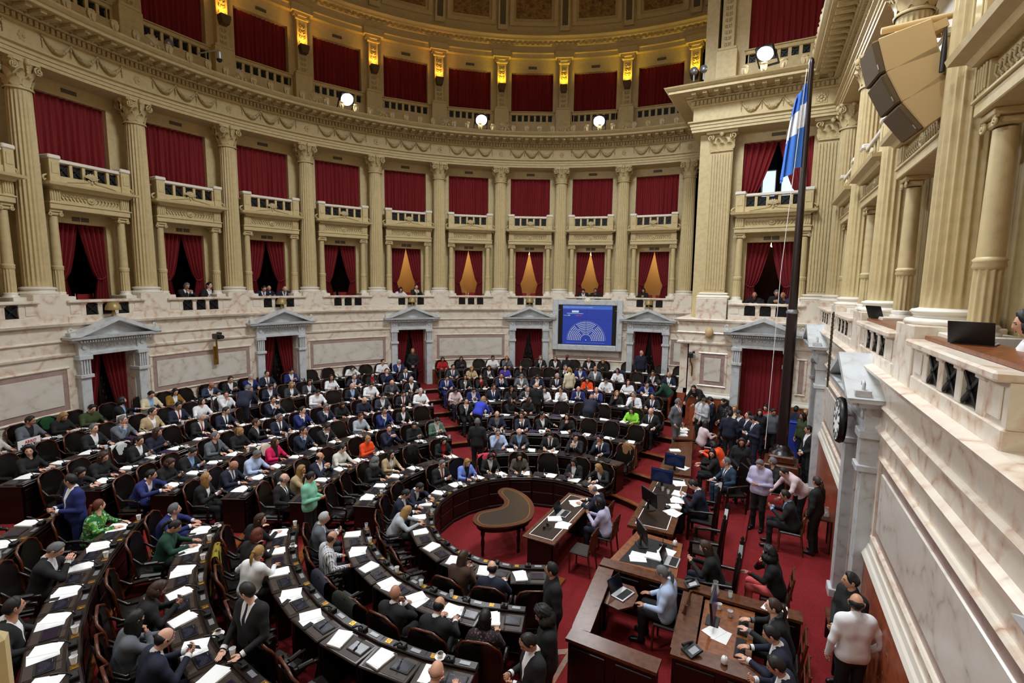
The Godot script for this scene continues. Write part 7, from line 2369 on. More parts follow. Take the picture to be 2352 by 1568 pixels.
func text(s: String, h: float) -> TextMesh:
	var t := TextMesh.new()
	t.text = s
	var f := SystemFont.new()
	f.font_names = PackedStringArray(["Droid Sans"])
	f.font_weight = 700
	t.font = f
	t.font_size = 48
	t.pixel_size = h / 48.0
	t.depth = 0.004
	return t
const SEATS := """0 0 0 -118.2 -119.5 0
0 0 1 -102.2 -106.2 1
0 0 2 -86.2 -92.9 1
0 0 3 -70.1 -70.1 0
0 0 4 -54.1 -54.1 0
0 0 5 -38.1 -40.4 1
0 0 6 -22.0 -27.1 1
0 0 7 -6.0 -13.8 1
0 0 8 10.0 12.2 1
0 0 9 26.1 25.5 1
0 0 10 42.1 41.6 1
0 0 11 58.1 58.0 1
0 0 12 74.2 74.2 0
0 0 13 90.2 90.6 1
0 0 14 106.2 103.9 1
1 0 0 -110.5 -108.5 1
1 0 1 -100.6 -99.1 1
1 0 2 -90.8 -89.6 1
1 0 3 -80.9 -80.7 0
1 0 4 -71.1 -71.1 0
1 0 5 -61.2 -60.4 1
1 0 6 -51.4 -48.7 1
1 1 0 -24.6 -24.6 0
1 1 1 -14.8 -15.2 0
1 1 2 -4.9 -6.3 1
1 1 3 4.9 2.6 1
1 1 4 14.8 14.8 0
1 1 5 24.6 26.0 1
1 2 0 51.3 49.2 1
1 2 1 61.0 58.1 1
1 2 2 70.6 71.0 1
1 2 3 80.3 81.5 1
1 2 4 90.0 91.3 1
1 2 5 99.6 100.1 0
2 0 0 -104.0 -104.9 1
2 0 1 -96.0 -96.0 0
2 0 2 -88.1 -88.1 0
2 0 3 -80.1 -80.1 0
2 0 4 -72.2 -72.2 0
2 0 5 -64.2 -61.7 1
2 0 6 -56.3 -55.0 1
2 0 7 -48.3 -48.4 1
2 1 0 -27.7 -29.0 1
2 1 1 -19.8 -22.4 1
2 1 2 -11.9 -14.3 1
2 1 3 -4.0 -5.7 1
2 1 4 4.0 4.3 1
2 1 5 11.9 13.8 1
2 1 6 19.8 21.8 1
2 1 7 27.7 30.1 1
2 2 0 48.3 50.5 1
2 2 1 56.2 58.8 1
2 2 2 64.1 65.5 1
2 2 3 72.1 74.2 1
2 2 4 80.0 80.8 0
2 2 5 87.9 87.9 0
2 2 6 95.8 95.8 0
3 0 1 -94.5 -94.5 0
3 0 2 -88.4 -88.4 0
3 0 3 -82.4 -82.4 0
3 0 4 -76.3 -76.6 1
3 0 5 -70.3 -71.3 1
3 0 6 -64.2 -66.0 1
3 0 7 -58.2 -58.2 0
3 0 8 -52.1 -49.2 1
3 0 9 -46.1 -42.9 1
3 1 0 -29.9 -31.8 1
3 1 1 -23.9 -25.6 1
3 1 2 -18.0 -19.5 1
3 1 3 -12.0 -12.0 1
3 1 4 -6.0 -4.1 1
3 1 5 0.0 1.2 1
3 1 6 6.0 6.5 0
3 1 7 12.0 12.1 1
3 1 8 18.0 18.8 1
3 1 9 23.9 24.2 1
3 1 10 29.9 29.9 0
3 2 0 46.1 42.4 1
3 2 1 52.1 47.8 1
3 2 2 58.0 55.2 1
3 2 3 64.0 60.6 1
3 2 4 70.0 70.0 0
3 2 5 76.0 76.0 0
3 2 6 82.0 82.0 0
3 2 7 88.0 90.8 1
3 2 8 94.0 96.2 1
4 0 4 -78.7 -78.7 0
4 0 5 -73.8 -73.8 0
4 0 6 -69.0 -69.1 0
4 0 7 -64.1 -64.6 1
4 0 8 -59.2 -59.2 0
4 0 9 -54.4 -54.0 1
4 0 10 -49.5 -49.5 0
4 0 11 -44.7 -43.1 1
4 1 0 -31.4 -32.2 1
4 1 1 -26.5 -27.8 1
4 1 2 -21.7 -23.3 1
4 1 3 -16.9 -16.1 1
4 1 4 -12.1 -11.7 1
4 1 5 -7.2 -7.3 1
4 1 6 -2.4 -2.5 1
4 1 7 2.4 3.3 1
4 1 8 7.2 8.1 1
4 1 9 12.1 12.6 1
4 1 10 16.9 17.7 1
4 1 11 21.7 22.7 1
4 1 12 26.5 27.9 1
4 1 13 31.4 32.3 1
4 2 0 44.4 41.3 1
4 2 1 48.8 45.7 1
4 2 2 53.2 51.2 1
4 2 3 57.7 55.6 1
4 2 4 62.1 60.1 1
4 2 5 66.5 64.5 1
4 2 6 70.9 68.9 1
4 2 7 75.3 73.4 1
4 2 8 79.7 78.0 1
4 2 9 84.1 83.4 1
4 2 10 88.5 87.8 1
4 2 11 92.9 92.2 1
5 0 10 -52.6 -52.6 0
5 0 11 -48.2 -48.2 0
5 0 12 -43.8 -43.8 0
5 1 0 -32.2 -32.7 1
5 1 1 -27.9 -28.9 1
5 1 2 -23.6 -22.6 1
5 1 3 -19.3 -18.7 1
5 1 4 -15.0 -14.9 0
5 1 5 -10.7 -11.1 1
5 1 6 -6.4 -6.7 1
5 1 7 -2.1 -2.1 0
5 1 8 2.1 2.5 1
5 1 9 6.4 6.4 0
5 1 10 10.7 11.5 1
5 1 11 15.0 15.3 0
5 1 12 19.3 19.1 1
5 1 13 23.6 23.1 1
5 1 14 27.9 27.9 1
5 1 15 32.2 32.4 1
5 2 0 43.8 40.6 1
5 2 1 48.1 45.0 1
5 2 2 52.5 48.8 1
5 2 3 56.8 53.6 1
5 2 4 61.2 58.5 1
5 2 5 65.5 62.3 1
5 2 6 69.9 67.0 1
5 2 7 74.2 74.2 1
5 2 8 78.6 78.7 1
5 2 9 82.9 83.8 1
5 2 10 87.3 87.8 1
5 2 11 91.6 91.6 0
6 1 0 -32.9 -33.3 0
6 1 1 -29.0 -30.0 1
6 1 2 -25.2 -25.4 0
6 1 3 -21.3 -22.1 1
6 1 4 -17.4 -18.2 1
6 1 5 -13.5 -14.0 1
6 1 6 -9.7 -10.0 1
6 1 7 -5.8 -6.4 1
6 1 8 -1.9 -1.4 1
6 1 9 1.9 2.4 1
6 1 10 5.8 6.1 1
6 1 11 9.7 9.4 1
6 1 12 13.5 12.7 1
6 1 13 17.4 17.6 1
6 1 14 21.3 22.3 1
6 1 15 25.2 25.6 1
6 1 16 29.0 28.9 1
6 1 17 32.9 32.9 1
6 2 0 43.0 43.1 1
6 2 1 46.7 47.1 1
6 2 2 50.4 51.0 1
6 2 3 54.1 54.7 1
6 2 4 57.8 58.2 1
6 2 5 61.5 61.5 0
6 2 6 65.1 64.9 0
6 2 7 68.8 68.2 1
6 2 8 72.5 71.6 1
6 2 9 76.2 74.9 1
6 2 10 79.9 79.8 1
6 2 11 83.6 83.6 0
6 2 12 87.3 87.3 1
6 2 13 91.0 90.6 1
7 1 1 -30.2 -30.3 0
7 1 2 -26.8 -27.3 1
7 1 3 -23.5 -22.8 1
7 1 4 -20.1 -19.9 1
7 1 5 -16.8 -16.9 1
7 1 6 -13.4 -13.1 1
7 1 7 -10.1 -9.0 1
7 1 8 -6.7 -6.0 1
7 1 9 -3.4 -3.1 0
7 1 10 0.0 -0.1 1
7 1 11 3.4 2.8 1
7 1 12 6.7 5.8 1
7 1 13 10.1 8.8 1
7 1 14 13.4 12.9 1
7 1 15 16.8 16.8 0
7 1 16 20.1 20.1 0
7 1 17 23.5 23.9 1
7 1 18 26.8 26.8 0
7 1 19 30.2 29.8 1
7 1 20 33.5 32.7 1
7 2 0 42.5 41.9 1
7 2 1 45.9 45.7 1
7 2 2 49.4 49.4 0
7 2 3 52.8 52.3 1
7 2 4 56.2 55.3 1
7 2 5 59.6 59.4 0
7 2 6 63.0 62.4 1
7 2 7 66.4 65.5 1
7 2 8 69.8 69.6 0
7 2 9 73.3 72.6 1
7 2 10 76.7 75.5 1
7 2 11 80.1 80.1 0
7 2 12 83.5 83.5 0
7 2 13 86.9 86.9 0
7 2 14 90.3 90.3 0"""

const PEOPLE := """-5.72 1.28 -11.09 27 w read 0 20 mn p whitepattern -|brown-haired woman in patterned white top, back row, centre block, third from left
-4.93 1.28 -11.70 23 m read 30 10 sd o grey black|dark-haired man in grey suit, back row, centre block, fourth from left
-4.27 1.28 -11.83 20 w read 0 30 ly p black -|woman with long blonde hair in black top, back row, centre block, fifth from left
-3.62 1.28 -11.94 17 m read 10 25 sk p olivegreen -|black-haired man in olive green shirt, back row, centre block, sixth from left
-2.83 1.28 -12.16 13 m turn 50 0 md o black skyblue|dark-haired man in black suit, back row, centre block, seventh from left
-1.97 1.28 -12.45 9 m read 0 20 sk o cream skyblue|black-haired man in cream suit, back row, centre block, eighth from left
-1.31 1.28 -12.43 6 w read 0 25 lk j mustard white|woman with long black hair in mustard jacket, back row, centre block, ninth from left
-0.03 1.28 -12.72 0 m lean 20 15 fn o steelblue white|balding man in steel blue suit, back row, centre block, eleventh from left
-4.17 1.10 -10.36 22 m read -10 5 sg o black white|grey-haired man in black suit, seventh row, centre block, fourth from left
-3.47 1.10 -10.62 18 m chin 20 5 sg o grey skyblue|grey-haired man in grey suit, seventh row, centre block, fifth from left
-2.68 1.10 -10.85 14 m back 40 0 sk o beige white|black-haired man in beige suit, seventh row, centre block, sixth from left
-1.93 1.10 -11.03 10 m read 10 10 sk s navy red|black-haired man in navy suit and tie, seventh row, centre block, seventh from left
-1.23 1.10 -11.11 6 w read 30 0 mk p white -|black-haired woman in white top, seventh row, centre block, eighth from left
-5.53 1.10 -9.70 30 w read -70 5 ck p black -|curly-haired woman in black top, seventh row, centre block, second from left
-4.69 0.92 -8.67 29 w read 10 20 ln p black -|woman with long brown hair in black top, sixth row, centre block, second from left
-5.24 0.92 -8.34 33 w lean 0 35 mk p black -|black-haired woman in black top, sixth row, centre block, first from left
-3.74 0.92 -9.22 23 w phone 0 15 pk j black white|woman with tied-back black hair in black jacket, sixth row, centre block, third from left
-3.19 0.92 -9.59 19 w phone 20 10 ln p navy -|woman with long brown hair in navy top, sixth row, centre block, fourth from left
-1.91 0.92 -9.93 11 m read 20 5 sw s black red|white-haired man in black suit and tie, sixth row, centre block, sixth from left
-5.89 0.73 -6.72 267 m standphone -60 5 sk o blue white|black-haired man in blue suit standing in the left aisle
-3.88 0.73 -7.68 28 w phone 10 30 mn p black -|brown-haired woman in black top, fifth row, centre block, second from left
-4.41 0.73 -7.31 32 m lean 40 10 sk o blue white|black-haired man in blue suit, fifth row, centre block, first from left
-3.28 0.73 -7.90 23 m phone 0 40 sk o black skyblue|black-haired man in black suit, fifth row, centre block, third from left
0.63 1.28 -12.70 357 m phone 10 10 sd o black white|dark-haired man in black suit, back row, centre block, twelfth from left
1.27 1.28 -12.54 354 m chin 0 25 sw o blue white|white-haired man in blue suit, back row, centre block, thirteenth from left
1.94 1.28 -12.57 351 m read 0 5 sk s navy blue|black-haired man in navy suit and tie, back row, centre block, fourteenth from left
2.83 1.28 -12.40 347 m phone 0 25 sd o blue white|dark-haired man in blue suit, back row, centre block, fifteenth from left
5.15 1.28 -11.63 336 w lean 0 40 mk p white -|black-haired woman in white top, back row, centre block, eighteenth from left
6.32 1.28 -11.04 330 m read 20 0 sd p white -|dark-haired man in white shirt, back row, centre block, twentieth from left
6.75 1.28 -10.50 327 m chin 0 20 sw o blue white|white-haired man in blue suit, back row, centre block, twenty-first from left
-0.28 1.10 -11.42 1 w chin -20 5 pk p white -|woman with tied-back black hair in white top, seventh row, centre block, ninth from left
0.47 1.10 -11.40 358 m chin 20 10 sg o black white|grey-haired man in black suit, seventh row, centre block, tenth from left
-0.06 1.10 -10.70 123 m standlean 0 10 sg o navy white|grey-haired man in navy suit standing with back turned, leaning on a desk
1.20 1.10 -11.36 354 m read 0 30 sk o navy white|black-haired man in navy suit, seventh row, centre block, eleventh from left
1.81 1.10 -11.05 351 w read 0 10 ly j darkgrey white|woman with long blonde hair in dark grey jacket, seventh row, centre block, twelfth from left
2.44 1.10 -10.91 347 w read 10 15 md j darkgrey white|dark-haired woman in dark grey jacket, seventh row, centre block, thirteenth from left
3.43 1.10 -10.89 342 w read 0 0 ln p white -|woman with long brown hair in white top, seventh row, centre block, fourteenth from left
4.29 1.10 -10.58 338 m lean -10 5 sg o navy white|grey-haired man in navy suit, seventh row, centre block, fifteenth from left
4.83 1.10 -10.18 334 w phone 0 20 mk j black red|black-haired woman in black jacket, seventh row, centre block, sixteenth from left
5.47 1.10 -10.01 331 m chin 0 5 sa o navy blue|auburn-haired man in navy suit, seventh row, centre block, seventeenth from left
1.97 0.92 -9.92 349 m read 0 30 sk p white -|black-haired man in white shirt, sixth row, centre block, eleventh from left
3.24 0.92 -9.58 341 m read 0 5 fg o black skyblue|balding man in black suit, sixth row, centre block, thirteenth from left
3.89 0.92 -9.32 337 m read 0 40 sk p white -|black-haired man in white shirt, sixth row, centre block, fourteenth from left
4.63 0.92 -8.97 332 m read 0 30 fg o darkgrey grey|balding man in dark grey suit, sixth row, centre block, fifteenth from left
0.43 0.92 -10.11 358 m clasp 0 0 sd o navy white|dark-haired man in navy suit, sixth row, centre block, ninth from left
-1.16 0.92 -10.05 7 m read 20 10 sk s navy black|black-haired man in navy suit and tie, sixth row, centre block, seventh from left
-1.08 0.73 -8.75 7 m turn 40 5 sn s black pink|brown-haired man in black suit and tie, fifth row, centre block, sixth from left
-1.70 0.73 -8.53 12 w read 10 25 py p black -|woman with tied-back blonde hair in black top, fifth row, centre block, fifth from left
-2.37 0.73 -8.48 16 m read 30 5 sg o grey black|grey-haired man in grey suit, fifth row, centre block, fourth from left
-0.36 0.73 -8.72 2 m read 0 15 sg s navy black|grey-haired man in navy suit and tie, fifth row, centre block, seventh from left
0.49 0.73 -8.81 357 m chin 20 5 sd s blue blue|dark-haired man in blue suit and tie, fifth row, centre block, eighth from left
1.18 0.73 -8.57 352 m chin 0 10 sg s navy black|grey-haired man in navy suit and tie, fifth row, centre block, ninth from left
1.85 0.73 -8.59 347 w read 0 30 ln p black -|woman with long brown hair in black top, fifth row, centre block, tenth from left
2.55 0.73 -8.29 342 m read 0 25 b- p navy -|bald man in navy shirt, fifth row, centre block, eleventh from left
3.29 0.73 -8.16 337 m read -10 20 sd o darkgrey white|dark-haired man in dark grey suit, fifth row, centre block, twelfth from left
2.29 0.55 -7.14 341 m chin 0 5 sk s blue skyblue|black-haired man in blue suit and tie, fourth row, centre block, ninth from left
-0.51 0.55 -7.50 4 m chin 20 -5 sd o navy skyblue|dark-haired man in navy suit, fourth row, centre block, fifth from left
0.15 0.55 -7.35 359 m chin 0 30 sk o black white|black-haired man in black suit, fourth row, centre block, sixth from left
1.49 0.55 -7.36 348 w read -10 10 pa p lightgrey -|woman with tied-back auburn hair in light grey top, fourth row, centre block, eighth from left
-1.48 0.55 -7.36 12 w read 30 0 ln j hotpink black|woman with long brown hair in hot pink jacket, fourth row, centre block, fourth from left
-2.31 0.55 -6.94 19 m read 0 35 sg p paleblue -|grey-haired man in pale blue shirt, fourth row, centre block, third from left
-3.03 0.55 -6.72 26 m read 10 30 b- s navy blue|bald man in navy suit and tie, fourth row, centre block, second from left
-3.75 0.55 -6.45 32 w phone 30 5 ly j black white|woman with long blonde hair in black jacket, fourth row, centre block, first from left
0.41 0.37 -5.96 356 w phone -20 25 py p orange -|woman with tied-back blonde hair in orange top, third row, centre block, fifth from left
-0.54 0.37 -5.95 6 w read 20 15 pk p puffer -|woman with tied-back black hair in white padded top, third row, centre block, fourth from left
-1.36 0.37 -5.81 14 m clasp 60 5 fk o navy white|balding man in navy suit, third row, centre block, third from left
1.36 0.37 -6.05 346 m clasp -40 5 sd o navy blue|dark-haired man in navy suit, third row, centre block, sixth from left
0.19 0.18 -4.92 357 w read -10 15 lk j beige white|woman with long black hair in beige jacket, second row, centre block, fourth from left
-0.47 0.18 -4.85 6 w read 60 10 cg p black -|curly-haired woman in black top, second row, centre block, third from left
-2.09 0.37 -5.58 22 w chin 10 10 ly p beige -|woman with long blonde hair in beige top, third row, centre block, second from left
-2.65 0.18 -4.55 22 w standphone 60 10 pk p mint -|woman with tied-back black hair in mint top standing among the desks holding a phone
-2.69 0.37 -5.35 29 m back 30 0 fg s black black|balding man in black suit and tie, third row, centre block, first from left
7.50 1.28 -10.36 311 w standclasp 0 0 ly p black -|woman with long blonde hair in black top standing in the doorway beside the steps
8.49 1.28 -9.47 318 w read 0 15 md p red -|dark-haired woman in red top, back row, right block, first from left
9.11 1.28 -8.88 314 w phone 10 10 mn p black -|brown-haired woman in black top, back row, right block, second from left
10.07 1.28 -7.77 308 m read -10 25 sk p white -|black-haired man in white shirt, back row, right block, fourth from left
10.46 1.28 -7.24 305 w chin 10 0 ly p grey -|woman with long blonde hair in grey top, back row, right block, fifth from left
12.90 1.28 -7.88 88 m standlean 20 40 sd p paleblue -|dark-haired man in pale blue shirt bending over at the doorway left of the big screen
11.27 1.28 -5.89 298 m chin 0 10 sg o black white|grey-haired man in black suit, back row, right block, seventh from left
11.36 1.28 -5.17 294 m read 0 5 sg o black white|grey-haired man in black suit, back row, right block, eighth from left
10.82 1.10 -4.36 113 w stand -30 5 pa p black -|woman with tied-back auburn hair in black top standing by the back row under the screen
7.74 1.10 -8.36 317 m read 20 5 sk s darkgrey blue|black-haired man in dark grey suit and tie, seventh row, right block, first from left
8.12 1.10 -7.64 313 w read 0 20 ly p beige -|woman with long blonde hair in beige top, seventh row, right block, second from left
8.61 1.10 -7.07 309 w phone 0 10 mk j black white|black-haired woman in black jacket, seventh row, right block, third from left
9.04 1.10 -6.51 305 w read 0 5 mk p violet -|black-haired woman in violet top, seventh row, right block, fourth from left
9.42 1.10 -5.94 302 w read -10 5 lk p black -|woman with long black hair in black top, seventh row, right block, fifth from left
6.14 1.10 -9.61 327 m read 0 15 sd s navy blue|dark-haired man in navy suit and tie, seventh row, centre block, eighteenth from left
10.29 1.10 -4.22 292 m chin 20 5 sg s black blue|grey-haired man in black suit and tie, seventh row, right block, eighth from left
10.59 1.10 -3.63 288 m read 0 30 sk o blue white|black-haired man in blue suit, seventh row, right block, ninth from left
6.46 0.92 -7.73 319 m read 0 25 sk s blue black|black-haired man in blue suit and tie, sixth row, right block, first from left
7.01 0.92 -7.21 315 w chin 0 5 ld j black white|woman with long dark hair in black jacket, sixth row, right block, second from left
7.47 0.92 -6.73 311 w chin -20 5 mk j black red|black-haired woman in black jacket, sixth row, right block, third from left
7.99 0.92 -6.08 306 m clasp 0 5 sk s navy blue|black-haired man in navy suit and tie, sixth row, right block, fourth from left
8.45 0.92 -5.38 302 m read 0 30 sg o grey white|grey-haired man in grey suit, sixth row, right block, fifth from left
8.70 0.92 -4.77 298 m read 0 30 sk o navy white|black-haired man in navy suit, sixth row, right block, sixth from left
9.13 0.92 -4.08 293 m read 20 5 sw s black blue|white-haired man in black suit and tie, sixth row, right block, seventh from left
8.72 0.92 -3.38 142 w stand 30 5 py p cream -|woman with tied-back blonde hair in cream top standing among the right desks below the screen
5.31 0.92 -8.58 328 m read 0 5 sw o black white|white-haired man in black suit, sixth row, centre block, sixteenth from left
3.99 0.73 -7.83 332 m read 0 25 sk s black red|black-haired man in black suit and tie, fifth row, centre block, thirteenth from left
4.56 0.73 -7.50 328 m read -10 5 sw p white -|white-haired man in white shirt, fifth row, centre block, fourteenth from left
5.62 0.73 -6.70 319 w read 10 30 mk p palepink -|black-haired woman in pale pink top, fifth row, right block, first from left
5.93 0.73 -6.08 314 m phone 0 35 sk o blue white|black-haired man in blue suit, fifth row, right block, second from left
6.64 0.73 -5.64 309 m back 20 0 sd s navy blue|dark-haired man in navy suit and tie, fifth row, right block, third from left
6.84 0.73 -4.97 304 w read 30 0 lk p black -|woman with long black hair in black top, fifth row, right block, fourth from left
7.38 0.73 -4.55 300 m lean 30 0 sg o darkgrey white|grey-haired man in dark grey suit, fifth row, right block, fifth from left
6.73 0.55 -3.84 106 m stand -10 10 b- p black -|bald man in black shirt standing with back turned among the desks
7.47 0.73 -3.86 295 w read 0 10 lk p white -|woman with long black hair in white top, fifth row, right block, sixth from left
7.73 0.73 -3.28 291 w chin -20 5 pk p white -|woman with tied-back black hair in white top, fifth row, right block, seventh from left
8.16 0.73 -2.74 287 m phone 0 25 fk s blue black|balding man in blue suit and tie, fifth row, right block, eighth from left
4.81 0.55 -5.65 318 m chin 0 5 sk o black white|black-haired man in black suit, fourth row, right block, first from left
5.10 0.55 -5.03 312 m read 0 10 sd o navy white|dark-haired man in navy suit, fourth row, right block, second from left
4.69 0.55 -4.91 93 w standlean 10 10 my p royal -|blonde-haired woman in royal blue top leaning on a chair in the aisle
5.83 0.55 -4.45 305 w turn 60 5 lk p black -|woman with long black hair in black top, fourth row, right block, third from left
6.20 0.55 -3.90 299 w read 150 10 ln p black -|woman with long brown hair in black top, fourth row, right block, fourth from left
2.92 0.55 -6.89 336 w read -10 5 mk j black white|black-haired woman in black jacket, fourth row, centre block, tenth from left
2.07 0.37 -5.68 338 m phone -40 20 sk p black -|black-haired man in black shirt, third row, centre block, seventh from left
2.87 0.37 -5.45 330 m phone -10 35 sd o sage white|dark-haired man in sage green suit, third row, centre block, eighth from left
2.60 0.18 -3.73 113 m stand 10 5 sg p black -|grey-haired man in black shirt standing with back turned behind the front row
4.42 0.37 -4.14 309 m read 0 5 b- o navy grey|bald man in navy suit, third row, right block, first from left
4.73 0.37 -3.36 301 m chin -20 0 sd s navy black|dark-haired man in navy suit and tie, third row, right block, second from left
5.11 0.37 -2.83 295 m turn 60 5 sk o black white|black-haired man in black suit, third row, right block, third from left
3.27 0.18 -3.42 311 m chin 0 15 sg p paleblue -|grey-haired man in pale blue shirt, second row, right block, first from left
3.67 0.18 -2.89 302 m read 0 10 b- o darkgrey skyblue|bald man in dark grey suit, second row, right block, second from left
3.94 0.18 -1.96 289 m read 0 35 sk s black black|black-haired man in black suit and tie, second row, right block, third from left
4.05 0.18 -1.20 278 m clasp 20 10 sk s black blue|black-haired man in black suit and tie, second row, right block, fourth from left
5.47 0.37 -2.05 286 w chin -40 5 mk p black -|black-haired woman in black top, third row, right block, fourth from left
1.88 0.18 -4.45 334 w read 10 20 ld j black red|woman with long dark hair in black jacket, second row, centre block, sixth from left
1.16 0.00 -3.13 334 w read 0 20 ly j periwinkle black|woman with long blonde hair in periwinkle jacket, front row, tenth seat from left
0.62 0.00 -3.55 348 m phone 10 15 sg s black red|grey-haired man in black suit and tie, front row, ninth seat from left
1.91 0.00 -2.85 318 w read 0 30 mk j black white|black-haired woman in black jacket, front row, eleventh seat from left
2.32 0.00 -2.15 302 w read 0 25 lk p taupe -|woman with long black hair in taupe top, front row, twelfth seat from left
2.68 0.00 -0.67 269 w phone 0 20 lk j black white|woman with long black hair in black jacket, front row, fourteenth seat from left
11.91 1.28 -3.74 287 m read 0 20 b- o black white|bald man in black suit, back row, right block, tenth from left
12.08 1.28 -3.12 284 w phone 0 20 ly p black -|woman with long blonde hair in black top, back row, right block, eleventh from left
12.38 1.28 -1.48 304 m stand 20 0 fd p navy -|balding man in navy shirt standing in the doorway right of the screen
10.70 1.10 -2.99 285 m back 0 5 fg o grey white|balding man in grey suit, seventh row, right block, tenth from left
10.91 1.10 -2.06 280 w read -20 5 mk p white -|black-haired woman in white top, seventh row, right block, eleventh from left
11.07 1.10 -0.62 273 m chin 0 10 sk o black white|black-haired man in black suit, seventh row, right block, thirteenth from left
11.08 1.10 0.02 269 m read 0 15 b- o navy white|bald man in navy suit, seventh row, right block, fourteenth from left
9.32 0.92 -2.83 286 w phone 0 20 mk p orange -|black-haired woman in orange top, sixth row, right block, eighth from left
9.50 0.92 -2.10 281 m read 0 35 sk p white -|black-haired man in white shirt, sixth row, right block, ninth from left
9.62 0.92 -1.25 276 w read 20 5 ln p white -|woman with long brown hair in white top, sixth row, right block, tenth from left
9.91 0.92 -0.58 272 m lean 40 10 sk o blue white|black-haired man in blue suit, sixth row, right block, eleventh from left
9.38 0.92 0.12 182 w standlean -20 30 mk p deepgreen -|black-haired woman in dark green top bending over the last desk by the steps
8.28 0.73 -2.06 282 m clasp 0 5 fk s blue black|balding man in blue suit and tie, fifth row, right block, ninth from left
8.22 0.73 -1.26 277 w chin 20 5 ly p black -|woman with long blonde hair in black top, fifth row, right block, tenth from left
8.27 0.73 -0.62 272 m chin -20 0 sg s whiteshirt black|grey-haired man in white shirt and tie, fifth row, right block, eleventh from left
8.33 0.73 0.03 268 m read -10 5 sk s black violet|black-haired man in black suit and tie, fifth row, right block, twelfth from left
6.87 0.55 -1.76 95 m standlean 0 15 b- p navy -|bald man in navy shirt standing with back turned leaning on a desk
6.88 0.55 -0.30 269 w read 0 20 lk p lime -|woman with long black hair in lime green top, fourth row, right block, eighth from left
6.84 0.55 0.34 264 m back -10 0 b- s black black|bald man in black suit and tie, fourth row, right block, ninth from left
4.32 0.18 -0.50 269 m chin -20 10 sk s navy blue|black-haired man in navy suit and tie, second row, right block, fifth from left
2.83 0.00 0.00 256 w lean -20 20 ly j black white|woman with long blonde hair in black jacket, front row, fifteenth seat from left
6.83 0.55 1.19 340 m standpocket 60 0 sg s grey red|grey-haired man in grey suit and tie standing on the carpeted steps at the right
8.90 0.30 1.54 208 m stand -40 0 pk p white -|man with tied-back black hair in white shirt standing against the pale marble pier
8.90 0.92 1.38 239 m standlean 20 20 sk p black -|black-haired man in black shirt leaning over the paper-covered side desk
8.59 0.30 1.79 197 m standphone -30 20 sn p lightgrey -|brown-haired man in light grey shirt sorting papers at the side desk
8.90 0.30 1.94 187 m standphone -20 20 sk o navy white|black-haired man in navy suit standing behind the man sorting papers
8.90 0.30 2.40 205 w standclasp -60 5 lk p polka -|woman with long black hair in black polka-dot top standing near the right curtained doorway
8.90 0.30 2.38 245 m stand -20 20 sk p black -|black-haired man in black shirt standing nearest the right curtained doorway
7.14 0.30 2.73 80 m stand 0 5 sk p navy -|black-haired man in navy shirt standing with back turned in the crowd by the flagpole
7.39 0.30 2.99 214 m standphone -40 20 sk o navy white|black-haired man in navy suit standing in the crowd, left of the upward-looking man
7.24 0.30 3.21 213 m stand 0 -10 sd o navy white|dark-haired man in navy suit looking upward in the crowd by the flagpole
8.13 0.30 2.77 254 w stand 0 5 my p cream -|blonde-haired woman in cream top half hidden in the crowd by the flagpole
6.91 0.30 3.44 202 m standphone -30 30 sk s navy blue|black-haired man in navy suit and tie reading a phone left of the flagpole
7.27 0.30 2.03 37 w read 150 10 ld p palepink -|woman with long dark hair in pale pink top seated at the side desk
5.49 0.30 2.51 176 w lean -40 30 mk p orange -|black-haired woman in orange top leaning at the far secretary desk
4.41 0.30 2.57 186 w read 120 10 lk p black -|woman with long black hair in black top seated at the far secretary desk
4.44 0.30 3.27 274 w standclasp 0 10 ln p black -|woman with long brown hair in black top standing in front of the flagpole base
3.75 0.30 3.00 215 m back -40 0 sg s teal blue|grey-haired man in dark teal suit and tie seated beside the monitors on the dais
1.90 0.30 2.56 180 m phone 0 30 sk o navy white|black-haired man in navy suit seated in the high-backed chair at the dais desk
1.16 0.00 0.47 180 m read 0 30 fg o navy white|balding man in navy suit seated at the small table in the pit
0.58 0.00 0.80 180 w phone 0 10 lk p lavender -|woman with long black hair in lavender top seated at the pit table end
2.86 0.30 3.79 252 m standphone 0 35 sg p lavender -|grey-haired man in lavender shirt standing behind the dais
4.36 0.30 4.01 211 m read -60 0 sg p black -|grey-haired man in black shirt seated behind the standing man on the dais
-0.77 0.30 3.18 180 w phone 0 20 ln p black -|woman with long brown hair in black top seated at the dais desk with a laptop
-2.01 0.30 2.70 180 m back 0 15 pg s paleblue navy|man with tied-back grey hair in pale blue shirt and tie in the clerk enclosure
-0.47 0.30 4.10 180 w chin -20 5 ck j black red|curly-haired woman in black jacket seated behind the dais desks
-3.01 0.00 1.27 214 m stand -20 5 sk p black -|black-haired man in black shirt standing in front of the clerk enclosure
-3.95 0.00 1.62 205 m standphone 0 20 ck p black -|curly-haired man in black shirt standing outside the enclosure with a raised phone
-4.48 0.00 1.68 226 m standphone -10 25 sk j black white|black-haired man in black jacket bottom edge, holding a phone
-2.06 0.30 4.21 180 m read 0 -5 pn o black grey|man with tied-back brown hair in black suit typing at the clerk desk
-2.67 0.30 4.24 180 m read 0 25 sk o navy white|black-haired man in navy suit seated second at the clerk desk
-3.24 0.30 4.31 180 m phone 0 25 sd o navy white|dark-haired man in navy suit at the clerk desk by the bottom edge
-1.63 0.30 5.11 213 m standclasp -30 5 sk p black -|black-haired man in black shirt standing by the wall, behind the man in white
-2.16 0.30 5.11 112 m standpocket -20 0 fk p white -|balding man in white shirt standing nearest the red marble wall base
3.25 0.30 4.36 209 m standlean 0 25 sd p palepink -|dark-haired man in pale pink shirt bending over the seated man on the dais
2.25 0.30 4.33 180 m phone 0 10 sk o black skyblue|black-haired man in black suit seated with papers on his lap
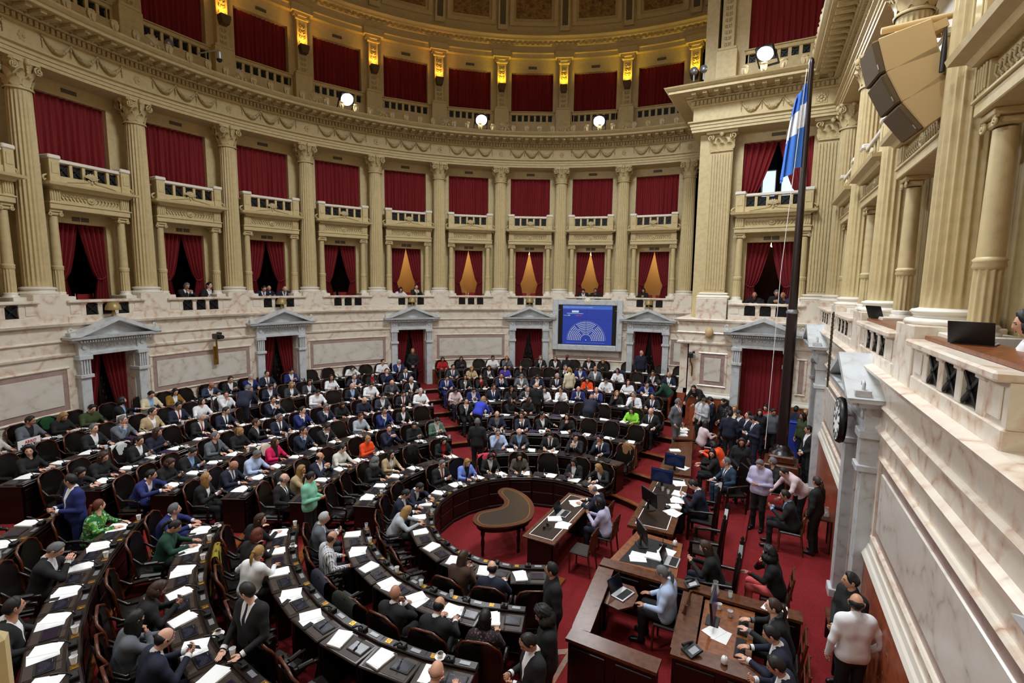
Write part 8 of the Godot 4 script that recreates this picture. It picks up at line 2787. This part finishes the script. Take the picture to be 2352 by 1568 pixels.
2.34 0.30 4.86 156 w stand -20 5 pn p black -|woman with tied-back brown hair in black top standing beside the small side table
6.44 0.30 4.82 208 m standclasp -20 5 sk o black white|black-haired man in black suit standing right of the flagpole base
8.90 0.30 4.81 248 w stand -10 5 py p cream -|woman with tied-back blonde hair in cream top standing by the blue box near the corner
8.90 0.30 4.53 74 m stand 10 5 sk p navy -|black-haired man in navy shirt standing with back turned right of the flagpole
8.32 0.30 4.74 228 w stand -20 10 lk p olivegreen -|woman with long black hair in olive green top standing behind the flagpole at the right
8.90 0.30 3.66 251 w stand 0 15 mk p red -|black-haired woman in red top standing before the right curtained doorway
8.13 0.30 3.51 272 w stand 0 10 ln p black -|woman with long brown hair in black top standing in the crowd left of the flagpole
8.27 0.30 3.85 281 m stand 20 20 sd p grey -|dark-haired man in grey shirt standing in the crowd beside the flagpole
-5.66 0.73 -6.34 43 w read 60 0 pa p greenprint -|woman with tied-back auburn hair in green printed top, fifth row, left block, twelfth from left
-6.70 0.73 -5.17 54 m clasp 0 35 sg o black white|grey-haired man in black suit, fifth row, left block, tenth from left
-4.81 0.55 -5.59 43 m lean 20 5 sg s blue skyblue|grey-haired man in blue suit and tie, fourth row, left block, tenth from left
-5.21 0.55 -4.89 49 w read 10 30 pd p deepgreen -|woman with tied-back dark hair in dark green top, fourth row, left block, ninth from left
-4.10 0.37 -4.14 48 w turn -30 10 ln p black -|woman with long brown hair in black top, third row, left block, eighth from left
-4.49 0.37 -3.64 55 w turn 40 10 ma p black -|auburn-haired woman in black top, third row, left block, seventh from left
-4.82 0.37 -3.10 62 w turn 30 10 py p white -|woman with tied-back blonde hair in white top, third row, left block, sixth from left
-7.48 0.73 -3.85 65 m back 20 5 sd o black white|dark-haired man in black suit, fifth row, left block, eighth from left
-6.28 0.55 -3.20 66 w phone 0 35 mn p black -|brown-haired woman in black top, fourth row, left block, seventh from left
-6.74 0.55 -2.68 71 w chin 30 10 lk p grey -|woman with long black hair in grey top, fourth row, left block, sixth from left
-6.76 0.55 -2.01 77 m phone 0 20 fk o navy white|balding man in navy suit, fourth row, left block, fifth from left
-5.94 0.37 -1.58 278 m standopen -90 15 sd s black navy|dark-haired man in black suit and tie standing in the near aisle with open hands
-3.25 0.18 -3.45 49 m phone 10 15 sw o grey white|white-haired man in grey suit, second row, left block, seventh from left
-3.70 0.18 -2.70 60 m back 20 15 fn p striped -|balding man in striped shirt, second row, left block, sixth from left
-1.27 0.00 -3.18 27 m read 0 30 sk o navy white|black-haired man in navy suit, front row, seventh seat from left
-0.64 0.00 -3.30 14 m lean 0 35 sk o navy white|black-haired man in navy suit, front row, eighth seat from left
-1.74 0.00 -2.74 40 w lean 20 30 ly p lightgrey -|woman with long blonde hair in light grey top, front row, sixth seat from left
-4.32 0.18 -0.63 90 m chin 20 5 b- o black white|bald man in black suit, second row, left block, third from left
-4.24 0.18 0.08 99 m read 10 20 fk o black white|balding man in black suit, second row, left block, second from left
-2.74 0.00 -0.56 93 w phone 10 25 ln p brown -|woman with long brown hair in brown top, front row, third seat from left
-2.80 0.00 0.11 106 m read 20 10 fk o navy white|balding man in navy suit, front row, second seat from left
-4.10 0.18 0.77 108 w read 0 15 lk p redprint -|woman with long black hair in red printed top, second row, left block, first from left
-5.40 0.37 0.94 105 m read 0 20 b- o black white|bald man in black suit, third row, left block, first from left
-0.07 4.50 -13.75 0 m clasp 0 25 sg s black grey|grey-haired man in black suit and tie in the third lower box from left
0.68 4.50 -13.73 357 m read 30 0 sk o black white|black-haired man in black suit in the third lower box from left
2.60 4.50 -13.50 349 m lean 0 20 sd s navy blue|dark-haired man in navy suit and tie in the fourth lower box from left
3.06 4.50 -13.87 348 m lean 0 25 b- s navy blue|bald man in navy suit and tie in the fourth lower box from left, left one
3.37 4.50 -13.33 346 m lean 0 30 b- s navy blue|bald man in navy suit and tie in the fourth lower box from left, right one
7.82 4.50 -11.31 325 w lean 0 20 lk p white -|woman with long black hair in white top in the sixth lower box from left
8.40 4.50 -10.88 322 m clasp 10 15 sk o black white|black-haired man in black suit in the sixth lower box from left
12.99 4.50 -4.52 289 m lean 0 30 sk o black white|black-haired man in black suit in the ninth lower box from left
13.16 4.50 -3.98 287 m lean 10 15 sk p black -|black-haired man in black shirt in the ninth lower box from left
13.63 4.50 -1.82 278 w phone 0 20 mk p black -|black-haired woman in black top in the tenth lower box from left
9.95 4.50 3.02 270 m lean 10 20 b- p black -|bald man in black shirt in the box beside the flagpole
9.95 4.50 3.70 270 m phone 0 20 sg p black -|grey-haired man in black shirt in the box beside the flagpole
9.95 4.50 3.91 270 m lean -30 10 fg p steelblue -|balding man in steel blue shirt in the box beside the flagpole"""

var COATS := [
	[Vector3(-4.33, 1.281, -11.99), 19.9, Color(0.05, 0.27, 0.12), "green coat over the chair of the blonde woman at left"],
	[Vector3(-3.82, 0.915, -9.39), 22.6, Color(0.78, 0.80, 0.78), "pale grey coat over a chair in the left centre"],
	[Vector3(-1.49, 0.549, -7.39), 12.0, Color(0.82, 0.80, 0.72), "cream coat over the chair of the woman in pink"],
	[Vector3(-4.71, 0.366, -3.80), 55.0, Color(0.52, 0.47, 0.08), "mustard and grey coat over a chair by the near aisle"],
	[Vector3(-4.29, 0.183, -1.30), 80.7, Color(0.09, 0.12, 0.08), "dark green coat thrown on an empty near chair"],
	[Vector3(1.96, 0.000, -2.91), -41.6, Color(0.86, 0.25, 0.36), "coral pink coat over a front row chair"],
	[Vector3(4.28, 0.183, 0.17), -100.1, Color(0.55, 0.38, 0.24), "brown coat over the last chair by the right steps"],
	[Vector3(11.17, 1.098, -2.11), -79.8, Color(0.12, 0.16, 0.30), "navy jacket over a back row chair right of the screen"],
	[Vector3(-0.28, 1.098, -11.45), 1.4, Color(0.88, 0.88, 0.88), "white jacket over a chair behind the dark-haired woman"],
	[Vector3(-2.19, 0.366, -5.82), 22.4, Color(0.12, 0.13, 0.12), "charcoal coat over the chair of the greying man"],
	[Vector3(1.11, 0.183, -4.81), -14.8, Color(0.10, 0.10, 0.11), "black jacket over a third row chair by the aisle"],
	[Vector3(-4.11, 0.183, -2.01), 71.1, Color(0.11, 0.13, 0.19), "navy jacket over the chair of the man in stripes"]]
